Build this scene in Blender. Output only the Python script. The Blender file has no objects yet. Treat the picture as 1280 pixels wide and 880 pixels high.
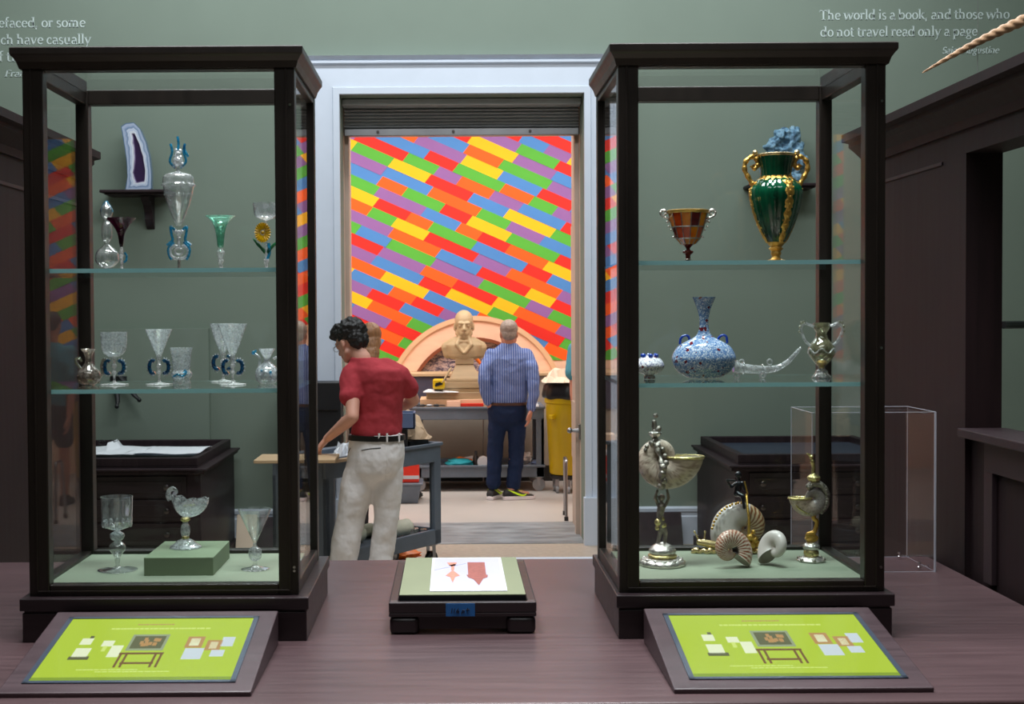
import bpy, bmesh, math, random
from mathutils import Vector, Matrix, noise
R = math.radians
PI = math.pi
sc = bpy.context.scene
C = sc.collection
F = 1700.0
CAMZ = 1.70

# ---------------------------------------------------------------- camera
cam_d = bpy.data.cameras.new('camera'); cam = bpy.data.objects.new('camera', cam_d); C.objects.link(cam)
cam_d.sensor_width = 36; cam_d.lens = F / 1280 * 36
cam_d.clip_start = .05; cam_d.clip_end = 100
yaw = 0.0; PX = 565.0; cam_d.shift_x = 75 / 1280; pit = math.atan(47 / F); roll = R(.35)
fwd = Vector((math.sin(yaw) * math.cos(pit), math.cos(yaw) * math.cos(pit), -math.sin(pit)))
q = fwd.to_track_quat('-Z', 'Y').to_matrix()
CM = q @ Matrix.Rotation(-roll, 3, 'Z')
cam.matrix_world = Matrix.Translation((0, 0, CAMZ)) @ CM.to_4x4()
cam_d.dof.use_dof = True; cam_d.dof.focus_distance = 5.5; cam_d.dof.aperture_fstop = 9
sc.camera = cam


def P(px, py, Y):
    """point seen at a pixel of the photograph, at distance Y down the room"""
    d = CM @ Vector(((px - PX) / F, -(py - 440) / F, -1))
    return Vector((0, 0, CAMZ)) + d * (Y / d.y)


def PZ(px, py, z):
    d = CM @ Vector(((px - PX) / F, -(py - 440) / F, -1))
    return Vector((0, 0, CAMZ)) + d * ((z - CAMZ) / d.z)


def lin(c):
    if isinstance(c, str):
        c = c.lstrip('#'); c = [int(c[i:i + 2], 16) / 255 for i in (0, 2, 4)]
        c = [x / 12.92 if x <= .04045 else ((x + .055) / 1.055) ** 2.4 for x in c]
    return (c[0], c[1], c[2], 1)


# ---------------------------------------------------------------- materials
MATS = {}


class N:
    """small node-tree helper"""
    def __init__(s, name):
        s.m = bpy.data.materials.new(name); s.m.use_nodes = True
        s.t = s.m.node_tree; s.t.nodes.clear()
        s.out = s.n('ShaderNodeOutputMaterial')

    def n(s, typ, ins=None, **kw):
        nd = s.t.nodes.new(typ)
        for k, v in kw.items(): setattr(nd, k, v)
        for k, v in (ins or {}).items():
            if isinstance(v, bpy.types.NodeSocket): s.t.links.new(v, nd.inputs[k])
            else: nd.inputs[k].default_value = v
        return nd

    def ramp(s, fac, stops, mode='LINEAR'):
        r = s.n('ShaderNodeValToRGB', {0: fac}); r.color_ramp.interpolation = mode
        e = r.color_ramp.elements
        while len(e) < len(stops): e.new(.5)
        for i, (p, c) in enumerate(stops): e[i].position = p; e[i].color = lin(c)
        return r.outputs[0]

    def coord(s, scale=(1, 1, 1), kind='Object', rot=(0, 0, 0)):
        tc = s.n('ShaderNodeTexCoord'); mp = s.n('ShaderNodeMapping', {0: tc.outputs[kind], 'Scale': scale, 'Rotation': rot})
        return mp.outputs[0]

    def noise(s, vec, scale=5, detail=3, rough=.5):
        return s.n('ShaderNodeTexNoise', {'Vector': vec, 'Scale': scale, 'Detail': detail, 'Roughness': rough}).outputs[0]

    def bump(s, h, strength=.3, dist=.01):
        return s.n('ShaderNodeBump', {'Height': h, 'Strength': strength, 'Distance': dist}).outputs[0]

    def surf(s, sh):
        s.t.links.new(sh, s.out.inputs[0]); MATS[s.m.name] = s.m; return s.m


def plain(name, col, rough=.5, metal=0, var=.12, vscale=(6, 6, 6), bump=0, bscale=60, spec=.5, detail=3, coat=0):
    k = N(name); co = k.coord(vscale)
    nz = k.noise(co, 1, detail)
    c = lin(col)
    a = [x * (1 - var) for x in c[:3]]; b = [min(1, x * (1 + var)) for x in c[:3]]
    colr = k.ramp(nz, [(.3, a), (.7, b)])
    ins = {'Base Color': colr, 'Roughness': rough, 'Metallic': metal, 'Specular IOR Level': spec, 'Coat Weight': coat}
    if bump: ins['Normal'] = k.bump(k.noise(k.coord(), bscale, 3), bump, .005)
    return k.surf(k.n('ShaderNodeBsdfPrincipled', ins).outputs[0])


def wood(name, c0, c1, rough=.4, grain=(2, 40, 40), bump=.15, spec=.5):
    k = N(name); co = k.coord(grain)
    n1 = k.noise(co, 1, 5, .6); n2 = k.noise(k.coord((.8, .8, .8)), 1.5, 2)
    mx = k.n('ShaderNodeMath', {0: n1, 1: n2}, operation='ADD'); mh = k.n('ShaderNodeMath', {0: mx.outputs[0], 1: .5}, operation='MULTIPLY')
    colr = k.ramp(mh.outputs[0], [(.35, c0), (.65, c1)])
    rg = k.n('ShaderNodeMapRange', {0: n1, 3: rough * .85, 4: rough * 1.2})
    return k.surf(k.n('ShaderNodeBsdfPrincipled', {'Base Color': colr, 'Roughness': rg.outputs[0], 'Specular IOR Level': spec, 'Normal': k.bump(n1, bump, .002)}).outputs[0])


def glass(name, tint=(1, 1, 1), edge=None, ior=1.5, rough=0.0, frost=0.0, frost_scale=120, frost_col='#e8ecee', rim=0.0, refl=(1, 1, 1), power=5.0):
    """thin-walled glass: clear straight through, mirrors by Fresnel, denser towards its edges"""
    k = N(name)
    geo = k.n('ShaderNodeNewGeometry')
    f0 = ((ior - 1) / (ior + 1)) ** 2
    dt = k.n('ShaderNodeVectorMath', {0: geo.outputs['Normal'], 1: geo.outputs['Incoming']}, operation='DOT_PRODUCT')
    ac = k.n('ShaderNodeMath', {0: dt.outputs['Value']}, operation='ABSOLUTE')
    om = k.n('ShaderNodeMath', {0: 1.0, 1: ac.outputs[0]}, operation='SUBTRACT', use_clamp=True)
    pw = k.n('ShaderNodeMath', {0: om.outputs[0], 1: power}, operation='POWER')
    fr = k.n('ShaderNodeMath', {0: pw.outputs[0], 1: 1 - f0, 2: f0}, operation='MULTIPLY_ADD')
    if edge is not None:
        # |N.I| based density
        dot = k.n('ShaderNodeVectorMath', {0: geo.outputs['Normal'], 1: geo.outputs['Incoming']}, operation='DOT_PRODUCT')
        ab = ac
        tcol = k.ramp(ab.outputs[0], [(0, edge), (.45, tint)])
    else: tcol = lin(tint)
    tr = k.n('ShaderNodeBsdfTransparent', {0: tcol})
    gl = k.n('ShaderNodeBsdfGlossy', {'Color': lin(refl), 'Roughness': rough})
    fac = fr.outputs[0]
    if rim:
        fac = k.n('ShaderNodeMath', {0: fac, 1: rim}, operation='MULTIPLY_ADD'); fac.inputs[2].default_value = .02
        fac.use_clamp = True; fac = fac.outputs[0]
    mx = k.n('ShaderNodeMixShader', {0: fac, 1: tr.outputs[0], 2: gl.outputs[0]})
    sh = mx.outputs[0]
    if frost:
        nz = k.noise(k.coord(), frost_scale, 4, .65)
        rf = k.n('ShaderNodeMapRange', {0: nz, 1: .42, 2: .62, 3: frost * .15, 4: frost})
        df = k.n('ShaderNodeBsdfDiffuse', {0: lin(frost_col)}); tl = k.n('ShaderNodeBsdfTranslucent', {0: lin(frost_col)})
        ad = k.n('ShaderNodeMixShader', {0: .5, 1: df.outputs[0], 2: tl.outputs[0]})
        sh = k.n('ShaderNodeMixShader', {0: rf.outputs[0], 1: sh, 2: ad.outputs[0]}).outputs[0]
    return k.surf(sh)


def emit(name, col, s=1.0, gloss=True):
    k = N(name)
    return k.surf(k.n('ShaderNodeBsdfPrincipled', {'Base Color': (.02, .02, .02, 1), 'Roughness': .12, 'Emission Color': lin(col), 'Emission Strength': s}).outputs[0])


# ---------------------------------------------------------------- meshes
class MB:
    def __init__(s): s.v = []; s.f = []; s.mi = []; s.m = 0; s.att = []; s.cur = None

    def add(s, vs, fs, att=None):
        o = len(s.v); s.v += [Vector(v) for v in vs]
        s.f += [tuple(i + o for i in f) for f in fs]; s.mi += [s.m] * len(fs)
        s.att += (att if att else [(1, 1, 1, 1)] * len(vs)); return s

    def box(s, x0, x1, y0, y1, z0, z1):
        v = [(x, y, z) for x in (x0, x1) for y in (y0, y1) for z in (z0, z1)]
        return s.add(v, [(0, 1, 3, 2), (4, 6, 7, 5), (0, 4, 5, 1), (2, 3, 7, 6), (0, 2, 6, 4), (1, 5, 7, 3)])

    def obox(s, c, size, M=None):
        M = M or Matrix.Identity(3); c = Vector(c); h = [x / 2 for x in size]
        v = [c + M @ Vector((x, y, z)) for x in (-h[0], h[0]) for y in (-h[1], h[1]) for z in (-h[2], h[2])]
        return s.add(v, [(0, 1, 3, 2), (4, 6, 7, 5), (0, 4, 5, 1), (2, 3, 7, 6), (0, 2, 6, 4), (1, 5, 7, 3)])

    def hexa(s, bot, top):
        """four bottom points and four top points, same winding"""
        return s.add(list(bot) + list(top), [(3, 2, 1, 0), (4, 5, 6, 7), (0, 1, 5, 4), (1, 2, 6, 5), (2, 3, 7, 6), (3, 0, 4, 7)])

    def prism(s, poly, a, b):
        """poly: list of points (Vector), extruded by vector (b-a)"""
        n = len(poly); d = Vector(b) - Vector(a)
        v = [Vector(p) for p in poly] + [Vector(p) + d for p in poly]
        return s.add(v, [tuple(range(n))[::-1], tuple(range(n, 2 * n))] + [(i, (i + 1) % n, n + (i + 1) % n, n + i) for i in range(n)])

    def tube(s, pts, r, seg=10, cap=True, closed=False, flat=1.0):
        pts = [Vector(p) for p in pts]; n = len(pts)
        rs = r if isinstance(r, (list, tuple)) else [r] * n
        up = None; vs = []
        for i, p in enumerate(pts):
            if closed: t = pts[(i + 1) % n] - pts[i - 1]
            else: t = pts[min(i + 1, n - 1)] - pts[max(i - 1, 0)]
            t = t.normalized() if t.length > 1e-9 else Vector((0, 0, 1))
            if up is None:
                up = t.orthogonal().normalized()
                if abs(t.y) < .9: up = (Vector((0, 1, 0)) - t * t.y).normalized()
            up = (up - t * up.dot(t)); up = up.normalized() if up.length > 1e-6 else t.orthogonal().normalized()
            w = t.cross(up)
            for k in range(seg):
                a = 2 * PI * k / seg
                vs.append(p + (up * math.cos(a) * flat + w * math.sin(a)) * rs[i])
        fs = []
        for i in range(n if closed else n - 1):
            j = (i + 1) % n
            for k in range(seg):
                l = (k + 1) % seg
                fs.append((i * seg + k, i * seg + l, j * seg + l, j * seg + k))
        if cap and not closed:
            fs.append(tuple(range(seg))[::-1]); fs.append(tuple((n - 1) * seg + k for k in range(seg)))
        return s.add(vs, fs)

    def lathe(s, c, prof, seg=32, sx=1, sy=1, fl=None):
        """prof: (r, z) from bottom to top; fl(a, i) scales the radius"""
        c = Vector(c); vs = []; fs = []; rows = []
        for i, (r, z) in enumerate(prof):
            if r < 1e-6: rows.append([len(vs)]); vs.append(c + Vector((0, 0, z)))
            else:
                rows.append(list(range(len(vs), len(vs) + seg)))
                for k in range(seg):
                    a = 2 * PI * k / seg; m = fl(a, i) if fl else 1
                    vs.append(c + Vector((r * m * math.cos(a) * sx, r * m * math.sin(a) * sy, z)))
        for a, b in zip(rows, rows[1:]):
            for k in range(seg):
                l = (k + 1) % seg
                if len(a) == 1 and len(b) == 1: continue
                if len(a) == 1: fs.append((a[0], b[l], b[k]))
                elif len(b) == 1: fs.append((a[k], a[l], b[0]))
                else: fs.append((a[k], a[l], b[l], b[k]))
        if len(rows[0]) > 1: fs.append(tuple(rows[0])[::-1])
        if len(rows[-1]) > 1: fs.append(tuple(rows[-1]))
        return s.add(vs, fs)

    def sph(s, c, r, seg=16, rings=10, M=None, jit=0, seed=0, freq=3):
        if not isinstance(r, (tuple, list)): r = (r, r, r)
        M = M or Matrix.Identity(3); c = Vector(c); vs = []; fs = []
        for i in range(rings + 1):
            th = PI * i / rings
            for k in range(seg if 0 < i < rings else 1):
                a = 2 * PI * k / seg
                d = Vector((math.sin(th) * math.cos(a), math.sin(th) * math.sin(a), -math.cos(th)))
                m = 1 + (jit * noise.noise(d * freq + Vector((seed, 0, seed * .7))) if jit else 0)
                vs.append(c + M @ Vector((d.x * r[0] * m, d.y * r[1] * m, d.z * r[2] * m)))
        def ix(i, k): return 0 if i == 0 else (len(vs) - 1 if i == rings else 1 + (i - 1) * seg + k % seg)
        for i in range(rings):
            for k in range(seg):
                if i == 0: fs.append((0, ix(1, k + 1), ix(1, k)))
                elif i == rings - 1: fs.append((ix(i, k), ix(i, k + 1), len(vs) - 1))
                else: fs.append((ix(i, k), ix(i, k + 1), ix(i + 1, k + 1), ix(i + 1, k)))
        return s.add(vs, fs)

    def loft(s, rings, seg=24):
        """rings: (center, rx, ry, yaw, tilt) horizontal ellipses"""
        vs = []; fs = []
        for (c, rx, ry, yw) in rings:
            for k in range(seg):
                a = 2 * PI * k / seg
                ca, sa = math.cos(a), math.sin(a)
                x = math.copysign(abs(ca) ** .85, ca) * rx; y = math.copysign(abs(sa) ** .85, sa) * ry
                vs.append(Vector(c) + Vector((x * math.cos(yw) - y * math.sin(yw), x * math.sin(yw) + y * math.cos(yw), 0)))
        for i in range(len(rings) - 1):
            for k in range(seg):
                l = (k + 1) % seg
                fs.append((i * seg + k, i * seg + l, (i + 1) * seg + l, (i + 1) * seg + k))
        fs.append(tuple(range(seg))[::-1]); fs.append(tuple((len(rings) - 1) * seg + k for k in range(seg)))
        return s.add(vs, fs)

    def caps(s, pts, rs, sub=6, seg=14):
        """tapered limb with round joints, closed volume (for remeshing)"""
        for (a, b, ra, rb) in zip(pts, pts[1:], rs, rs[1:]):
            a, b = Vector(a), Vector(b)
            s.tube([a.lerp(b, t / 3) for t in range(4)], [ra + (rb - ra) * t / 3 for t in range(4)], seg)
        for p, r in zip(pts, rs): s.sph(p, r, seg, 8)
        return s

    def build(s, name, mat, parent=None, smooth=35, bevel=0, voxel=0, smoothit=0, sub=0, cols=False):
        me = bpy.data.meshes.new(name)
        o = Vector((0, 0, 0)); p = parent
        while p is not None: o += p.location; p = p.parent
        me.from_pydata([v - o for v in s.v], [], s.f)
        ms = mat if isinstance(mat, (list, tuple)) else [mat]
        for m in ms: me.materials.append(m if not isinstance(m, str) else MATS[m])
        me.polygons.foreach_set('material_index', [min(i, len(ms) - 1) for i in s.mi])
        if cols:
            at = me.color_attributes.new('col', 'FLOAT_COLOR', 'POINT')
            for i, c in enumerate(s.att): at.data[i].color = c
        me.update()
        ob = bpy.data.objects.new(name, me); C.objects.link(ob)
        if voxel:
            md = ob.modifiers.new('r', 'REMESH'); md.mode = 'VOXEL'; md.voxel_size = voxel
            if smoothit:
                md = ob.modifiers.new('s', 'SMOOTH'); md.factor = .5; md.iterations = smoothit
            dg = bpy.context.evaluated_depsgraph_get(); ev = ob.evaluated_get(dg)
            m2 = bpy.data.meshes.new_from_object(ev); ob.modifiers.clear(); ob.data = m2; m2.name = name
            if not m2.materials:
                for m in ms: m2.materials.append(MATS[m])
            bpy.data.meshes.remove(me); me = m2
        else:
            bm = bmesh.new(); bm.from_mesh(me); bmesh.ops.recalc_face_normals(bm, faces=bm.faces); bm.to_mesh(me); bm.free()
        if smooth:
            me.polygons.foreach_set('use_smooth', [True] * len(me.polygons))
            if smooth < 180: me.set_sharp_from_angle(angle=R(smooth))
        if bevel:
            md = ob.modifiers.new('bevel', 'BEVEL'); md.width = bevel; md.segments = 2; md.limit_method = 'ANGLE'
        if sub:
            md = ob.modifiers.new('sub', 'SUBSURF'); md.levels = sub; md.render_levels = sub
        if parent is not None: ob.parent = parent
        return ob


def thing(name, label, cat, loc=(0, 0, 0), group=None):
    o = bpy.data.objects.new(name, None); C.objects.link(o); o.location = loc
    o.empty_display_size = .05
    o['label'] = label; o['category'] = cat
    if group: o['group'] = group
    return o


def tag(o, label, cat, group=None):
    o['label'] = label; o['category'] = cat
    if group: o['group'] = group
    return o


def struct(o): o['kind'] = 'structure'; return o
# ---------------------------------------------------------------- material library
plain('green_paint', '#7c897c', .75, var=.04, vscale=(1.5, 1.5, 1.5), bump=.04, bscale=90)
plain('white_trim', '#cfd7e3', .45, var=.02)
plain('ceiling_paint', '#b9bdbd', .9, var=.02)
plain('stone_floor', '#b0a08f', .45, var=.12, vscale=(25, 25, 25), detail=6)
plain('room_floor', '#b3ada7', .38, var=.07, vscale=(1.2, 1.2, 1.2), detail=5)
plain('threshold_metal', '#85898c', .4, var=.38, vscale=(4, 9, 3), detail=6)
plain('room_wall', '#e8c7ae', .8, var=.02)
plain('room_wall_low', '#9d9488', .8, var=.04)
plain('jamb_paint', '#bda898', .55, var=.05)
plain('shutter_steel', '#c2c4c7', .4, metal=.15, var=.06)
wood('dark_panelling', '#20181b', '#382b2f', .5, (30, 30, 1.6), .1, spec=.25)
wood('panel_red', '#160e10', '#28191b', .6, (30, 30, 1.6), .1, spec=.2)
wood('table_wood', '#3c2d2f', '#594547', .36, (2.5, 45, 45), .12)
wood('case_wood', '#130f0c', '#241c17', .36, (20, 20, 3), .08)
wood('plinth_wood', '#150f10', '#2b2023', .36, (3, 30, 30), .08)
wood('wedge_wood', '#33262a', '#4c3b3f', .42, (3, 45, 45), .12)
plain('deck_fabric', '#858e7a', .9, var=.03, vscale=(4, 4, 4), bump=.1, bscale=600)
plain('riser_fabric', '#78866b', .9, var=.03, bump=.1, bscale=600)
plain('olive_board', '#7b8165', .8, var=.03)
glass('pane_glass', (.985, .99, .987), ior=1.24, power=10.0)
glass('shelf_glass', (.93, .975, .965))
k = N('shelf_edge')
k.surf(k.n('ShaderNodeBsdfPrincipled', {'Base Color': lin('#a9e8ef'), 'Roughness': .2, 'Transmission Weight': .1, 'Specular IOR Level': .8}).outputs[0])
glass('acrylic', (.985, .98, .985), ior=1.2, power=10.0)
k = N('acrylic_edge')
_a = k.n('ShaderNodeBsdfPrincipled', {'Base Color': lin('#c9ced8'), 'Roughness': .12})
_b = k.n('ShaderNodeBsdfTransparent', {0: (1, 1, 1, 1)})
k.surf(k.n('ShaderNodeMixShader', {0: .45, 1: _b.outputs[0], 2: _a.outputs[0]}).outputs[0])
glass('clear_glass', (.97, .98, .975), (.45, .5, .48), rim=3.0, rough=.05, frost=.14, frost_scale=40)
glass('clear_glass_bright', (.93, .95, .95), (.5, .52, .52), rim=2.6, rough=.06, frost=.3, frost_scale=60)
glass('etched_glass', (.93, .94, .94), (.55, .57, .57), rim=2.2, rough=.08, frost=.7, frost_scale=130)
glass('milky_glass', (.9, .9, .9), (.6, .6, .6), rim=2.2, rough=.1, frost=.8, frost_scale=90, frost_col='#ffffff')
glass('crystal', (.93, .94, .95), (.45, .47, .48), rim=3.0, rough=.04, frost=.65, frost_scale=70)
glass('blue_glass', (.2, .65, .85), (.04, .3, .5), rim=2.0, rough=.08, frost=.55, frost_col='#45b8de', frost_scale=80)
glass('deep_blue_glass', (.08, .2, .35), (.02, .08, .2), rim=2.0, rough=.1, frost=.6, frost_col='#2f86b4', frost_scale=80)
glass('green_glass', (.6, .88, .78), (.08, .42, .28), rim=3.0, rough=.05, frost=.3, frost_col='#b5e0cf', frost_scale=100)
glass('purple_glass', (.2, .03, .12), (.05, .01, .04), rim=2.0, rough=.05, frost=.75, frost_scale=20, frost_col='#4c1236')
glass('ewer_glass', (.75, .68, .62), (.2, .17, .15), rim=3.2, rough=.08, frost=.35, frost_col='#c9bfb6', frost_scale=90)
glass('gilt_glass', (.85, .85, .78), (.35, .34, .25), rim=3.0, rough=.08, frost=.35, frost_col='#b9b593', frost_scale=60)
plain('yellow_glass', '#dba90e', .2, var=.3, vscale=(60, 60, 60), coat=.5)
plain('leaf_glass', '#2c7046', .15, var=.2, coat=.5)
plain('pink_glass', '#e0639a', .15, var=.3, vscale=(60, 60, 60), coat=.5)
plain('gold', '#dfb25a', .3, metal=.85, var=.2, vscale=(40, 40, 40), bump=.5, bscale=220)
plain('gold_smooth', '#e6cf98', .25, metal=.85, var=.1)
plain('silver', '#dcd8d0', .25, metal=.85, var=.25, vscale=(50, 50, 50), bump=.5, bscale=180)
plain('silver_dark', '#a49c93', .3, metal=.85, var=.45, vscale=(60, 60, 60), bump=.6, bscale=220)
plain('gilt_silver', '#e2d294', .25, metal=.85, var=.25, vscale=(50, 50, 50), bump=.5, bscale=180)
plain('black_bronze', '#14141a', .25, var=.2, coat=.4)
plain('pewter_knob', '#5b5654', .3, metal=1, var=.1)
plain('steel', '#9a9a9c', .3, metal=1, var=.1)
plain('chrome_dot', '#e2e2e2', .15, metal=1, var=0)
plain('black_plastic', '#111114', .4, var=.1)
plain('dark_bezel', '#3a434f', .3, var=.05)
plain('cart_plastic', '#606a76', .5, var=.12, vscale=(7, 7, 7))
plain('cart_dark', '#2e333a', .5, var=.12)
plain('wheel_rubber', '#15161a', .5, var=.1)
plain('wheel_grey', '#8f9296', .5, var=.1)
plain('paper', '#e6e9ee', .8, var=.03)
plain('kraft_paper', '#c9ab8b', .8, var=.12, vscale=(9, 9, 9), bump=.5, bscale=14)
plain('cream_foam', '#e8e4cd', .7, var=.06)
plain('yellow_plastic', '#cfae06', .4, var=.05)
plain('bin_white', '#c3c7cd', .5, var=.04)
plain('orange_plastic', '#f0751c', .4, var=.05)
plain('red_plastic', '#d8321f', .4, var=.05)
plain('teal_cloth', '#1ea0ae', .7, var=.1)
plain('tool_black', '#1b1b1d', .4, var=.2)
plain('blue_grey_tray', '#5f6f90', .5, var=.06)
wood('ply', '#b79873', '#d6bb95', .6, (3, 30, 30), .05)
wood('pine', '#d9b48d', '#e9cba8', .6, (3, 30, 30), .05)
plain('cream_board', '#ddc9b2', .8, var=.03)
plain('bust_wood', '#b5a07c', .6, var=.14, vscale=(5, 5, 22), bump=.2, bscale=40)
plain('bust_base', '#a38d6c', .6, var=.12, vscale=(3, 3, 25))
plain('wire', '#777b78', .4, var=0)
plain('text_paint', '#cfdcd8', .7, var=.02)
plain('blue_tape', '#1d5f9e', .6, var=.08, vscale=(30, 30, 30))
plain('ink', '#152338', .6, var=.0)
# people
plain('skin_light', '#d9a08a', .5, var=.07, vscale=(9, 9, 9))
plain('skin_tan', '#b87f69', .5, var=.07, vscale=(9, 9, 9))
plain('hair_black', '#15110f', .5, var=.4, vscale=(40, 40, 90), bump=.8, bscale=90)
plain('hair_brown', '#8f6340', .45, var=.3, vscale=(90, 90, 4), bump=.6, bscale=90)
plain('hair_grey', '#8d8178', .6, var=.2, vscale=(60, 60, 60), bump=.6, bscale=140)
def cloth(name, col, var=.1, stripes=None, fold=.6, rough=.85):
    k = N(name); c = lin(col)
    n1 = k.noise(k.coord((6, 6, 5)), 1.3, 3, .55); n2 = k.noise(k.coord((3, 3, 9)), 1.6, 2, .5)
    ad = k.n('ShaderNodeMath', {0: n1, 1: n2}, operation='ADD').outputs[0]
    base = k.ramp(k.noise(k.coord(), 9, 4), [(.3, [x * (1 - var) for x in c[:3]]), (.7, [min(1, x * (1 + var)) for x in c[:3]])])
    if stripes:
        sp, col2 = stripes
        sep = k.n('ShaderNodeSeparateXYZ', {0: k.coord()})
        m = k.n('ShaderNodeMath', {0: sep.outputs[0], 1: sp}, operation='MULTIPLY'); fr = k.n('ShaderNodeMath', {0: m.outputs[0]}, operation='FRACT')
        st = k.n('ShaderNodeMath', {0: fr.outputs[0], 1: .32}, operation='LESS_THAN')
        base = k.n('ShaderNodeMix', {0: st.outputs[0], 6: base, 7: lin(col2)}, data_type='RGBA').outputs[2]
    return k.surf(k.n('ShaderNodeBsdfPrincipled', {'Base Color': base, 'Roughness': rough, 'Specular IOR Level': .2, 'Normal': k.bump(n1, fold * .35, .05)}).outputs[0])
cloth('red_shirt', '#ad3c44', .06, fold=.8)
cloth('khaki', '#eceae9', .04, fold=1.0)
cloth('blue_shirt', '#4c639c', .08, stripes=(48, '#8d9dc4'), fold=.7)
cloth('denim', '#152441', .15, fold=.8)
cloth('teal_shirt', '#4c8d9e', .06)
cloth('dark_pants', '#3a3536', .08)
cloth('white_shirt', '#d9d3d0', .04)
plain('belt_black', '#151211', .4, var=.1)
plain('belt_brown', '#3c241b', .4, var=.1)
plain('shoe_black', '#15191c', .6, var=.2)
plain('shoe_white', '#d8d4d8', .5, var=.03)
plain('neon', '#c6f01e', .5, var=.03)
# agate, mineral, speckled glass
k = N('blue_mineral'); nz = k.noise(k.coord(), 22, 5, .7)
k.surf(k.n('ShaderNodeBsdfPrincipled', {'Base Color': k.ramp(nz, [(.35, '#4a6680'), (.5, '#7ba8c6'), (.68, '#b9d6e4')]), 'Roughness': .5, 'Normal': k.bump(nz, 1, .03)}).outputs[0])
def speckle(name, a, b, c, sc_=150):
    k = N(name); co = k.coord()
    vo = k.n('ShaderNodeTexVoronoi', {'Vector': co, 'Scale': sc_})
    sep = k.n('ShaderNodeSeparateColor', {0: vo.outputs['Color']})
    base = k.ramp(sep.outputs[0], [(0, a), (.42, b), (.8, c)], 'CONSTANT')
    vo2 = k.n('ShaderNodeTexVoronoi', {'Vector': co, 'Scale': sc_ * .38}); s2 = k.n('ShaderNodeSeparateColor', {0: vo2.outputs['Color']})
    red = k.n('ShaderNodeMath', {0: s2.outputs[1], 1: .95}, operation='GREATER_THAN')
    base = k.n('ShaderNodeMix', {0: red.outputs[0], 6: base, 7: lin('#6d1c28')}, data_type='RGBA').outputs[2]
    return k.surf(k.n('ShaderNodeBsdfPrincipled', {'Base Color': base, 'Roughness': .12, 'Coat Weight': .6}).outputs[0])
speckle('speckled_blue', '#5b80b4', '#90abcd', '#d8e0ea', 330)
speckle('speckled_white', '#dcdfe6', '#8d8fa6', '#f0eeec', 330)
plain('cobalt', '#1d3f9c', .12, var=.15, coat=.6)
k = N('green_enamel'); co = k.coord((12, 12, 3)); nz = k.noise(co, 2, 4)
k.surf(k.n('ShaderNodeBsdfPrincipled', {'Base Color': k.ramp(nz, [(.3, '#03281b'), (.7, '#0c5a3b')]), 'Roughness': .1, 'Coat Weight': .8}).outputs[0])
def amber(name, a, b):
    k = N(name); nz = k.noise(k.coord(), 60, 4)
    return k.surf(k.n('ShaderNodeBsdfPrincipled', {'Base Color': k.ramp(nz, [(.3, a), (.7, b)]), 'Roughness': .12, 'Coat Weight': .6, 'Subsurface Weight': .4, 'Subsurface Radius': (.02, .006, .002), 'Subsurface Scale': 1}).outputs[0])
amber('amber_dark', '#4a0f0c', '#7a1c10'); amber('amber_red', '#c43208', '#e85608'); amber('amber_orange', '#ff6a06', '#ffa020')
def vcol(name, rough=.3, coat=.3, bump=0):
    k = N(name); at = k.n('ShaderNodeAttribute', attribute_name='col')
    ins = {'Base Color': at.outputs[0], 'Roughness': rough, 'Coat Weight': coat}
    if bump: ins['Normal'] = k.bump(k.noise(k.coord(), 90, 3), bump, .003)
    return k.surf(k.n('ShaderNodeBsdfPrincipled', ins).outputs[0])
vcol('shell', .28, .4); vcol('agate', .15, .6); vcol('engraved_shell', .28, .5, .4)
plain('pearl', '#e3dcd6', .22, var=.08, vscale=(20, 20, 20), coat=.6)
plain('tusk', '#c9a27e', .45, var=.25, vscale=(8, 8, 8), bump=.3, bscale=60)
for nm, c in (('mural_red', '#e02417'), ('mural_orange', '#fb5f0a'), ('mural_yellow', '#ffbe05'), ('mural_green', '#52b038'), ('mural_blue', '#4686cc'), ('mural_purple', '#8d62a6')):
    plain(nm, c, .7, var=.02)
plain('lunette_stone', '#efc3a8', .6, var=.1, vscale=(3, 3, 12), detail=6)
plain('lunette_rim', '#dcb691', .6, var=.05)
plain('lunette_brown', '#7a3e22', .6, var=.1)
k = N('rubble'); nz = k.noise(k.coord((1.2, 1, 3)), 14, 6, .75)
k.surf(k.n('ShaderNodeBsdfPrincipled', {'Base Color': k.ramp(nz, [(.38, '#3c3848'), (.5, '#6a5f70'), (.56, '#c9b3ae'), (.7, '#8c6f6a')]), 'Roughness': .8}).outputs[0])
plain('dusk_paint', '#4a4759', .7, var=.15, vscale=(2, 2, 9))
emit('screen_lime', '#b6d42c', .85)
emit('screen_white', '#dfe9c4', 1.0); emit('screen_pale', '#c8de70', 1.0); emit('screen_tan', '#b08850', 1.0); emit('screen_grey', '#8c9a78', 1.0)
emit('screen_brown', '#6b4a1c', 1.0); emit('screen_dark', '#565a34', 1.0); emit('screen_blue', '#c4d2d8', 1.0); emit('screen_grass', '#7d9a18', 1.0)
plain('print_white', '#ccced6', .5, var=.01); plain('print_lilac', '#b4b5ca', .5, var=.02)
plain('print_coral', '#cb8672', .5, var=.15, vscale=(80, 80, 80)); plain('print_rust', '#94534b', .5, var=.2, vscale=(80, 80, 80))
plain('navy_lining', '#2a3242', .6, var=.1)
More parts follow.
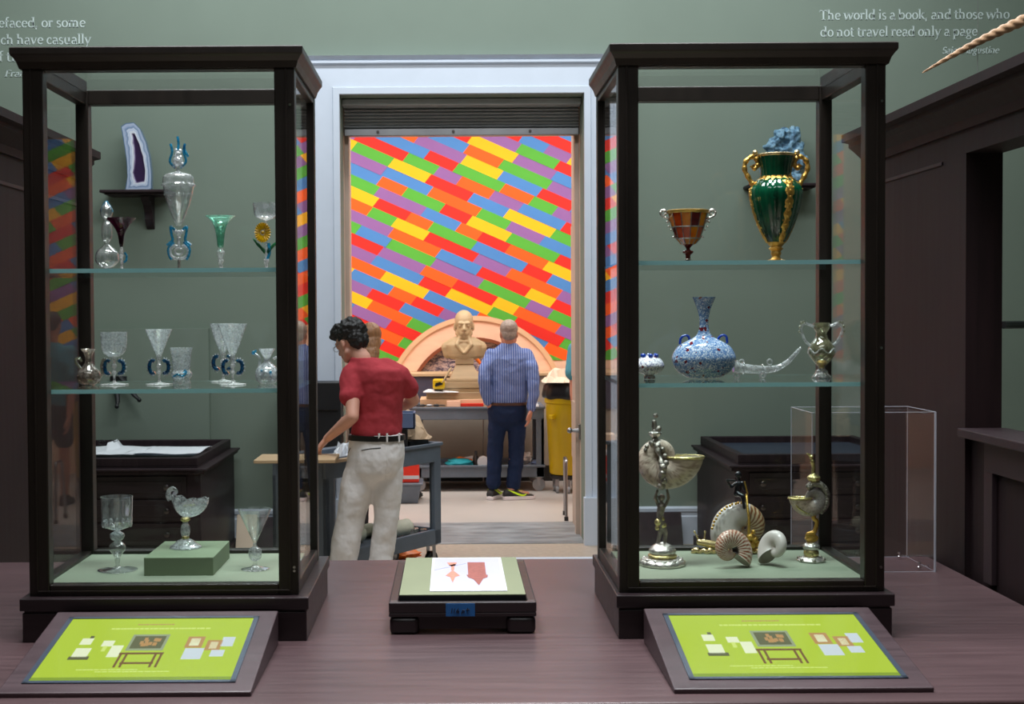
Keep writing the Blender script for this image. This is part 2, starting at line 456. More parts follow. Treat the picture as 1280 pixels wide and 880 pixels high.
# ---------------------------------------------------------------- the gallery shell
XL, XR, YB, YF, ZC = -4.5, 4.5, 10.0, -3.0, 5.0
OL, OR, OT = -.81, .975, 3.31           # doorway
struct(MB().box(XL, XR, YF, YB + .02, -.1, 0).build('floor', 'stone_floor', smooth=0))
struct(MB().box(XL, XR, YF, YB, ZC, ZC + .1).build('ceiling', 'ceiling_paint', smooth=0))
m = MB()
m.box(XL - .2, OL, YB, YB + .3, 0, ZC); m.box(OR, XR + .2, YB, YB + .3, 0, ZC); m.box(OL, OR, YB, YB + .3, OT, ZC)
struct(m.build('wall_back', 'green_paint', smooth=0))
struct(MB().box(XL - .2, XL, YF, YB, 0, ZC).build('wall_left', 'green_paint', smooth=0))
struct(MB().box(XR, XR + .2, YF, YB, 0, ZC).build('wall_right', 'green_paint', smooth=0))
struct(MB().box(XL - .2, XR + .2, YF - .2, YF, 0, ZC).build('wall_front', 'green_paint', smooth=0))
# pale strip of floor before the threshold, and threshold slab
struct(MB().box(OL, OR, YB + .02, 11.05, -.1, .004).build('floor_threshold', 'threshold_metal', smooth=0))
struct(MB().box(OL - .1, OR + .1, YB - .62, YB - .55, -.01, .003).build('trim_floor_strip', 'white_trim', smooth=0))


def skirting(name, x0, x1):
    m = MB(); y = YB
    prof = [(0, 0), (-.03, 0), (-.03, .2), (-.022, .21), (-.022, .235), (-.03, .24), (-.03, .262), (-.012, .275), (0, .275)]
    m.prism([Vector((x0, y + a, b)) for a, b in prof], (0, 0, 0), (x1 - x0, 0, 0))
    return struct(m.build(name, 'white_trim', smooth=0))


skirting('baseboard_back_left', XL, OL - .27); skirting('baseboard_back_right', OR + .27, XR)
# door casing: moulded flat frame, mitred
m = MB()
prof = [(0, 0), (0, -.05), (.045, -.05), (.052, -.035), (.21, -.03), (.222, -.062), (.236, -.062), (.246, -.045), (.272, -.085), (.272, 0)]
z1 = OT
for (u, v) in (((OL, 0), (OL, z1)), ((OR, 0), (OR, z1))):
    sgn = -1 if u[0] < 0 else 1
    n = len(prof)
    bot = [Vector((u[0] + sgn * a, YB + b, 0)) for a, b in prof]; top = [Vector((u[0] + sgn * a, YB + b, z1 + a)) for a, b in prof]
    m.add(bot + top, [(i, (i + 1) % n, n + (i + 1) % n, n + i) for i in range(n)] + [tuple(range(n)), tuple(range(n, 2 * n))])
l = [Vector((OL - a, YB + b, z1 + a)) for a, b in prof]; r = [Vector((OR + a, YB + b, z1 + a)) for a, b in prof]; n = len(prof)
m.add(l + r, [(i, (i + 1) % n, n + (i + 1) % n, n + i) for i in range(n)] + [tuple(range(n)), tuple(range(n, 2 * n))])
m.box(OL - .285, OL + .012, YB - .075, YB, 0, .35); m.box(OR - .012, OR + .285, YB - .075, YB, 0, .35)
struct(m.build('trim_1', 'white_trim', smooth=0))
# deep reveal of the doorway
m = MB()
m.box(OL - .15, OL, YB + .3, 11.05, 0, 3.6); m.box(OR, OR + .15, YB + .3, 11.05, 0, 3.6); m.box(OL, OR, YB + .6, 11.05, 3.3, 3.6)
m.box(OL, OL + .03, YB + .42, YB + .5, 0, 3.3); m.box(OR - .03, OR, YB + .42, YB + .5, 0, 3.3)
m.box(OR - .012, OR, 10.55, 10.98, .55, 1.0); m.box(OR - .012, OR, 10.55, 10.98, 1.2, 2.4)
struct(m.build('trim_2', 'jamb_paint', smooth=0))
t = thing('roller_shutter', 'ribbed steel roller shutter rolled up at the top of the doorway', 'shutter', (0, YB + .3, 3.0))
m = MB(); zt = 3.31; zb = P(580, 170, YB + .34).z
nsl = 8; y0 = YB + .36
pts = []
h = (zt - zb - .06) / nsl
for i in range(nsl):
    za = zb + .06 + i * h
    for k in range(7):
        a = k / 6
        pts.append((y0 - .022 * math.sin(PI * a), za + h * a * .98))
poly = pts + [(y0 + .03, zt), (y0 + .03, zb + .06)]
m.prism([Vector((OL + .005, a, b)) for a, b in poly], (0, 0, 0), (OR - OL - .01, 0, 0))
m.build('slat_curtain', 'shutter_steel', t, smooth=50)
MB().box(OL + .005, OR - .005, y0 - .045, y0 + .035, zb, zb + .058).build('bottom_bar', 'steel', t, bevel=.006)
for x in (-.55, 0.02, .6): m = MB(); m.tube([(x, y0 - .05, zb + .03), (x, y0 - .056, zb + .03)], .012, 8); m.build('bolt', 'pewter_knob', t)
MB().box(OL + .003, OR - .003, YB + .16, YB + .3, 3.26, 3.305).build('shutter_housing', 'shutter_steel', t, bevel=.004)
t = thing('door_latch', 'small brass latch knob on the right doorway jamb', 'latch', P(727, 538, 10.35))
o = P(727, 538, 10.35)
m = MB(); m.tube([(OR, o.y, o.z), (OR - .07, o.y, o.z)], [.02, .012], 10); m.sph((OR - .08, o.y, o.z), .022); m.build('knob', 'steel', t)
MB().box(OR - .014, OR - .001, o.y - .03, o.y + .03, o.z - .07, o.z + .05).build('plate', 'steel', t, bevel=.003)

# ---------------------------------------------------------------- the room behind
YE = 14.7; RX0, RX1, RZ = -4.2, 4.4, 4.6
struct(MB().box(RX0, RX1, 11.05, YE, -.1, 0).build('floor_workroom', 'room_floor', smooth=0))
struct(MB().box(RX0, RX1, YE, YE + .2, 0, RZ).build('wall_workroom', 'room_wall', smooth=0))
struct(MB().box(RX0 - .2, RX0, 10.3, YE, 0, RZ).build('wall_workroom_left', 'room_wall', smooth=0))
struct(MB().box(RX1, RX1 + .2, 10.3, YE, 0, RZ).build('wall_workroom_right', 'room_wall', smooth=0))
struct(MB().box(RX0, RX1, 10.3, YE, RZ, RZ + .1).build('ceiling_workroom', 'ceiling_paint', smooth=0))
m = MB(); m.box(RX0, OL - .15, 10.9, 11.05, 0, RZ); m.box(OR + .15, RX1, 10.9, 11.05, 0, RZ); m.box(OL - .15, OR + .15, 10.9, 11.05, 3.6, RZ)
struct(m.build('wall_workroom_front', 'room_wall', smooth=0))
# colourful wall painting: plain slanted rows of flat colour blocks (generic)
random.seed(5)
m = MB(); ang = R(-24); ca, sa = math.cos(ang), math.sin(ang)
U0, U1, V0, V1 = -3.9, 4.0, 1.2, 3.62
def clipped(poly, x0, x1, z0, z1):
    for ax, lim, sg in ((0, x0, 1), (0, x1, -1), (1, z0, 1), (1, z1, -1)):
        out = []
        for a, b in zip(poly, poly[1:] + poly[:1]):
            ia, ib = sg * (a[ax] - lim) >= 0, sg * (b[ax] - lim) >= 0
            if ia: out.append(a)
            if ia != ib:
                t_ = (lim - a[ax]) / (b[ax] - a[ax]); out.append((a[0] + (b[0] - a[0]) * t_, a[1] + (b[1] - a[1]) * t_))
        poly = out
        if len(poly) < 3: return None
    return poly
def rot(u, v): return (u * ca - v * sa, 2.4 + u * sa + v * ca)
prev = []; v = -3.6
while v < 3.6:
    hgt = .115; u = -5.2 + random.random() * .4; row = []; last = -1
    while u < 5.2:
        w = random.uniform(.25, .6)
        below = [c for a, b, c in prev if a < u + w and b > u]
        ch = [c for c in range(6) if c != last and c not in below] or [c for c in range(6) if c != last]
        c = random.choice(ch); last = c; row.append((u, u + w, c))
        p = clipped([rot(u, v), rot(u + w, v), rot(u + w + .03, v + hgt), rot(u + .03, v + hgt)], U0, U1, V0, V1)
        if p:
            m.m = c; n = len(p)
            m.add([(a, YE - .006, b) for a, b in p], [tuple(range(n))])
        u += w
    prev = row; v += hgt
for x in (U0, U1):
    pass
mu = m.build('wall_painting', ['mural_red', 'mural_orange', 'mural_yellow', 'mural_green', 'mural_blue', 'mural_purple'], smooth=0)
md = mu.modifiers.new('thick', 'SOLIDIFY'); md.thickness = .004
tag(mu, 'large wall painting of slanted multicolour blocks on the workroom wall', 'wall painting')

# ---------------------------------------------------------------- panelled side walls near the table
def cornice(m, x0, sgn, y0, y1, z=2.45):
    prof = [(0, -.13), (.012, -.13), (.018, -.10), (.05, -.07), (.07, -.055), (.07, -.038), (.1, -.032), (.1, 0), (-.12, 0), (-.12, -.13)]
    m.prism([Vector((x0 - sgn * a, y0, z + b)) for a, b in prof], (0, 0, 0), (0, y1 - y0, 0))
# right
WX = 1.76
m = MB()
m.box(WX, WX + .125, 4.66, 5.76, 0, 2.45)                   # tall pier
m.box(WX, WX + .125, -2.5, 4.66, 2.24, 2.45)                # header over the opening
m.box(WX + .02, WX + .11, -2.5, 4.66, 0, 1.27)            # low wall
cornice(m, WX, 1, -2.5, 5.80)
struct(m.build('wall_panelled_right', 'panel_red', smooth=0))
m = MB()
m.box(WX - .005, WX, 4.88, 5.76, 2.222, 2.235)
struct(m.build('trim_3', 'dark_panelling', smooth=0, bevel=.002))
struct(MB().box(WX - .03, WX + .14, -2.5, 4.655, 1.27, 1.30).build('trim_4', 'dark_panelling', smooth=0, bevel=.004))
m = MB()
for y0 in (3.1, 1.7):
    m.box(WX + .002, WX + .02, y0, y0 + .07, .8, 1.17); m.box(WX + .002, WX + .02, y0 + 1.33, y0 + 1.4, .8, 1.17)
    m.box(WX + .002, WX + .02, y0, y0 + 1.4, 1.17, 1.269)
struct(m.build('trim_5', 'dark_panelling', smooth=0, bevel=.002))
# left
WL = -1.70
m = MB()
m.box(WL - .2, WL, -2.5, 6.2, 0, 2.45); cornice(m, WL, -1, -2.5, 6.24)
struct(m.build('wall_panelled_left', 'panel_red', smooth=0))
m = MB()
m.box(WL, WL + .006, 3.2, 6.19, 2.2, 2.215); m.box(WL, WL + .012, 4.9, 5.02, .8, 2.2)
struct(m.build('trim_6', 'dark_panelling', smooth=0, bevel=.002))
# black bracket handle seen through the right opening
t = thing('wall_bracket', 'black metal bracket on the green wall seen through the right opening', 'bracket', P(1262, 405, 8))
o = P(1280, 405, 8.2); o.x = XR
m = MB(); m.box(o.x - .06, o.x, o.y - .14, o.y + .02, o.z - .05, o.z + .05); m.build('mount', 'black_plastic', t, bevel=.004)
e = P(1254, 404, 7.7); m = MB(); m.tube([(o.x - .05, o.y - .1, o.z), (e.x + .06, e.y + .05, o.z), (e.x, e.y, o.z)], .022, 8); m.build('arm', 'black_plastic', t)

# ---------------------------------------------------------------- serif lettering painted on the wall
def arc(cx, cy, rx, ry, a0, a1, wh=.2, wv=.11, n=12):
    o, i = [], []
    for k in range(n + 1):
        a = R(a0 + (a1 - a0) * k / n); c, s = math.cos(a), math.sin(a); w = wv + (wh - wv) * abs(c)
        o.append((cx + (rx + w / 2) * c, cy + (ry + w / 2) * s)); i.append((cx + (rx - w / 2) * c, cy + (ry - w / 2) * s))
    return [[o[k], o[k + 1], i[k + 1], i[k]] for k in range(n)]
def ln(x0, y0, x1, y1, w=.2):
    d = Vector((x1 - x0, y1 - y0)).normalized(); p = Vector((-d.y, d.x)) * w / 2
    return [[(x0 + p.x, y0 + p.y), (x0 - p.x, y0 - p.y), (x1 - p.x, y1 - p.y), (x1 + p.x, y1 + p.y)]]
def st(x, y0, y1, w=.2): return ln(x, y0, x, y1, w)
def sf(x, y, h=.2, w=.08): return ln(x - h, y, x + h, y, w)
G = {
 'n': (1.18, st(.25, 0, 1) + sf(.25, .04) + ln(.05, .9, .25, .97, .1) + arc(.53, .62, .28, .32, 175, 0, .2, .13) + st(.81, 0, .62) + sf(.81, .04)),
 'h': (1.18, st(.25, 0, 1.52) + sf(.25, .04) + ln(.05, 1.44, .25, 1.5, .1) + arc(.53, .62, .28, .32, 175, 0, .2, .13) + st(.81, 0, .62) + sf(.81, .04)),
 'm': (1.75, st(.25, 0, 1) + sf(.25, .04) + ln(.05, .9, .25, .97, .1) + arc(.52, .62, .27, .32, 175, 0, .2, .13) + st(.79, 0, .62) + sf(.79, .04) + arc(1.06, .62, .27, .32, 175, 0, .2, .13) + st(1.33, 0, .62) + sf(1.33, .04)),
 'u': (1.18, st(.25, .35, 1) + ln(.03, .94, .25, .96, .09) + arc(.53, .38, .28, .32, 180, 360, .2, .13) + st(.81, 0, 1) + ln(.6, .94, .81, .96, .09) + sf(.9, .04, .12)),
 'r': (.82, st(.25, 0, 1) + sf(.25, .04, .22) + ln(.05, .9, .25, .97, .1) + arc(.58, .6, .3, .32, 150, 60, .16, .15) + ln(.66, .86, .72, .78, .18)),
 'i': (.56, st(.28, 0, 1) + sf(.28, .04) + ln(.06, .9, .28, .97, .1) + ln(.28, 1.25, .28, 1.47, .22)),
 'l': (.56, st(.28, 0, 1.52) + sf(.28, .04) + ln(.06, 1.44, .28, 1.5, .1)),
 't': (.72, st(.28, .25, 1.28) + ln(.03, .94, .62, .94, .1) + arc(.5, .26, .22, .2, 180, 300, .18, .13)),
 'f': (.68, st(.28, 0, 1.2) + sf(.28, .04, .22) + ln(.05, .94, .62, .94, .1) + arc(.52, 1.2, .24, .28, 180, 60, .18, .12)),
 'o': (1.06, arc(.53, .5, .36, .44, 0, 360, .21, .1, 20)),
 'e': (.98, arc(.5, .5, .34, .44, 8, 315, .2, .11, 18) + ln(.2, .54, .86, .54, .09)),
 'c': (.9, arc(.5, .5, .34, .44, 50, 315, .2, .11, 16) + ln(.68, .78, .76, .72, .18)),
 'a': (1.0, arc(.42, .28, .26, .24, 0, 360, .18, .1, 16) + st(.72, .05, .7) + arc(.46, .68, .26, .27, 0, 150, .2, .11) + sf(.82, .05, .12, .1)),
 'd': (1.16, arc(.5, .5, .34, .44, 0, 360, .2, .1, 18) + st(.86, 0, 1.52) + ln(.64, 1.44, .86, 1.5, .1) + sf(.94, .04, .12)),
 'b': (1.12, st(.22, 0, 1.52) + ln(.02, 1.44, .22, 1.5, .1) + arc(.58, .5, .34, .44, 0, 360, .2, .1, 18)),
 'p': (1.14, st(.25, -.5, 1) + sf(.25, -.48, .22) + ln(.05, .9, .25, .97, .1) + arc(.6, .5, .34, .44, 0, 360, .2, .1, 18)),
 'g': (1.0, arc(.45, .64, .27, .3, 0, 360, .18, .1, 16) + ln(.62, .9, .92, .94, .09) + ln(.3, .36, .3, .18, .12) + ln(.3, .12, .7, .06, .14) + arc(.48, -.22, .34, .22, 0, 360, .14, .1, 16)),
 's': (.8, arc(.4, .73, .22, .21, 30, 270, .17, .12, 12) + arc(.4, .25, .24, .23, 90, -150, .17, .12, 12)),
 'k': (1.12, st(.25, 0, 1.52) + sf(.25, .04) + ln(.05, 1.44, .25, 1.5, .1) + ln(.3, .45, .8, .92, .1) + sf(.8, .94, .18) + ln(.45, .6, .9, .06, .2) + sf(.95, .04, .15)),
 'v': (1.06, ln(.16, .95, .5, 0, .2) + ln(.5, 0, .86, .95, .1) + sf(.18, .95, .2) + sf(.86, .95, .16)),
 'w': (1.6, ln(.16, .95, .46, 0, .2) + ln(.46, 0, .78, .95, .1) + ln(.78, .95, 1.1, 0, .2) + ln(1.1, 0, 1.42, .95, .1) + sf(.18, .95, .2) + sf(1.42, .95, .16) + sf(.76, .95, .16)),
 'y': (1.06, ln(.16, .95, .52, 0, .2) + ln(.28, -.48, .88, .95, .1) + sf(.18, .95, .2) + sf(.88, .95, .16) + ln(.12, -.46, .28, -.46, .14)),
 ',': (.5, ln(.26, .12, .12, -.28, .16) + ln(.22, .0, .22, .2, .2)),
 '.': (.5, ln(.22, 0, .22, .2, .22)),
 'T': (1.32, st(.64, 0, 1.42, .22) + sf(.64, .04, .27) + ln(.06, 1.36, 1.22, 1.36, .11) + ln(.09, 1.4, .09, 1.12, .08) + ln(1.19, 1.4, 1.19, 1.12, .08)),
 'S': (1.05, arc(.52, 1.03, .32, .33, 25, 270, .2, .12, 12) + arc(.52, .38, .34, .35, 90, -155, .2, .12, 12)),
 'A': (1.36, ln(.2, 0, .66, 1.42, .1) + ln(.66, 1.42, 1.14, 0, .22) + ln(.36, .5, .95, .5, .1) + sf(.2, .04, .2) + sf(1.14, .04, .24)),
 'F': (1.12, st(.32, 0, 1.42, .22) + sf(.32, .04, .26) + ln(.1, 1.37, 1.0, 1.37, .1) + ln(.35, .75, .8, .75, .1) + ln(.97, 1.4, .97, 1.14, .08)),
}
def letter(txt, x, z, xh, name, parent, italic=0, Y=YB - .001, width=None, mat='text_paint'):
    """a line of lettering: x-height xh, baseline z, from x; width rescales it"""
    cur = 0; words = [[]]
    for ch in txt:
        if ch == ' ': cur += .42; words.append([]); continue
        adv, qs = G[ch]
        for qd in qs: words[-1].append([(cur + a + italic * b, b) for a, b in qd])
        cur += adv * (.86 if italic else .93)
    k = (width / (cur * xh)) if width else 1
    for w_ in words:
        m = MB()
        for qd in w_: m.prism([Vector((x + a * xh * k, Y, z + b * xh)) for a, b in qd], (0, 0, 0), (0, -.003, 0))
        m.build('word', mat, parent, smooth=0)
t = thing('wall_quotation', 'pale serif quotation about the world and travel, high on the green wall at right', 'lettering', P(1140, 30, YB))
a, b = P(1024, 25, YB - .002), P(1262, 26, YB - .002)
letter('The world is a book, and those who', a.x, a.z, .050, 'text_line', t, width=b.x - a.x)
a, b = P(1025, 46, YB - .002), P(1222, 48, YB - .002)
letter('do not travel read only a page', a.x, a.z, .050, 'text_line', t, width=b.x - a.x)
a, b = P(1177, 67, YB - .002), P(1248, 67, YB - .002)
letter('Saint Augustine', a.x, a.z, .034, 'text_line', t, italic=.22, width=b.x - a.x)
t = thing('wall_quotation', 'pale serif quotation painted high on the green wall at left, cut by the picture edge', 'lettering', P(50, 50, YB))
for txt, xe, y, in (('history defaced, or some', 107, 34), ('which have casually', 114, 55)):
    b = P(xe, y, YB - .002); w = {34: 21.6, 55: 17.6}[y] * .050 * .93
    letter(txt, b.x - w, b.z, .050, 'text_line', t, width=w)
a = P(-26, 77, YB - .002); letter('of time.', a.x + .09, a.z, .050, 'text_line', t, width=.33)
a = P(5, 96, YB - .002); letter('Francis', a.x, a.z, .034, 'text_line', t, italic=.22, width=.235)

# green built-out panel over the left cabinet
px = P(263, 450, YB).x
struct(MB().box(XL, px, YB - .07, YB, .3, P(200, 411, YB - .07).z).build('trim_7', 'green_paint', smooth=0))

# ---------------------------------------------------------------- bracket shelves on the wall, with agate and blue mineral
def wall_shelf(x0, x1, ztop, label):
    t = thing('bracket_shelf', label, 'shelf', ((x0 + x1) / 2, YB, ztop))
    m = MB(); m.box(x0, x1, YB - .27, YB, ztop - .022, ztop); m.box(x0 + .03, x1 - .03, YB - .25, YB, ztop - .035, ztop - .022)
    m.build('shelf_board', 'dark_panelling', t, smooth=0, bevel=.006)
    xc = (x0 + x1) / 2 + .06; m = MB()
    pr = [(0, -.035)] + [(-.2 + .2 * (1 - math.cos(R(a))) * .0, -.035) for a in (0,)] + [(-.2, -.05), (-.17, -.08), (-.12, -.1), (-.08, -.15), (-.07, -.2), (-.03, -.25), (0, -.27)]
    m.prism([Vector((xc - .03, YB + a, ztop + b)) for a, b in pr], (0, 0, 0), (.06, 0, 0))
    m.build('bracket', 'dark_panelling', t, smooth=0, bevel=.004)
a = P(127, 238, YB - .2); b = P(213, 238, YB - .2)
wall_shelf(a.x, b.x, a.z, 'dark wood bracket shelf under the agate slab on the green wall')
ZAG = a.z
a = P(936, 230, YB - .2); b = P(1022, 230, YB - .2)
wall_shelf(a.x, b.x, a.z, 'dark wood bracket shelf under the blue mineral, behind the green vase')
ZMN = a.z
# agate slab (banded by distance from its outline)
Y = YB - .16; s = Y / F
outl = [(157, 237), (160, 220), (159, 200), (156, 180), (152, 157), (158, 153), (168, 152), (176, 160), (183, 176), (188, 196), (190, 215), (190, 236)]
outl = [(P(x, y, Y).x, P(x, y, Y).z) for x, y in outl]; zb0 = min(z for _, z in outl); outl = [(x, z - zb0 + ZAG) for x, z in outl]
inn = [(x, z) for x, z in ((168, 168), (173, 178), (178, 195), (181, 212), (180, 224), (172, 226), (168, 215), (171, 200), (170, 185))]
inn = [(P(x, y, Y).x, P(x, y, Y).z - zb0 + ZAG) for x, y in inn]
def resamp(pl, n):
    L = [0]
    for p_, q_ in zip(pl, pl[1:] + pl[:1]): L.append(L[-1] + math.dist(p_, q_))
    out = []
    for k_ in range(n):
        d = L[-1] * k_ / n; i = max(j for j in range(len(pl)) if L[j] <= d)
        t_ = (d - L[i]) / (L[i + 1] - L[i] + 1e-9); p_, q_ = pl[i], pl[(i + 1) % len(pl)]
        out.append((p_[0] + (q_[0] - p_[0]) * t_, p_[1] + (q_[1] - p_[1]) * t_))
    return out
no = 90; A_ = resamp(outl, no); cx = sum(p[0] for p in inn) / len(inn); cz = sum(p[1] for p in inn) / len(inn)
i0 = resamp(inn, no)
B_ = []
for p in A_:   # nearest inner pt
    B_.append(min(i0, key=lambda q_: math.dist(p, q_)))
rings = 22; vs = []; at = []; fs = []
def band(t_):
    stops = [(0, '#56749a'), (.06, '#6d88ab'), (.1, '#c3cce0'), (.3, '#a3b3d2'), (.42, '#6f88ad'), (.5, '#dfe6f6'), (.62, '#c3cfea'), (.72, '#eceff8'), (.84, '#e2e4f0'), (.9, '#9d8cae'), (.96, '#5d4a72'), (1.0, '#3c2b4c')]
    for (a, c), (b, d) in zip(stops, stops[1:]):
        if t_ <= b:
            u = (t_ - a) / (b - a); c, d = lin(c), lin(d); return tuple(c[i] + (d[i] - c[i]) * u for i in range(3)) + (1,)
    return lin(stops[-1][1])
for j in range(rings + 1):
    t_ = j / rings
    for p, q_ in zip(A_, B_):
        w = noise.noise(Vector((p[0] * 25, p[1] * 25, 3))) * .16 * math.sin(PI * t_)
        tt = min(1, max(0, t_ + w)); e_ = 1 - .15 * t_
        vs.append((p[0] + (q_[0] - p[0]) * t_ * .97, Y - .02 + (.012 if t_ > .9 else 0), p[1] + (q_[1] - p[1]) * t_ * .97)); at.append(band(tt))
for j in range(rings):
    for k_ in range(no):
        l_ = (k_ + 1) % no; fs.append((j * no + k_, j * no + l_, (j + 1) * no + l_, (j + 1) * no + k_))
fs.append(tuple(rings * no + k_ for k_ in range(no)))
o_ = len(vs)
for p in A_: vs.append((p[0], Y + .035, p[1])); at.append(lin('#6a7f9c'))
for k_ in range(no): l_ = (k_ + 1) % no; fs.append((k_, o_ + k_, o_ + l_, l_))
fs.append(tuple(o_ + k_ for k_ in range(no)))
m = MB(); m.add(vs, fs, at)
ag = m.build('agate_slab', 'agate', cols=True, smooth=30)
tag(ag, 'tall curved agate slab banded blue and white with a purple heart, on a bracket shelf', 'agate')
# blue mineral cluster
Y = YB - .14; random.seed(3); m = MB()
for (x, y, r) in ((985, 215, 14), (975, 190, 15), (990, 195, 14), (978, 174, 9), (992, 174, 8), (966, 188, 9), (1000, 205, 8), (965, 215, 10), (985, 222, 9)):
    p = P(x, y, Y); m.sph(p, (r * Y / F, .07, r * Y / F * 1.1), 20, 14, jit=.55, seed=x, freq=2.6)
m.box(P(962, 229, Y).x, P(1000, 229, Y).x, Y - .05, Y + .06, ZMN, ZMN + .04)
mo = m.build('blue_mineral', 'blue_mineral', voxel=.009, smooth=180)
md = mo.modifiers.new('d', 'DISPLACE'); tx = bpy.data.textures.new('rock', 'VORONOI'); tx.noise_scale = .045; md.texture = tx; md.strength = .05; md.mid_level = .5
zlo = min(v.co.z for v in mo.data.vertices); mo.location.z = ZMN - zlo + .012
tag(mo, 'jagged pale blue mineral specimen on the wall shelf behind the green vase', 'mineral')
# hooks behind the middle shelf of the left case
t = thing('wall_hooks', 'pair of dark curved metal hooks on the green panel above the left cabinet', 'hook', P(158, 490, YB - .08))
m = MB(); Y = YB - .09
m.box(P(138, 480, Y).x, P(158, 480, Y).x, Y - .01, YB - .07, P(150, 481, Y).z, P(150, 470, Y).z)
m.build('plate', 'black_plastic', t, bevel=.003)
for pts in (((146, 478), (146, 490), (147, 502), (146, 508)), ((150, 472), (160, 482), (168, 494), (174, 500))):
    m = MB(); m.tube([P(x, y, Y - .02 - .02 * i) for i, (x, y) in enumerate(pts)], [.02, .022, .018, .01], 8); m.sph(P(*pts[-1], Y - .09), .017, 10, 6); m.build('hook', 'tool_black', t)
# ---------------------------------------------------------------- table
ZT = .80
t = thing('display_table', 'long dark-stained wooden table with purple-brown top carrying the two glass cases', 'table', (0, 4.1, 0))
MB().box(-1.69, 1.745, 3.12, 4.975, ZT - .05, ZT).build('tabletop', 'table_wood', t, bevel=.006)
m = MB(); m.box(-1.66, 1.72, 3.19, 4.93, ZT - .2, ZT - .05); m.build('apron', 'dark_panelling', t, smooth=0)
for x in (-1.6, 0, 1.66):
    for y in (3.26, 4.87):
        m = MB(); m.box(x - .05, x + .05, y - .05, y + .05, 0, ZT - .2); m.build('leg', 'dark_panelling', t, smooth=0, bevel=.006)

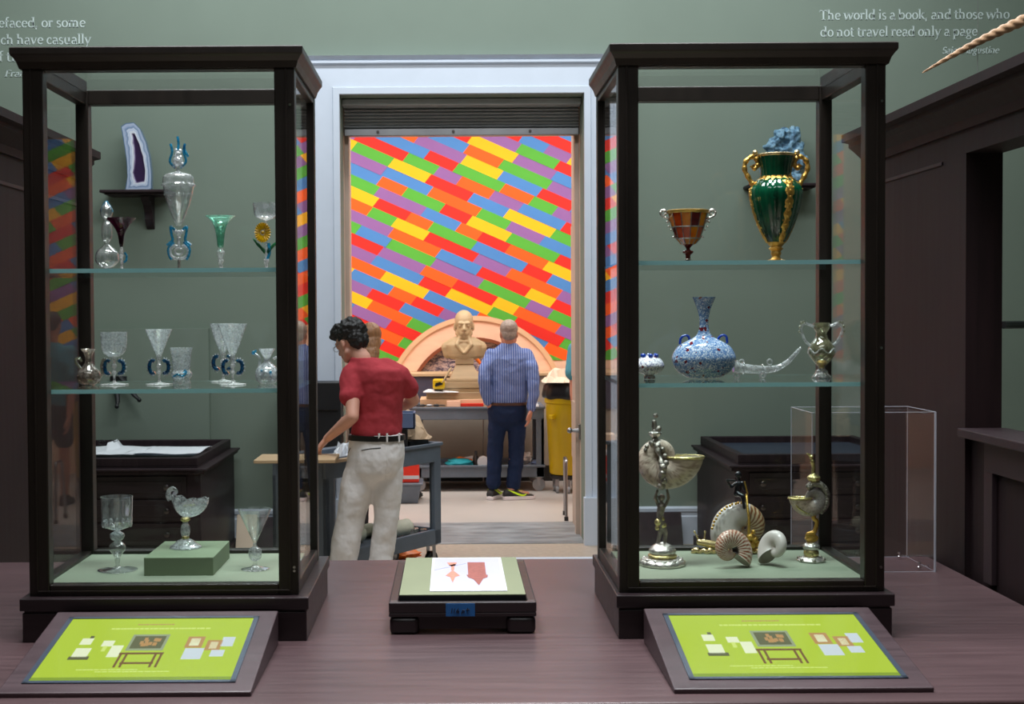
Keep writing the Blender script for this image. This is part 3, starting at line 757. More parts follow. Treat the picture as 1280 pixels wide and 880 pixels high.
# ---------------------------------------------------------------- glass cases
def display_case(fx0, fx1, bx0, bx1, zs, label):
    y0, y1 = 3.765, 4.34; zb, ztp = .922, 2.412
    t = thing('display_case', label, 'display case', ((bx0 + bx1) / 2, 4.05, ZT))
    # plinth: lower block, upper moulded tier
    m = MB(); m.box(bx0 + .006, bx1 - .006, 3.736, 4.37, ZT, .882); m.box(bx0, bx1, 3.73, 4.376, .888, .922); m.box(bx0 + .01, bx1 - .01, 3.74, 4.366, .88, .89)
    m.build('plinth', 'plinth_wood', t, smooth=0, bevel=.003)
    w = .056; ws = .045
    m = MB()
    # front door frame posts and back posts
    for (x0, x1) in ((fx0, fx0 + w), (fx1 - w, fx1)): m.box(x0, x1, y0, y0 + .045, zb, ztp)
    for (x0, x1) in ((fx0, fx0 + .04), (fx1 - .04, fx1)): m.box(x0, x1, y1 - .045, y1, zb, ztp)
    # rails
    m.box(fx0 + w, fx1 - w, y0 + .001, y0 + .044, zb, .953); m.box(fx0 + w, fx1 - w, y0 + .001, y0 + .044, 2.378, ztp)
    m.box(fx0 + .04, fx1 - .04, y1 - .044, y1 - .001, zb, .957); m.box(fx0 + .04, fx1 - .04, y1 - .044, y1 - .001, 2.366, ztp)
    for xa, xb in ((fx0 + .001, fx0 + .034), (fx1 - .034, fx1 - .001)):
        m.box(xa, xb, y0 + .045, y1 - .045, zb, .957); m.box(xa, xb, y0 + .045, y1 - .045, 2.366, ztp)
    m.build('frame', 'case_wood', t, smooth=0, bevel=.003)
    # raised outer mouldings of the door
    m = MB()
    for (xa, xb) in ((fx0 + .021, fx0 + .026), (fx1 - .026, fx1 - .021)): m.box(xa, xb, y0 - .004, y0, zb + .01, ztp - .01)
    m.box(fx0 + .021, fx1 - .021, y0 - .004, y0, zb + .012, zb + .016); m.box(fx0 + .021, fx1 - .021, y0 - .004, y0, 2.392, 2.396)
    m.build('door_moulding', 'case_wood', t, smooth=0, bevel=.001)
    # cornice ring
    m = MB()
    prof = [(.0, -.03), (.006, -.03), (.012, -.012), (.02, 0), (.024, .004), (.026, .008), (.026, .024), (.022, .027), (0, .027)]
    cs = [(fx0, y1 - .035, -1, 0), (fx0, y0, -1, -1), (fx1, y0, 1, -1), (fx1, y1 - .035, 1, 0)]
    n = len(prof); vs = []; fs = []
    for (x, y, sx, sy) in cs:
        for a, b in prof[:-1] + [(-.035, .027)]: vs.append((x + sx * a, y + sy * a, ztp + b))
        vs.append((x - sx * .035, y - sy * .035, ztp - .01)); vs.append((x, y, ztp - .03))
    n = len(prof) + 2
    for i in range(3):
        j = i + 1
        for k_ in range(n): l_ = (k_ + 1) % n; fs.append((i * n + k_, j * n + k_, j * n + l_, i * n + l_))
    fs += [tuple(range(n)), tuple(range(3 * n, 4 * n))]
    m.add(vs, fs); m.build('cornice', 'case_wood', t, smooth=0)
    # panes
    MB().box(fx0 + w - .008, fx1 - w + .008, y0 + .02, y0 + .026, .95, 2.382).build('front_pane', 'pane_glass', t, smooth=0)
    MB().box(fx0 + .035, fx1 - .035, y1 - .026, y1 - .02, .952, 2.37).build('back_pane', 'pane_glass', t, smooth=0)
    for xa in (fx0 + .012, fx1 - .018): MB().box(xa, xa + .006, y0 + .04, y1 - .04, .952, 2.37).build('side_pane', 'pane_glass', t, smooth=0)
    MB().box(fx0 + .03, fx1 - .03, y0 + .04, y1 - .04, ztp - .006, ztp).build('top_pane', 'pane_glass', t, smooth=0)
    MB().box(fx0 + .034, fx1 - .034, y0 + .045, y1 - .045, .925, .946).build('deck', 'deck_fabric', t, smooth=0)
    for z in zs:
        sh = MB(); sh.m = 0; xa, xb, ya, yb = fx0 + .02, fx1 - .02, y0 + .05, y1 - .05
        sh.box(xa, xb, ya + .0015, yb, z - .012, z)
        s_ = sh.build('glass_shelf', 'shelf_glass', t, smooth=0)
        MB().box(xa, xb, ya, ya + .0014, z - .012, z).build('shelf_edge', 'shelf_edge', s_, smooth=0)
        MB().box(xa, xb, yb, yb + .0014, z - .012, z).build('shelf_edge', 'shelf_edge', s_, smooth=0)
    for (x, z) in ((fx1 - .012, 2.28), (fx1 - .012, 1.6 if fx0 > 0 else 1.0), (fx1 - .012, .99)):
        m = MB(); m.tube([(x, y0 + .002, z), (x, y0 - .004, z)], .004, 8); m.build('lock', 'chrome_dot', t)
    return t
def shz(px, py): return P(px, py, 3.815).z + .006
LZ = (shz(200, 338), shz(200, 489)); RZs = (shz(940, 328), shz(940, 481))
display_case(-1.180, -.430, -1.198, -.400, LZ, 'tall glass display case with dark frame on the left, holding clear and coloured goblets')
display_case(.462, 1.200, .450, 1.218, RZs, 'tall glass display case with dark frame on the right, holding vases and nautilus shells')

# ---------------------------------------------------------------- sloping touch screens
def touch_screen(x0, x1, label, flip):
    ya, yb, za, zb = 3.19, 3.70, .812, .893
    t = thing('touch_screen', label, 'touch screen', ((x0 + x1) / 2, 3.45, ZT))
    m = MB(); m.hexa([(x0, ya, ZT), (x1, ya, ZT), (x1, yb, ZT), (x0, yb, ZT)], [(x0, ya, za), (x1, ya, za), (x1, yb, zb), (x0, yb, zb)])
    m.build('housing', 'wedge_wood', t, smooth=0, bevel=.003)
    d = Vector((0, yb - ya, zb - za)); L = d.length; d.normalize(); nrm = Vector((0, -d.z, d.y))
    def S(u, v, h=0): return Vector((x0, ya, za)) + Vector((u, 0, 0)) + d * v + nrm * h
    W = x1 - x0
    def slab(u0, u1, v0, v1, h0, h1, mb): mb.hexa([S(u0, v0, h0), S(u1, v0, h0), S(u1, v1, h0), S(u0, v1, h0)], [S(u0, v0, h1), S(u1, v0, h1), S(u1, v1, h1), S(u0, v1, h1)])
    b = .045; m = MB()
    for a in ((b, W - b, b + .005, b + .017), (b, W - b, L - b - .012, L - b), (b, b + .013, b + .005, L - b), (W - b - .013, W - b, b + .005, L - b)): slab(*a, -.001, .003, m)
    m.build('bezel', 'dark_bezel', t, smooth=0)
    m = MB(); u0, u1, v0, v1 = b + .012, W - b - .012, b + .016, L - b - .011
    slab(u0, u1, v0, v1, -.001, .0012, m); sc_ = m.build('display', 'screen_lime', t, smooth=0)
    m = MB(); slab(u0, u1, v0, v0 + .022, .001, .0016, m); m.build('toolbar', 'screen_grass', sc_, smooth=0)
    w, h = u1 - u0, v1 - v0
    def q_(a0, a1, b0, b1, hh=.0018): m_ = MB(); slab(u0 + a0 * w, u0 + a1 * w, v0 + b0 * h, v0 + b1 * h, .001, hh, m_); return m_
    # small unreadable lines of writing
    random.seed(9)
    m = MB(); u = .38
    while u < .58: k_ = random.uniform(.012, .02); slab(u0 + u * w, u0 + (u + k_ * .8) * w, v0 + .885 * h, v0 + .9 * h, .001, .0016, m); u += k_
    m.build('title', 'screen_tan', sc_, smooth=0)
    for vv, a0, a1, hh in ((.81, .25, .76, .022), (.16, .2, .5, .012), (.13, .3, .68, .012)):
        u = a0; m = MB()
        while u < a1: k_ = random.uniform(.012, .034); slab(u0 + u * w, u0 + (u + k_ * .8) * w, v0 + vv * h, v0 + (vv + hh) * h, .001, .0016, m); u += k_
        m.build('caption', 'screen_pale', sc_, smooth=0)
    # framed picture over a bench
    q_(.39, .585, .46, .72).build('picture', 'screen_grey', sc_, smooth=0)
    m = MB(); slab(u0 + .405 * w, u0 + .57 * w, v0 + .49 * h, v0 + .69 * h, .001, .0022, m); m.build('picture', 'screen_dark', sc_, smooth=0)
    m = MB(); random.seed(4)
    for i in range(12):
        cx_, cy_ = random.uniform(.44, .54), random.uniform(.51, .62); slab(u0 + cx_ * w, u0 + (cx_ + .018) * w, v0 + cy_ * h, v0 + (cy_ + .05) * h, .0015, .0026, m)
    m.build('picture', 'screen_tan', sc_, smooth=0)
    m = MB()
    slab(u0 + .37 * w, u0 + .6 * w, v0 + .40 * h, v0 + .425 * h, .001, .002, m); slab(u0 + .4 * w, u0 + .57 * w, v0 + .25 * h, v0 + .275 * h, .001, .002, m)
    for a in (.375, .405, .555, .585): slab(u0 + a * w, u0 + (a + .012) * w, v0 + .2 * h, v0 + .41 * h, .001, .002, m)
    m.build('bench_icon', 'screen_brown', sc_, smooth=0)
    for (a0, a1, b0, b1, mt) in ((.13, .19, .56, .66, 'screen_white'), (.165, .185, .66, .7, 'screen_dark'), (.13, .21, .36, .5, 'screen_white'), (.12, .225, .32, .37, 'screen_dark'), (.25, .31, .53, .62, 'screen_white'), (.265, .285, .45, .54, 'screen_pale'), (.31, .37, .36, .54, 'screen_white'),
                                 (.69, .78, .5, .68, 'screen_tan'), (.71, .76, .53, .65, 'screen_white'), (.7, .8, .32, .49, 'screen_blue'), (.8, .88, .46, .62, 'screen_tan'), (.82, .86, .48, .59, 'screen_white'), (.875, .94, .52, .67, 'screen_blue'), (.84, .91, .36, .46, 'screen_blue')):
        q_(a0, a1, b0, b1).build('thumbnail', mt, sc_, smooth=0)
touch_screen(-1.083, -.48, 'lime green touch screen in a sloping wooden housing before the left case', 0)
touch_screen(.52, 1.135, 'lime green touch screen in a sloping wooden housing before the right case', 1)

# ---------------------------------------------------------------- small tray stand in the middle
t = thing('tray_stand', 'low dark wooden tray on block feet in the middle of the table', 'tray', (.02, 4.1, ZT))
xa, xb, ya, yb = -.182, .233, 3.80, 4.46; z0, z1 = .85, .891
m = MB(); m.box(xa, xb, ya, yb, z0, z0 + .012); m.box(xa, xb, ya, ya + .022, z0 + .012, z1); m.box(xa, xb, yb - .022, yb, z0 + .012, z1); m.box(xa, xa + .026, ya + .022, yb - .022, z0 + .012, z1); m.box(xb - .026, xb, ya + .022, yb - .022, z0 + .012, z1)
m.build('frame', 'plinth_wood', t, smooth=0, bevel=.003)
m = MB(); m.box(xa + .02, xb - .02, ya + .02, ya + .06, ZT + .012, z0); m.build('apron', 'plinth_wood', t, smooth=0)
for x in (xa + .002, xb - .084):
    for y in (ya + .002, yb - .08): MB().box(x, x + .082, y, y + .075, ZT, z0 - .001).build('foot', 'plinth_wood', t, smooth=60, bevel=.012)
m = MB(); m.box(xa + .026, xb - .026, ya + .022, yb - .022, z0 + .012, z0 + .02); m.build('lining', 'navy_lining', t, smooth=0)
m = MB(); m.box(-.022, .06, ya - .002, ya - .0005, .852, .888); tp = m.build('tape', 'blue_tape', t, smooth=0)
m = MB(); yy = ya - .003
def stroke(m, pts, w=.0012):
    for (a, b), (c, d) in zip(pts, pts[1:]): m.tube([(a, yy, b), (c, yy, d)], w, 5)
x = -.006; zz = .862
stroke(m, [(x, zz), (x + .002, zz + .013)]); stroke(m, [(x + .007, zz), (x + .009, zz + .013)])
stroke(m, [(x + .02, zz + .013), (x + .013, zz + .004), (x + .018, zz), (x + .022, zz + .004), (x + .015, zz + .007)])
stroke(m, [(x + .028, zz - .004), (x + .031, zz + .008), (x + .036, zz + .007), (x + .035, zz + .001), (x + .029, zz + .001)])
stroke(m, [(x + .044, zz), (x + .046, zz + .014)]); stroke(m, [(x + .041, zz + .009), (x + .051, zz + .01)])
m.build('handwriting', 'ink', tp)
o = thing('mount_board', 'olive green mount board with a black edge lying in the dark wooden tray', 'board', (.03, 4.1, z0 + .02))
MB().box(-.154, .205, 3.845, 4.435, z0 + .0205, .9015).build('core', 'black_plastic', o, smooth=0, bevel=.001); MB().box(-.154, .205, 3.845, 4.435, .9015, .904).build('face_sheet', 'olive_board', o, smooth=0)
t = thing('photo_card', 'white card printed with two coppery objects, lying on the olive board', 'card', (.03, 4.15, .904))
xa, xb, ya, yb = -.068, .155, 3.885, 4.42
MB().box(xa, xb, ya, yb, .9045, .9062).build('card', 'print_white', t, smooth=0)
MB().box(xa + .008, xb - .008, ya + .012, yb - .012, .9062, .9066).build('print', 'print_lilac', t, smooth=0)
def flat(pts, mat, z=.9068):
    m = MB(); m.prism([Vector((a, b, z)) for a, b in pts], (0, 0, 0), (0, 0, .0005)); return m.build('print', mat, t, smooth=0)
flat([(-.02, 4.33), (.012, 4.33), (.006, 4.27), (-.012, 4.27)], 'print_coral'); flat([(-.007, 4.28), (.003, 4.28), (.003, 4.2), (-.007, 4.2)], 'print_coral')
flat([(-.002, 4.2), (.02, 4.11), (.006, 4.09), (-.002, 4.0), (-.01, 4.09), (-.024, 4.11)], 'print_coral')
flat([(.045, 4.33), (.1, 4.33), (.1, 4.12), (.045, 4.12)], 'print_rust'); flat([(.04, 4.12), (.105, 4.12), (.103, 4.08), (.09, 4.06), (.075, 3.96), (.06, 4.05), (.045, 4.08)], 'print_rust')
flat([(-.06, 4.2), (.04, 4.31), (.04, 4.33), (-.06, 4.24)], 'print_lilac')

# ---------------------------------------------------------------- acrylic cover
t = thing('acrylic_cover', 'empty clear acrylic box cover standing on the table beside the right case', 'cover', (1.46, 4.9, ZT))
xa, xb, ya, yb, zt = 1.24, 1.665, 4.68, 4.968, P(1172, 515, 4.68).z
g = .006
for nm, bx in (('front_panel', (xa + g, xb - g, ya, ya + g, ZT, zt - g)), ('back_panel', (xa + g, xb - g, yb - g, yb, ZT, zt - g)), ('side_panel', (xa, xa + g, ya, yb, ZT, zt - g)), ('side_panel', (xb - g, xb, ya, yb, ZT, zt - g)), ('top_panel', (xa, xb, ya, yb, zt - g, zt))):
    MB().box(*bx).build(nm, 'acrylic', t, smooth=0)
m = MB()
for x in (xa, xb):
    for y in (ya, yb): m.tube([(x, y, ZT), (x, y, zt)], .0042 if (x == xb and y == ya) else .0015, 6)
for z, r_ in ((zt, .0013), (ZT + .001, .0009)):
    for a, b in (((xa, ya), (xb, ya)), ((xb, ya), (xb, yb)), ((xb, yb), (xa, yb)), ((xa, yb), (xa, ya))): m.tube([(*a, z), (*b, z)], r_, 6)
m.build('polished_edge', 'acrylic_edge', t)
for (x, y) in ((1.625, 4.72), (1.625, 4.93)):
    m = MB(); m.lathe((x, y, ZT + .006), [(.006, 0), (.007, .004), (.003, .007), (.003, .012), (.006, .014), (.006, .019), (0, .021)], 12); m.tube([(x, y, ZT + .012), (xb - g, y, ZT + .012)], .002, 6); m.build('screw', 'chrome_dot', t)

# ---------------------------------------------------------------- drawer cabinets against the wall
def cabinet(x0, x1, side, knobs, label):
    yf, yb = 8.6, 9.93; zt = .80
    t = thing('drawer_cabinet', label, 'cabinet', ((x0 + x1) / 2, 9.3, 0))
    m = MB(); m.box(x0, x1, yf, yb, .06, .70); m.box(x0 - .03, x1 + .03, yf - .03, yb, 0, .07); m.build('body', 'dark_panelling', t, smooth=0, bevel=.004)
    m = MB(); m.box(x0 - .03, x1 + .03, yf - .04, yb, .70, .722); m.box(x0 - .045, x1 + .045, yf - .055, yb, .722, .736); m.build('top_moulding', 'dark_panelling', t, smooth=0, bevel=.004)
    m = MB(); a, b, c, d = x0 + .02, x1 - .02, yf + .01, yb - .02
    m.box(a, b, c, d, .736, .745); m.box(a, b, c, c + .05, .745, zt); m.box(a, b, d - .05, d, .745, zt); m.box(a, a + .05, c + .05, d - .05, .745, zt); m.box(b - .05, b, c + .05, d - .05, .745, zt)
    m.build('tray_rim', 'dark_panelling', t, smooth=0, bevel=.005)
    MB().box(a + .05, b - .05, c + .05, d - .05, .745, .755).build('tray_lining', 'navy_lining', t, smooth=0)
    i0, i1 = (x0 + .09, x1 - .09)
    for k_ in range(4):
        za = .685 - k_ * .15
        m = MB(); m.box(i0, i1, yf - .012, yf + .01, za - .135, za); m.box(i0 + .03, i1 - .03, yf - .016, yf - .011, za - .105, za - .03)
        dr = m.build('drawer', 'plinth_wood', t, smooth=0, bevel=.003)
        for kx in knobs:
            m = MB(); c = Vector((kx, yf - .016, za - .067)); m.tube([c, c + Vector((0, -.014, 0)), c + Vector((0, -.018, 0)), c + Vector((0, -.028, 0)), c + Vector((0, -.034, 0))], [.007, .007, .016, .018, .009], 14); m.build('knob', 'pewter_knob', dr)
cabinet(-2.78, -1.60, 1, (-2.40, -1.81), 'dark wooden cabinet of drawers with white papers on top, behind the left case')
cabinet(1.79, 2.95, -1, (1.96, 2.56), 'dark wooden cabinet of drawers with an empty tray top, behind the right case')
# papers
random.seed(11)
for i, (x0, x1, y0, y1, lb) in enumerate(((72, 130, 8.75, 9.3, 'folded white paper sheet at the left end of the left cabinet'), (128, 178, 8.7, 9.25, 'curling white paper sheet in the middle of the papers on the left cabinet'), (165, 252, 8.75, 9.2, 'long flat white paper at the right end of the left cabinet top'))):
    a, b = P(x0, 562, (y0 + y1) / 2).x, P(x1, 562, (y0 + y1) / 2).x
    m = MB(); nx, ny = 14, 8; top = []
    for j in range(ny + 1):
        for k_ in range(nx + 1):
            u, v = k_ / nx, j / ny
            top.append((a + (b - a) * u + .03 * v, y0 + (y1 - y0) * v, .804 + i * .003 + .012 * (noise.noise(Vector((u * 2 + i * 7, v * 2, 0))) + .5) + (.05 * max(0, .15 - u) / .15 if i == 1 and v > .6 else 0)))
    m.add(top, [(j * (nx + 1) + k_, j * (nx + 1) + k_ + 1, (j + 1) * (nx + 1) + k_ + 1, (j + 1) * (nx + 1) + k_) for j in range(ny) for k_ in range(nx)])
    o = m.build('paper_sheet', 'paper', smooth=60); md = o.modifiers.new('t', 'SOLIDIFY'); md.thickness = .003
    tag(o, lb, 'paper', 'papers on the left cabinet')
t = thing('spectacles', 'small black-framed spectacles standing on the papers beside the case post', 'spectacles', P(134, 556, 9.15))
m = MB()
for dx in (-.03, .03): m.tube([P(133, 553, 9.15) + Vector((dx + .022 * math.cos(a_ * PI / 8), 0, .016 * math.sin(a_ * PI / 8))) for a_ in range(16)], .003, 6, closed=True)
m.build('rims', 'black_plastic', t)
m = MB(); c = P(133, 553, 9.15); m.tube([c + Vector((.052, 0, .005)), c + Vector((.055, .1, .004)), c + Vector((.055, .13, -.014))], .002, 6); m.tube([c + Vector((-.052, 0, .005)), c + Vector((-.055, .1, .004)), c + Vector((-.055, .13, -.014))], .002, 6); m.build('temple', 'black_plastic', t)
# boards leaning at the baseboard
def lean(x0, x1, y_top, Y, mat, name, label, cat, th=.02):
    z = P((x0 + x1) / 2, y_top, Y).z; a, b = P(x0, 660, Y).x, P(x1, 660, Y).x
    m = MB(); m.hexa([(a, Y - .12, 0), (b, Y - .12, 0), (b, Y - .12 + th, 0), (a, Y - .12 + th, 0)], [(a, Y - .02, z), (b, Y - .02, z), (b, Y - .02 + th, z), (a, Y - .02 + th, z)])
    return tag(m.build(name, mat, smooth=0, bevel=.003), label, cat)
lean(297, 322, 643, 9.8, 'cream_board', 'cream_panel', 'narrow cream board leaning on the white baseboard, seen through the left case', 'board')
lean(318, 352, 646, 9.9, 'dark_panelling', 'dark_panel', 'dark wooden panel leaning on the baseboard beside the narrow cream board', 'board')
lean(796, 851, 640, 9.9, 'dark_panelling', 'dark_panel', 'dark wooden panel leaning on the baseboard behind the big nautilus cup', 'board')
# ---------------------------------------------------------------- narwhal tusk
t = thing('narwhal_tusk', 'long twisted tan narwhal tusk hanging at the upper right', 'tusk', P(1230, 55, 4.6))
a, b = P(1153, 91, 4.72), P(1345, -10, 4.35)
n = 160; ax = (b - a); Lr = ax.length; axn = ax.normalized(); u_ = axn.orthogonal().normalized(); w_ = axn.cross(u_)
vs = []; fs = []; sg = 16
for i in range(n + 1):
    t_ = i / n; r = .002 + .021 * (t_ ** .75); c = a + ax * t_ + Vector((0, 0, .006 * math.sin(t_ * 5)))
    for k_ in range(sg):
        an = 2 * PI * k_ / sg; rr = r * (1 + .12 * math.cos(3 * an - t_ * 105))
        vs.append(c + (u_ * math.cos(an) + w_ * math.sin(an)) * rr)
for i in range(n):
    for k_ in range(sg): l_ = (k_ + 1) % sg; fs.append((i * sg + k_, i * sg + l_, (i + 1) * sg + l_, (i + 1) * sg + k_))
fs.append(tuple(range(sg)))
m = MB(); m.add(vs, fs); m.build('spiral_tusk', 'tusk', t, smooth=60)
c = P(1222, 60, 4.6)
MB().tube([Vector((c.x, c.y, P(1222, 99, 4.6).z)), Vector((c.x, c.y, c.z))], .0012, 6).build('hanging_wire', 'wire', t)
MB().tube([Vector((c.x, c.y, c.z)), Vector((c.x, c.y, ZC))], .0008, 6).build('hanging_wire', 'wire', t)
# ---------------------------------------------------------------- vessels in the cases
def spline(prof, k_=4):
    """smooth a short profile (Catmull-Rom)"""
    out = []; n = len(prof)
    for i in range(n - 1):
        p0, p1, p2, p3 = prof[max(i - 1, 0)], prof[i], prof[i + 1], prof[min(i + 2, n - 1)]
        for j in range(k_):
            t = j / k_
            out.append(tuple(max(0, .5 * ((2 * p1[a]) + (-p0[a] + p2[a]) * t + (2 * p0[a] - 5 * p1[a] + 4 * p2[a] - p3[a]) * t * t + (-p0[a] + 3 * p1[a] - 3 * p2[a] + p3[a]) * t ** 3)) for a in (0, 1)))
    out.append(prof[-1]); return out
class Ves:
    def __init__(s, name, label, cat, px, Y, z, group=None):
        s.s = Y / F; s.Y = Y; s.px = px; s.z = z + .0006
        s.c = Vector((P(px, 393 + (CAMZ - z) * F / Y, Y).x, Y, s.z)); s.t = thing(name, label, cat, s.c, group)
    def lathe(s, name, mat, prof, wall=None, floor=None, seg=36, parent=None, dx=0, dy=0, fl=None, smoothp=True, sy=1, sx=1):
        pr = [(a * s.s, b * s.s) for a, b in (spline(prof) if smoothp else prof)]
        if wall:
            w = wall * s.s; f0 = floor * s.s
            inner = [(max(a - w, 0), b) for a, b in reversed(pr) if b > f0 and a - w > 0]
            pr = pr + [(inner[0][0], inner[0][1] + w * .1)] + inner[1:] + [(0, f0)]
        else: pr = [(0, pr[0][1])] + pr + ([(0, pr[-1][1])] if pr[-1][0] > 0 else [])
        m = MB(); m.lathe(s.c + Vector((dx * s.s, dy * s.s, 0)), pr, seg, fl=fl, sy=sy, sx=sx)
        return m.build(name, mat, parent or s.t, smooth=60)
    def pt(s, x, h, d=0): return s.c + Vector((x * s.s, d * s.s, h * s.s))
    def tube(s, name, mat, pts, r, parent=None, closed=False, seg=8, flat=1):
        m = MB(); k_ = [s.pt(*p) for p in pts]
        rs = [a * s.s for a in r] if isinstance(r, (list, tuple)) else r * s.s
        m.tube(k_, rs, seg, closed=closed, flat=flat); return m.build(name, mat, parent or s.t, smooth=80)
    def balls(s, name, mat, lst, parent=None, seg=10):
        m = MB()
        for b in lst: m.sph(s.pt(b[0], b[1], b[3] if len(b) > 3 else 0), b[2] * s.s, seg, 7)
        return m.build(name, mat, parent or s.t, smooth=80)
def curve(ctrl, n=24):
    """dense Catmull-Rom path through tuples"""
    out = []; L = len(ctrl)
    per = max(2, n // (L - 1))
    for i in range(L - 1):
        p0, p1, p2, p3 = ctrl[max(i - 1, 0)], ctrl[i], ctrl[i + 1], ctrl[min(i + 2, L - 1)]
        for j in range(per):
            t = j / per
            out.append(tuple(.5 * ((2 * p1[a]) + (-p0[a] + p2[a]) * t + (2 * p0[a] - 5 * p1[a] + 4 * p2[a] - p3[a]) * t * t + (-p0[a] + 3 * p1[a] - 3 * p2[a] + p3[a]) * t ** 3) for a in range(len(p1))))
    out.append(tuple(ctrl[-1])); return out
def foot(v, r, h=0, mat='clear_glass_bright', stem=2, top=6): return v.lathe('foot', mat, [(r, 0.3), (r, 1.2), (r * .6, 2.2), (stem * 1.3, 3.6), (stem, top)], smoothp=False)

zU, zM = LZ; zD = .946; YS = 4.06
# --- left case, upper shelf
v = Ves('glass_bottle', 'clear double-gourd glass bottle with a blue-edged drop stopper, left end of upper shelf', 'bottle', 134, YS, zU)
v.lathe('bulb', 'clear_glass', [(4, 0), (5, 2), (4, 4), (9, 6), (14, 12), (14.5, 17), (13, 24), (7, 30), (3.5, 33)], wall=.8, floor=5)
v.lathe('neck', 'clear_glass', [(3.5, 33), (3, 36), (6, 41), (6.5, 50), (5.5, 58), (3, 62), (3, 64)], wall=.8, floor=34)
s_ = v.lathe('stopper', 'clear_glass', [(2, 64), (6, 68), (8, 74), (7, 79), (3, 84), (.5, 87)], wall=.8, floor=66)
v.tube('trail', 'blue_glass', curve([(-7.5, 74), (-5, 81), (0, 87), (5, 81), (8, 74)]), .9, s_)
v = Ves('goblet', 'goblet with flaring dark purple bowl on a clear stem, upper shelf', 'goblet', 152, YS - .08, zU)
v.lathe('bowl', 'purple_glass', [(1.5, 29), (2.8, 34), (3.8, 42), (6.5, 50), (12, 58), (19, 65)], wall=.7, floor=31)
v.lathe('stem', 'milky_glass', [(7, .3), (6, 1.5), (1.8, 3), (1.8, 15), (3, 18), (2, 21), (2.6, 24), (1.6, 29)])
v.balls('pink_blossom', 'pink_glass', [(-1, 56, 3.2), (3, 57, 2.6), (-4, 55, 2.2), (1, 53, 2.4)])
v.tube('wing', 'blue_glass', [(3, 10), (6, 12), (6.5, 18), (4, 22)], 1.4)
v = Ves('covered_goblet', 'tallest clear covered goblet with blue-winged stem and finial, upper shelf', 'goblet', 224, YS, zU)
v.lathe('bowl', 'clear_glass', [(2.5, 56), (5, 60), (9, 70), (14, 84), (17.5, 97), (19, 106)], wall=.9, floor=60)
v.tube('trail', 'clear_glass_bright', [(17.5 * math.cos(a * PI / 16), 95, 17.5 * math.sin(a * PI / 16)) for a in range(32)], .8, closed=True)
li = v.lathe('lid', 'clear_glass_bright', [(20.5, 105), (21, 107), (19.5, 109), (19, 114), (17, 119), (9, 122), (3, 124), (2, 128)], wall=.8, floor=121)
v.lathe('stem', 'silver_dark', [(4, .3), (4, 1), (1.8, 3), (1.8, 14)])
v.lathe('foot', 'clear_glass', [(12, .3), (12, .8), (5, 1.4), (3, 2.4)])
def figure_stem(v, h0, x=0, sc_=1, parent=None):
    v.tube('scroll', 'crystal', curve([(x, h0 + 14), (x - 6, h0 + 16), (x - 11 * sc_, h0 + 11), (x - 9, h0 + 3), (x, h0), (x + 9, h0 + 3), (x + 11 * sc_, h0 + 11), (x + 6, h0 + 16), (x, h0 + 14), (x, h0 + 28)], 40), 2.0, parent)
    v.tube('scroll', 'crystal', [(x + 5 * math.cos(a * PI / 8), h0 + 9 + 4 * math.sin(a * PI / 8), -1) for a in range(16)], 1.5, parent, closed=True)
    v.balls('scroll', 'crystal', [(x, h0 + 32, 4), (x - 4, h0 + 34, 2.6), (x + 4, h0 + 34, 2.6), (x, h0 + 25, 2.8)], parent)
    for sg in (-1, 1):
        v.tube('wing', 'blue_glass', curve([(x + sg * 5, h0 + 36), (x + sg * 10, h0 + 40), (x + sg * 9, h0 + 30), (x + sg * 8, h0 + 23), (x + sg * 15, h0 + 17)], 20), [1.2] * 5 + [2] * 6 + [1.8] * 6 + [.6] * 4 if False else 1.7, parent)
        v.tube('wing', 'blue_glass', curve([(x + sg * 6, h0 + 21), (x + sg * 13, h0 + 13), (x + sg * 12, h0 + 4), (x + sg * 9, h0 - 1)], 16), 1.7, parent)
figure_stem(v, 15)
v.balls('finial', 'crystal', [(0, 136, 6.5), (-4, 132, 4), (4, 132, 4), (0, 145, 4), (-2, 150, 2.5), (3, 149, 2.5), (-3, 142, 3), (3, 141, 3)], li)
for pts in (((-3, 128), (-10, 136), (-7, 148), (-9, 158)), ((3, 128), (10, 136), (7, 148), (9, 158)), ((0, 150), (1, 158), (0, 167)), ((8, 156), (9, 149), (13, 142))):
    v.tube('wing', 'blue_glass', curve(list(pts), 14), 1.6, li)
v = Ves('goblet', 'green-tinted trumpet goblet on a white knobbed stem, upper shelf', 'goblet', 276, YS, zU)
v.lathe('bowl', 'green_glass', [(2.5, 28), (4, 31), (5, 40), (7, 52), (11, 61), (19, 68)], wall=.7, floor=30, fl=lambda a, i: 1 + .02 * math.cos(10 * a))
v.lathe('stem', 'milky_glass', [(9, .3), (8, 1.2), (3, 3), (2.5, 9), (4, 12), (2.8, 15), (4.5, 19), (5, 23), (3, 26), (3, 29)])
v = Ves('goblet', 'goblet with a yellow glass flower on its stem, right end of upper shelf', 'goblet', 333, YS, zU)
v.lathe('bowl', 'clear_glass_bright', [(2, 62), (8, 64), (13, 67), (15, 72), (16, 84)], wall=.8, floor=65)
v.lathe('stem', 'milky_glass', [(8, .3), (7, 1.2), (2, 3), (3, 10), (3.5, 14), (1.5, 16), (1.5, 52), (3, 56), (1.6, 58), (2, 62)])
m = MB()
for i in range(22):
    a = 2 * PI * i / 22; c0 = v.pt(-4 + 3 * math.cos(a), 47 + 3.4 * math.sin(a), -1); c1 = v.pt(-4 + 10 * math.cos(a), 47 + 12.5 * math.sin(a), -2.5)
    m.tube([c0, c0.lerp(c1, .6), c1], [.8 * v.s, 1.5 * v.s, 1.1 * v.s], 8)
m.sph(v.pt(-4, 47, -.5), 2.6 * v.s, 12, 8); m.build('flower', 'yellow_glass', v.t)
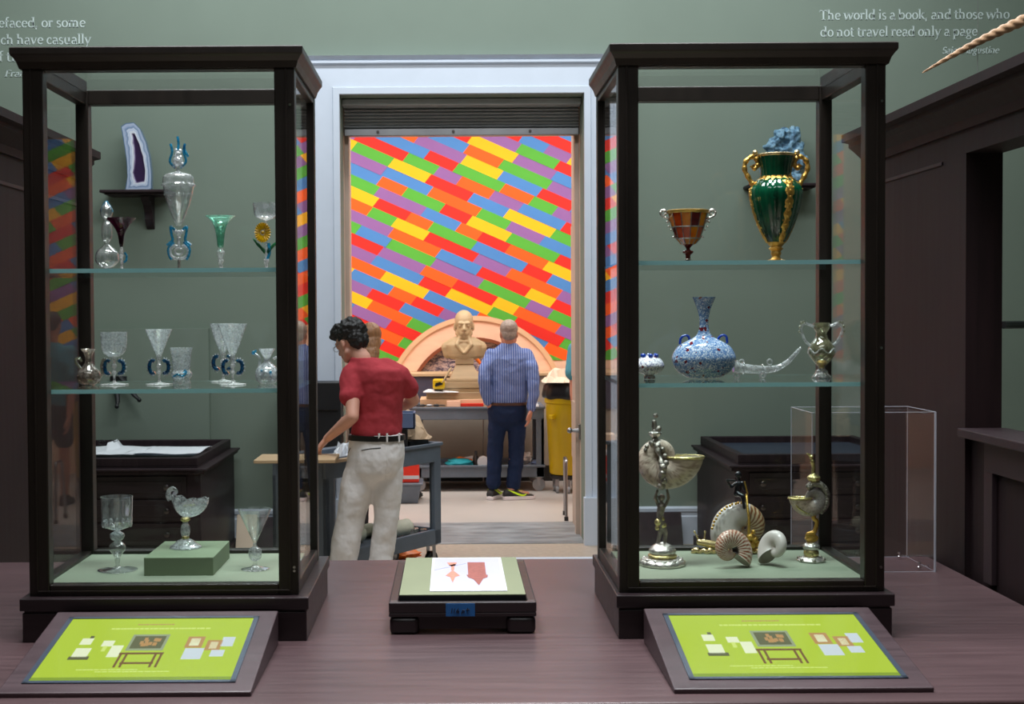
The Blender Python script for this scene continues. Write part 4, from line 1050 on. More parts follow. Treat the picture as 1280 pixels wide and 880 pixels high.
for sg in (-1, 1): v.tube('leaf', 'leaf_glass', curve([(sg * 1, 22), (sg * 6, 28), (sg * 12, 34), (sg * 16, 40)], 12), [2.2] * 4 + [1.9] * 4 + [1.2] * 4 + [.5], flat=.4)
v.tube('trail', 'blue_glass', curve([(1, 14), (4, 22), (3, 34)], 10), 2.0)
# --- left case, middle shelf
def wings(v, x, h, r=7.5):
    for sg in (-1, 1):
        m = MB(); m.tube([v.pt(x + sg * (2 + r * .75) + r * .6 * math.cos(a), h + r * 1.05 * math.sin(a)) for a in [R(k_) for k_ in range(-120 if sg > 0 else 60, (121 if sg > 0 else 301), 15)]], 2.5 * v.s, 8)
        w = m.build('wing', 'deep_blue_glass', v.t, smooth=80)
        m = MB()
        for k_ in range(9):
            a = R(-100 + 25 * k_) if sg > 0 else R(80 + 25 * k_)
            c = v.pt(x + sg * (2 + r * .75) + r * .8 * math.cos(a), h + r * 1.25 * math.sin(a)); c2 = v.pt(x + sg * (2 + r * .75) + r * 1.15 * math.cos(a), h + r * 1.6 * math.sin(a))
            m.tube([c, c2], [1.3 * v.s, .7 * v.s], 6)
        m.build('crest', 'crystal', w, smooth=80)
def winged(px, Y, bowl, hb, fr_, label, mat='etched_glass', hw=22):
    v = Ves('winged_goblet', label, 'goblet', px, Y, zM, 'winged goblets on the middle shelf of the left case')
    v.lathe('bowl', mat, bowl, wall=.8, floor=hb)
    v.lathe('stem', 'milky_glass', [(fr_, .3), (fr_, 1), (fr_ * .4, 2.2), (2, 4), (1.6, 12), (3.2, 15), (2, 18), (3.4, hw + 2), (2, hw + 5), (3.2, hb - 4), (2, hb)])
    wings(v, 0, hw); return v
winged(143, YS, [(2, 34), (8, 36), (13, 40), (15.5, 48), (16.5, 66)], 37, 17, 'winged goblet with a deep round-bottomed etched bowl, middle shelf')
winged(199, YS, [(2, 34), (4, 38), (9, 50), (13, 60), (17, 69)], 39, 16, 'winged goblet with a conical etched bowl, left of the beaker')
winged(279, YS + .14, [(2, 34), (4, 38), (9, 50), (13, 62), (16, 73)], 39, 15, 'winged conical goblet half hidden behind a taller one, middle shelf', hw=24)
winged(291, YS - .03, [(2, 33), (4, 38), (9, 50), (14, 64), (18.5, 76)], 39, 16, 'tallest winged conical goblet in front of its twin, middle shelf', hw=22)
v = Ves('ewer', 'small smoky glass jug with scrolled handles at the left end of the middle shelf', 'jug', 111, YS, zM)
v.lathe('body', 'ewer_glass', [(8, .4), (13, 4), (15, 10), (13, 17), (8, 23), (4.5, 28), (4, 33), (6, 40), (9.5, 45)], wall=.8, floor=3)
v.tube('handle', 'gilt_glass', curve([(-9, 20), (-15, 27), (-16, 32), (-11, 33), (-9, 29)], 16), 1.6)
v.tube('handle', 'ewer_glass', curve([(12, 8), (17, 14), (16, 24), (19, 32), (22, 30)], 16), 1.7)
v.balls('ornament', 'gilt_glass', [(-13, 10, 2.6), (-12, 4, 2.4), (12, 4, 2.4), (0, 12, 2.6), (-5, 6, 2), (6, 8, 2), (3, 16, 2), (-9, 16, 2), (10, 15, 2)])
v = Ves('beaker', 'etched flaring beaker with a bulging foot and blue scrolls, middle shelf', 'beaker', 227, YS, zM)
v.lathe('body', 'etched_glass', [(11, .4), (11, 3), (10, 6), (12.5, 10), (13, 14), (10.5, 18), (11, 24), (12, 36), (14, 46)], wall=.9, floor=5)
v.tube('scroll', 'blue_glass', curve([(-9, 9, -8), (-3, 13, -12), (4, 11, -12), (8, 16, -10), (5, 18, -11)], 18), 1.3)
v.tube('scroll', 'crystal', curve([(-11, 12, -6), (-4, 7, -12), (4, 8, -12), (11, 12, -6)], 14), 1.2)
v = Ves('cruet', 'small clear cruet with a curved blue-tipped spout, right end of the middle shelf', 'jug', 334, YS, zM)
v.lathe('body', 'crystal', [(9, .4), (13, 4), (15, 10), (13.5, 18), (8, 24), (4, 28), (4, 32), (7, 38), (10.5, 44)], wall=.8, floor=3)
v.tube('spout', 'crystal', curve([(-12, 14), (-9.5, 24), (-9, 32), (-13, 36), (-17, 38)], 16), 1.7)
v.balls('spout_tip', 'blue_glass', [(-17, 39, 2.4), (-14, 41, 1.5)])
v.tube('handle', 'crystal', curve([(12, 16), (16, 24), (13, 33), (8, 31)], 14), 1.6)
v.balls('ornament', 'crystal', [(0, 14, 4, -13), (-11, 18, 2.6), (-6, 11, 2.2, -12), (6, 11, 2.2, -12)])
v.balls('ornament', 'blue_glass', [(6, 15, 1.8, -13), (-5, 17, 1.6, -12)])
# --- left case, deck
def deckY(py): return PZ(640, py, zD + .001).y
Y = deckY(704) + .0
v = Ves('goblet', 'large clear goblet with straight bowl and two hollow knops, deck of the left case', 'goblet', 147, 4.02, zD)
v.lathe('bowl', 'clear_glass', [(2, 50), (9, 52), (17, 56), (19, 62), (19, 70), (20, 93)], wall=.8, floor=54)
m = MB()
for i in range(14):
    a = 2 * PI * i / 14; m.sph(v.pt(17 * math.cos(a), 59, 17 * math.sin(a)), (2.6 * v.s, 2.6 * v.s, 4.6 * v.s), 10, 8)
m.build('gadroon', 'crystal', v.t, smooth=80)
v.lathe('knop', 'crystal', [(2.5, 37), (6, 38), (9, 42), (8.5, 46), (4, 49), (3, 51)], wall=.8, floor=38)
v.lathe('knop', 'clear_glass', [(3, 15), (6, 20), (10, 27), (9.5, 32), (5, 36), (3, 37)], wall=.8, floor=18)
v.lathe('foot', 'clear_glass', [(24, .3), (24, 1), (12, 2.5), (4, 4.5), (2.5, 8), (3.5, 12), (3, 15)])
# riser block
a, b = PZ(180, 720, zD), PZ(262, 720, zD); ztop_ = P(220, 697, a.y).z
bk = 4.22
rb = MB().box(a.x, b.x + .01, a.y, bk, zD, ztop_).build('riser_block', 'riser_fabric', smooth=0, bevel=.0015)
tag(rb, 'square green fabric-covered riser block on the deck of the left case', 'riser')
v = Ves('shell_cup', 'rock crystal shell-shaped cup on a gilt-mounted stem, standing on the green riser', 'cup', 232, (a.y + bk) / 2 + .02, ztop_)
# boat-like bowl
m = MB(); vs = []; fs = []; nu, nv = 36, 12
def shellbowl(u, w, off):
    a_ = 2 * PI * u; L_ = 27 if math.cos(a_) > 0 else 20
    x = (L_ - off) * math.cos(a_) * math.sin(w * PI / 2); y = (15 - off) * math.sin(a_) * math.sin(w * PI / 2)
    h = 38 + 22 * (1 - math.cos(w * PI / 2)) + off * .8 * (1 - w)
    if math.cos(a_) > .5: h += w * w * 2
    if math.cos(a_) < -.3: h += w ** 2 * 7 * (-math.cos(a_))
    h += w ** 3 * 1.2 * math.cos(9 * a_)
    return v.pt(x + 3, h, y)
for off in (0, 1.0):
    o_ = len(vs)
    for j in range(nv + 1):
        for i in range(nu): vs.append(shellbowl(i / nu, .04 + .96 * j / nv, off))
    for j in range(nv):
        for i in range(nu): l_ = (i + 1) % nu; fs.append((o_ + j * nu + i, o_ + j * nu + l_, o_ + (j + 1) * nu + l_, o_ + (j + 1) * nu + i))
N_ = (nv + 1) * nu
for i in range(nu): l_ = (i + 1) % nu; fs.append((nv * nu + i, nv * nu + l_, N_ + nv * nu + l_, N_ + nv * nu + i))
m.add(vs, fs); m.build('bowl', 'crystal', v.t, smooth=60)
v.tube('scroll', 'crystal', curve([(-18, 60), (-21, 66), (-19, 73), (-13, 74), (-11, 70), (-14, 68)], 20), [3.4] * 6 + [3] * 6 + [2.2] * 9)
v.lathe('stem', 'crystal', [(3, 13), (5, 16), (6, 22), (5, 28), (3, 32), (4, 36), (3, 39)])
v.lathe('mount', 'gilt_silver', [(3.5, 11), (4.5, 12.5), (4.5, 14), (3.5, 15)]); v.lathe('mount', 'gilt_silver', [(4, 33), (6, 35), (6, 37), (4, 38.5)])
v.lathe('foot', 'crystal', [(19.5, .4), (19, 2), (14, 5), (10, 9), (4, 11.5)], fl=lambda a_, i: 1 + .04 * math.cos(12 * a_))
v = Ves('goblet', 'clear goblet with wide funnel bowl and small ribbed knop, deck beside the riser', 'goblet', 319, 4.02, zD)
v.lathe('bowl', 'clear_glass', [(2, 32), (3, 36), (8, 47), (14, 60), (21, 76)], wall=.9, floor=36)
v.lathe('knop', 'crystal', [(3, 11), (7, 14), (8, 20), (7, 26), (3, 29), (2, 33)], fl=lambda a_, i: 1 + .04 * math.cos(12 * a_))
v.lathe('foot', 'clear_glass', [(17, .3), (17, 1), (9, 2.5), (3.5, 5), (2.5, 8), (3, 12)])

# --- right case, upper shelf
zU, zM = RZs
v = Ves('amber_cup', 'tapering amber cup with orange and red panels and silver scroll handles', 'cup', 860, YS, zU)
ns = 12; levels = [(9, 24), (15, 31), (20, 45.5), (25, 64)]
m = MB(); random.seed(8)
for (r0, h0), (r1, h1) in zip(levels, levels[1:]):
    for i in range(ns):
        a0, a1 = 2 * PI * (i + .06) / ns, 2 * PI * (i + .94) / ns
        m.m = random.choice((0, 1, 1, 2, 2)) if h0 > 25 else 2
        q4 = [v.pt(r * math.cos(a), h, r * math.sin(a)) for r, h, a in ((r0, h0, a0), (r0, h0, a1), (r1, h1, a1), (r1, h1, a0))]
        q5 = [v.pt((r - 1.5) * math.cos(a), h, (r - 1.5) * math.sin(a)) for r, h, a in ((r0, h0, a0), (r0, h0, a1), (r1, h1, a1), (r1, h1, a0))]
        m.hexa(q5, q4)
bo = m.build('bowl', ['amber_dark', 'amber_red', 'amber_orange'], v.t, smooth=0)
m = MB()
for i in range(ns):
    a = 2 * PI * i / ns
    for (r0, h0), (r1, h1) in zip(levels, levels[1:]): m.tube([v.pt(r0 * math.cos(a), h0, r0 * math.sin(a)), v.pt(r1 * math.cos(a), h1, r1 * math.sin(a))], .55 * v.s, 6)
for r, h in levels[1:3]: m.tube([v.pt(r * math.cos(2 * PI * i / 24), h, r * math.sin(2 * PI * i / 24)) for i in range(24)], .8 * v.s, 6, closed=True)
m.build('silver_mount', 'silver_dark', v.t)
v.lathe('rim', 'gold', [(23.6, 62), (25.6, 63), (26, 66), (24.5, 66.6), (23.5, 65)], smoothp=False)
for sg in (-1, 1):
    v.tube('handle', 'silver', curve([(sg * 21, 50), (sg * 25, 56), (sg * 30, 58), (sg * 34, 62), (sg * 33, 66), (sg * 29, 67), (sg * 27, 63), (sg * 30, 61)], 28), 1.5)
    v.balls('handle', 'silver', [(sg * 30, 66, 2), (sg * 34, 64, 1.8), (sg * 26, 52, 1.8), (sg * 24, 46, 1.4), (sg * 18, 33, 1.6), (sg * 21, 42, 1.3)])
v.lathe('stem', 'amber_dark', [(8, .4), (5, 1.5), (3, 3), (2.6, 5), (3.2, 6), (3, 9), (3.6, 11), (6.5, 13.5), (6.5, 15.5), (3, 17.5), (2.6, 19), (5, 22), (9, 24.5)])
v.lathe('silver_mount', 'silver', [(3, 4.4), (3.7, 5), (3.7, 5.8), (3, 6.4)])

v = Ves('green_vase', 'tall dark green fluted vase with gold scroll handles and gilt mounts', 'vase', 970, YS, zU)
flu = lambda a_, i: 1 + .045 * abs(math.sin(11 * a_))
v.lathe('body', 'green_enamel', [(7, 22), (11, 27), (17, 38), (23, 52), (28, 68), (31, 84), (30, 93), (24, 102), (19, 105)], fl=flu, seg=88)
v.lathe('neck', 'green_enamel', [(18.5, 104), (18, 108), (18.5, 116), (20.5, 126), (22, 132)], wall=1, floor=106, fl=flu, seg=88)
v.lathe('rim', 'gold_smooth', [(21, 131), (23.5, 133), (23.5, 135), (21, 136), (20, 134)], smoothp=False)
v.lathe('collar', 'gold', [(24, 101.5), (22, 104), (19.5, 106), (19, 108)], fl=lambda a_, i: 1 + .05 * math.cos(16 * a_), seg=64)
v.lathe('foot', 'gold', [(17, .4), (17, 1.5), (12, 3.5), (7, 5), (5, 8), (6.5, 12), (6, 15), (9, 18), (7, 20), (9.5, 23), (11, 26)])
def surf_r(h):
    pr = spline([(7, 22), (11, 27), (17, 38), (23, 52), (28, 68), (31, 84), (30, 93), (24, 102), (19, 105)])
    for (r0, h0), (r1, h1) in zip(pr, pr[1:]):
        if h0 <= h <= h1: return r0 + (r1 - r0) * (h - h0) / (h1 - h0 + 1e-9)
    return 19
for az in (-71, 180, 8, 98):   # gilt straps down the body
    m = MB(); a0 = R(az); n = 46
    vs = []; fs = []
    for i in range(n + 1):
        h = 25 + 76 * i / n; r = surf_r(h); wd = (5.6 + 1.6 * math.sin(h * .45)) * (.55 + .45 * i / n) / max(r, 5)
        for k_, (da, dr) in enumerate(((-1, .2), (-.5, 1.5), (0, 1.0 + .7 * math.sin(h * .9)), (.5, 1.5), (1, .2))): a_ = a0 + da * wd; vs.append(v.pt((r + .8 + dr) * math.cos(a_), h, (r + .8 + dr) * math.sin(a_)))
    for i in range(n):
        for k_ in range(4): fs.append((i * 5 + k_, i * 5 + k_ + 1, (i + 1) * 5 + k_ + 1, (i + 1) * 5 + k_))
    m.add(vs, fs)
    for i in range(9):
        h = 32 + i * 8; r = surf_r(h) + 1.5; m.sph(v.pt(r * math.cos(a0), h, r * math.sin(a0)), 1.7 * v.s, 8, 6)
        for sg in (-1, 1): a_ = a0 + sg * 4.4 / r; m.sph(v.pt(r * math.cos(a_), h + 4, r * math.sin(a_)), 1.3 * v.s, 8, 6)
    m.build('gilt_strap', 'gold', v.t, smooth=50)
for sg in (-1, 1):
    v.tube('handle', 'gold', curve([(sg * 28, 88), (sg * 29, 97), (sg * 34, 106), (sg * 39, 116), (sg * 38, 126), (sg * 31, 132), (sg * 25, 130), (sg * 23, 122), (sg * 27, 118), (sg * 30, 122)], 45), [3.0 + .5 * math.sin(i * 1.3) for i in range(46)], seg=10)
    v.balls('handle_knob', 'gold_smooth', [(sg * 26, 137, 3.6), (sg * 26, 132, 2.4)])
# --- right case, middle shelf
v = Ves('speckled_jar', 'small squat white-and-grey speckled jar with blue beads, left end of middle shelf', 'jar', 812, YS, zM)
v.lathe('body', 'speckled_white', [(7, .4), (7, 3), (6, 5), (13, 8), (18, 14), (18, 19), (14, 25), (8, 28), (7, 30)], wall=1, floor=6)
v.balls('bead', 'cobalt', [(9 * math.cos(a), 27 + 2, 3, 9 * math.sin(a)) for a in [R(x) for x in (-90, -30, 30, 90, 150, 210)]])
v = Ves('speckled_flask', 'round blue speckled flask with flared neck and two small loop handles', 'flask', 880, YS, zM)
v.lathe('body', 'speckled_blue', [(14, .4), (22, 2), (34, 10), (39.5, 22), (39, 30), (33, 40), (22, 47), (12, 52), (7.5, 58), (5.5, 68), (6.5, 80), (9.5, 90), (14.5, 102)], wall=1, floor=3, sy=.62, seg=48)
for x0 in (-24, 23): v.tube('handle', 'cobalt', curve([(x0 - 6, 43), (x0 - 5, 50), (x0, 54), (x0 + 5, 52), (x0 + 6, 44)], 14), 1.6)
v = Ves('glass_horn', 'clear curved glass drinking horn lying on little loop feet, middle shelf', 'drinking horn', 945, YS, zM)
hp = curve([(-28, 14), (-10, 12), (8, 10.5), (24, 12), (38, 19), (50, 31), (56, 38)], 42)
rr = [6.5 + (3.6 - 6.5) * min(1, i / 24) if i < 24 else 3.6 + (1.3 - 3.6) * (i - 24) / 20 for i in range(len(hp))]
v.tube('horn', 'crystal', hp, rr, seg=20)
for x in (-24, 8, ):
    for d in (-4, 4): v.tube('loop_foot', 'crystal', [(x + 3 * math.cos(a * PI / 7), 4.4 + 4 * math.sin(a * PI / 7), d) for a in range(14)], .9, closed=True)
for x, h, rad in ((-24, 14, 7.6), (8, 11, 5.8), (-16, 13, 7)):
    v.tube('ring', 'clear_glass_bright', [(x, h + rad * math.sin(a * PI / 12), rad * math.cos(a * PI / 12)) for a in range(24)], 1.0, closed=True)
for x in (-18, 17): v.tube('loop', 'crystal', [(x + 3.2 * math.cos(a * PI / 7), 20 + 3.4 * math.sin(a * PI / 7)) for a in range(14)], .9, closed=True)
v = Ves('glass_amphora', 'clear two-handled glass amphora with gilded scroll handles, right end of middle shelf', 'amphora', 1027, YS, zM)
v.lathe('body', 'gilt_glass', [(4, 14), (8, 18), (15, 27), (16.5, 34), (14, 42), (8, 50), (6.5, 56), (9, 60), (10.5, 64), (10, 69)], wall=.8, floor=17)
v.lathe('foot', 'clear_glass_bright', [(12, .4), (11.5, 2), (8, 6), (7, 9), (4, 11), (5, 14)])
v.lathe('core', 'gold', [(3, 12), (4.5, 15), (7, 19), (4, 22)])
v.tube('garland', 'crystal', [(16.6 * math.cos(a * PI / 24), 34 + 3 * math.sin(a * PI / 4), 16.6 * math.sin(a * PI / 24)) for a in range(48)], .9, closed=True)
for sg in (-1, 1):
    v.tube('handle', 'crystal', curve([(sg * 14, 40), (sg * 20, 46), (sg * 24, 54), (sg * 26, 62), (sg * 21, 68), (sg * 14, 66), (sg * 9, 64)], 30), 1.7)
    v.balls('ornament', 'gilt_glass', [(sg * 27, 64, 2.2), (sg * 25, 69, 2.4), (sg * 22, 70, 2), (sg * 28, 58, 1.6)])

# ---------------------------------------------------------------- nautilus shells
def nautilus(m, center, Rm, M, colf, turns=1.35, a=.56, b=.5, W=3.0, nt=150, nphi=34, th_end=0, hood=1.0):
    """coiled shell: opening at angle th_end; M orients local (x, z plane of coil, y = axis)"""
    k_ = math.log(W) / (2 * PI); s0 = Rm / (1 + a); vs = []; fs = []; at = []; cen = Vector(center)
    for i in range(nt + 1):
        t = -turns * 2 * PI * (1 - i / nt); s_ = s0 * math.exp(k_ * t); th = th_end + t
        for j in range(nphi):
            f = 2 * PI * j / nphi
            cr = math.copysign(abs(math.cos(f)) ** .9, math.cos(f))
            rad = s_ * (1 + a * cr); lat = s_ * b * math.sin(f) * (1 + .12 * math.cos(f))
            p = Vector((rad * math.cos(th), lat, rad * math.sin(th)))
            vs.append(cen + M @ p); at.append(colf(t, f, cr))
    for i in range(nt):
        for j in range(nphi):
            l_ = (j + 1) % nphi; fs.append((i * nphi + j, i * nphi + l_, (i + 1) * nphi + l_, (i + 1) * nphi + j))
    # inner wall a little inside the last third of a turn, giving the lip thickness
    o0 = nt * nphi; n2 = 26; base = len(vs)
    for i in range(n2 + 1):
        t = -.9 * i / n2; s_ = s0 * math.exp(k_ * t) ; th = th_end + t; sh = .95 - .5 * (i / n2) ** 2
        for j in range(nphi):
            f = 2 * PI * j / nphi
            cr = math.copysign(abs(math.cos(f)) ** .9, math.cos(f))
            rad = s_ * (1 + a * cr * sh); lat = s_ * b * sh * math.sin(f)
            vs.append(cen + M @ Vector((rad * math.cos(th), lat, rad * math.sin(th)))); at.append(colf(None, f, cr))
    for j in range(nphi): l_ = (j + 1) % nphi; fs.append((o0 + j, o0 + l_, base + l_, base + j))
    for i in range(n2):
        for j in range(nphi): l_ = (j + 1) % nphi; fs.append((base + i * nphi + j, base + i * nphi + l_, base + (i + 1) * nphi + l_, base + (i + 1) * nphi + j))
    fs.append(tuple(base + n2 * nphi + j for j in range(nphi))); fs.append(tuple(j for j in range(nphi)))
    m.add(vs, fs, at)
def striped(dark='#9c4a28', pale='#e6d8c6', tint='#cf8355', amount=1.0, freq=21):
    D, Pp, T = lin(dark), lin(pale), lin(tint)
    def f_(t, f, cr):
        if t is None: return lin('#e9e2da')
        w = noise.noise(Vector((math.cos(f) * 1.5, math.sin(f) * 1.5, t * 2))) * .6
        u = math.sin(freq * t + 5 * abs(math.sin(f)) + w * 2.2 - 3 * cr)
        mask = min(1, max(0, (u + .05) * 4)) * amount
        if cr < -.55 and t > -1.3: return lin('#1d1512')
        ht = max(0, cr) ** 2 * .35
        base = [Pp[i] + (T[i] - Pp[i]) * ht for i in range(3)]
        return tuple(base[i] + (D[i] - base[i]) * mask for i in range(3)) + (1,)
    return f_
def pearl_f(t, f, cr):
    c = lin('#ddd5cf'); d = lin('#c9b7ae')
    w = .5 + .5 * noise.noise(Vector((math.cos(f) * 2, math.sin(f) * 2, (t or 0) * 1.5)))
    return tuple(c[i] + (d[i] - c[i]) * w * .6 for i in range(3)) + (1,)
def engraved(t, f, cr):
    c = lin('#dccab8'); d = lin('#8e6f5e')
    if t is None: return lin('#e8dfd2')
    w = noise.noise(Vector((math.cos(f) * 5, math.sin(f) * 5, t * 9))); w2 = noise.noise(Vector((math.cos(f) * 14, math.sin(f) * 14, t * 22)))
    k_ = min(1, max(0, (w + w2 * .7) * 2.2))
    return tuple(c[i] + (d[i] - c[i]) * k_ * .7 for i in range(3)) + (1,)
def engraved_grey(t, f, cr):
    if t is None: return lin('#d8cfc0')
    a, b = engraved(t, f, cr), lin('#55555c'); k_ = min(1, max(0, (-t - .9) / 1.2)) * .7
    return tuple(a[i] + (b[i] - a[i]) * k_ for i in range(3)) + (1,)
Ry = lambda a: Matrix.Rotation(R(a), 3, 'Y'); Rz = lambda a: Matrix.Rotation(R(a), 3, 'Z'); Rx = lambda a: Matrix.Rotation(R(a), 3, 'X')
def settle(ob, z):
    bpy.context.view_layer.update(); mn = min((ob.matrix_world @ v_.co).z for v_ in ob.data.vertices); ob.location.z += z - mn
# striped nautilus shell, front
c = PZ(911, 714, zD); c = P(911, 691, c.y + .05)
m = MB(); nautilus(m, c, 36 * c.y / F, Rz(202) @ Rx(4), striped(dark='#8f3f1c', tint='#c8713c', freq=29), th_end=R(-140), b=.62, a=.85)
o = m.build('nautilus_shell', 'shell', cols=True, smooth=50); settle(o, zD + .0005)
tag(o, 'orange-brown striped nautilus shell lying in front on the deck of the right case', 'shell')
c = PZ(968, 712, zD); c = P(970, 692, c.y + .05)
m = MB(); nautilus(m, c, 32 * c.y / F, Rz(-64) @ Rx(-12), pearl_f, th_end=R(228), b=.66, a=.85)
o = m.build('nautilus_shell', 'shell', cols=True, smooth=50); settle(o, zD + .0005)
tag(o, 'plain pearly white nautilus shell on the deck between striped shell and small cup', 'shell')

# big nautilus cup: silver figure carrying the shell
YN = 4.05
v = Ves('nautilus_cup', 'tall nautilus cup, engraved shell carried by a silver figure on a round silver foot', 'cup', 828, YN, zD)
v.lathe('foot', 'silver', [(28, .4), (28.5, 2), (27, 6), (21, 9), (16, 10), (15, 13), (17, 17), (16, 21), (10, 26), (5, 28), (2, 29)], fl=lambda a_, i: 1 + (.03 * math.cos(14 * a_) if i < 16 else 0), seg=56)
v.lathe('gilt_band', 'gilt_silver', [(15.5, 9.6), (18, 11), (18, 13), (15.5, 14.5)])
v.balls('boss', 'silver', [(24 * math.cos(a_), 7.5, 2.2, 24 * math.sin(a_)) for a_ in [2 * PI * i / 12 for i in range(12)]])
m = MB(); s_ = v.s
def fp(x, h, d=0): return v.pt(x, h, d)
m.caps([fp(-6, 27), fp(-3, 40), fp(-1, 52)], [2.2 * s_, 2.8 * s_, 4 * s_]); m.caps([fp(3, 27), fp(4, 41), fp(0, 52)], [2.2 * s_, 2.8 * s_, 4 * s_])
m.caps([fp(-1, 52), fp(-3, 62), fp(-1, 74)], [4.6 * s_, 4.2 * s_, 5.4 * s_]); m.sph(fp(-1, 85), 4.6 * s_); m.caps([fp(-1, 76), fp(-1, 82)], [2.2 * s_] * 2)
m.caps([fp(-5, 75), fp(-9, 84), fp(-6, 94)], [2.2 * s_, 2 * s_, 1.6 * s_]); m.caps([fp(4, 75), fp(8, 84), fp(6, 94)], [2.2 * s_, 2 * s_, 1.6 * s_])
m.build('figure', 'silver_dark', v.t, voxel=.0016, smoothit=2, smooth=180)
v.balls('drapery', 'gilt_silver', [(-5, 54, 5), (1, 50, 4.5), (-6, 47, 3.4), (-1, 58, 4.4)])
# shell: coil at left, bowl mouth opening upward to the right
m = MB(); cN = v.pt(-1, 136, 0)
nautilus(m, cN, 53 * s_, Rz(0), engraved, th_end=R(0), b=.62, a=.85, W=3.2)
zmove = 0
sh = m.build('shell', 'engraved_shell', v.t, cols=True, smooth=50)
rimp = []
for j in range(36):
    f = 2 * PI * j / 36; s0 = 53 * s_ / 1.85; cr = math.copysign(abs(math.cos(f)) ** .9, math.cos(f))
    rimp.append(cN + Vector((s0 * (1 + .86 * cr), s0 * .63 * math.sin(f) * (1 + .12 * math.cos(f)), 0)))
mr = MB(); mr.tube(rimp, 1.6 * s_, 8, closed=True); mr.build('rim', 'gilt_silver', v.t, smooth=80)
v.tube('strap', 'silver_dark', curve([(-2, 98, -15), (-4, 112, -21), (-3, 126, -19), (-6, 142, -12), (-9, 155, -4), (-9, 161, 0)], 36), [3 + 1.4 * math.sin(i * .9) for i in range(37)])
v.balls('ornament', 'silver_dark', [(-2, 125, 5.5, -20), (2, 130, 4, -17), (-3, 118, 4.4, -22), (-1, 109, 4.6, -20), (-5, 101, 4, -16), (-7, 150, 5, -8), (-14, 154, 4, -6), (-20, 150, 3, -6), (-1, 146, 4, -6), (2, 138, 3.6, -8), (-22, 146, 2.6, -8), (-9, 158, 4)])
v.lathe('crown', 'silver', [(3, 160), (7, 164), (8, 167), (5, 168), (3, 169)], dx=-9)
m = MB(); m.caps([fp(-9, 169), fp(-4, 172), fp(-4, 168)], [4 * s_, 3.2 * s_, 2 * s_]); m.caps([fp(-9, 170), fp(-10, 180)], [3.2 * s_, 3 * s_]); m.sph(fp(-8, 188), 3.2 * s_); m.caps([fp(-11, 180), (fp(-12, 174)), fp(-7, 173)], [1.4 * s_] * 3)
m.build('figure', 'silver_dark', v.t, voxel=.0014, smoothit=1, smooth=180)

# nautilus on a gold snail mount with a dark rider
Yg = deckY(694) + .03
v = Ves('snail_ornament', 'nautilus shell mounted as a gold snail with a small black rider, back of the deck', 'ornament', 926, Yg, zD)
m = MB()
s_ = v.s
m.caps([v.pt(20, 7), v.pt(0, 7), v.pt(-28, 8), v.pt(-42, 11), v.pt(-52, 13)], [6 * s_, 9 * s_, 6.5 * s_, 5 * s_, 4 * s_])
m.caps([v.pt(22, 7), v.pt(34, 4)], [4 * s_, 2 * s_])
for x in (-54, -48): m.caps([v.pt(x + 2, 14), v.pt(x - (4 if x < -50 else -3), 26)], [1.3 * s_, .9 * s_]); m.sph(v.pt(x - (4 if x < -50 else -3), 26), 1.7 * s_)
m.build('snail_body', 'gold_smooth', v.t, voxel=.002, smoothit=3, smooth=180)
m = MB()
fr_ = [(x, 2.6 + 1.6 * math.sin(x * .75), -11 * math.sqrt(max(0.05, 1 - (x / 64) ** 2))) for x in range(-62, 44, 2)]
m.tube([v.pt(*p) for p in fr_], [3.2 * s_ * (1 + .2 * math.sin(i * .8)) for i in range(len(fr_))], 10)
m.build('frilled_base', 'gold_smooth', v.t, smooth=80)
m = MB(); cN = v.pt(6, 30, 4)
def st_pearl(t, f, cr):
    if t is None: return lin('#d8cfc0')
    if t > -2.3: return pearl_f(t, f, cr)
    return striped('#8a5330', '#d9c3a0', '#c99a66', freq=24)(t, f, cr)
nautilus(m, cN, 46 * s_, Rz(-10), st_pearl, th_end=R(208), b=.62, a=.85)
m.build('shell', 'shell', v.t, cols=True, smooth=50)
v.tube('strap', 'gold', curve([(6, 74, -6), (5, 60, -15), (6, 44, -20), (6, 28, -19), (8, 14, -14)], 30), 1.7)
for i, x in enumerate(range(-34, 2, 4)):
    pass
v.balls('fretwork', 'gold', [(6 + 46.5 * 3 ** ((a_ - 208) / 360) * math.cos(R(a_)), 30 + 46.5 * 3 ** ((a_ - 208) / 360) * math.sin(R(a_)), 1.7, -3 - (i % 2) * 3) for i, a_ in enumerate(range(95, 185, 6))])
v.balls('ornament', 'gold', [(8, 22, 5, -17), (14, 18, 5, -14), (10, 12, 5, -15), (18, 12, 4, -12), (4, 12, 4, -14), (12, 28, 3, -16)])
m = MB()
m.caps([v.pt(-6, 74, -4), v.pt(-3, 86, -4)], [4 * s_, 4.6 * s_]); m.sph(v.pt(-4, 98, -4), 4.4 * s_); m.caps([v.pt(-3, 88, -4), v.pt(-4, 94, -4)], [2 * s_] * 2)
m.caps([v.pt(-7, 88, -6), v.pt(-14, 83, -8), v.pt(-18, 90, -8)], [2 * s_, 1.8 * s_, 1.5 * s_]); m.caps([v.pt(1, 88, -5), v.pt(3, 80, -8)], [2 * s_, 1.8 * s_])
m.caps([v.pt(-5, 75, -6), v.pt(0, 72, -12), v.pt(1, 58, -16)], [3.4 * s_, 3 * s_, 1.8 * s_])
m.build('rider', 'black_bronze', v.t, voxel=.0016, smoothit=1, smooth=180)
v.tube('weapon', 'black_bronze', [(-20, 92, -8), (-8, 91, -8)], 1.2)
v.tube('spear', 'gold', [(3, 90, -8), (7, 74, -8)], 1.0)

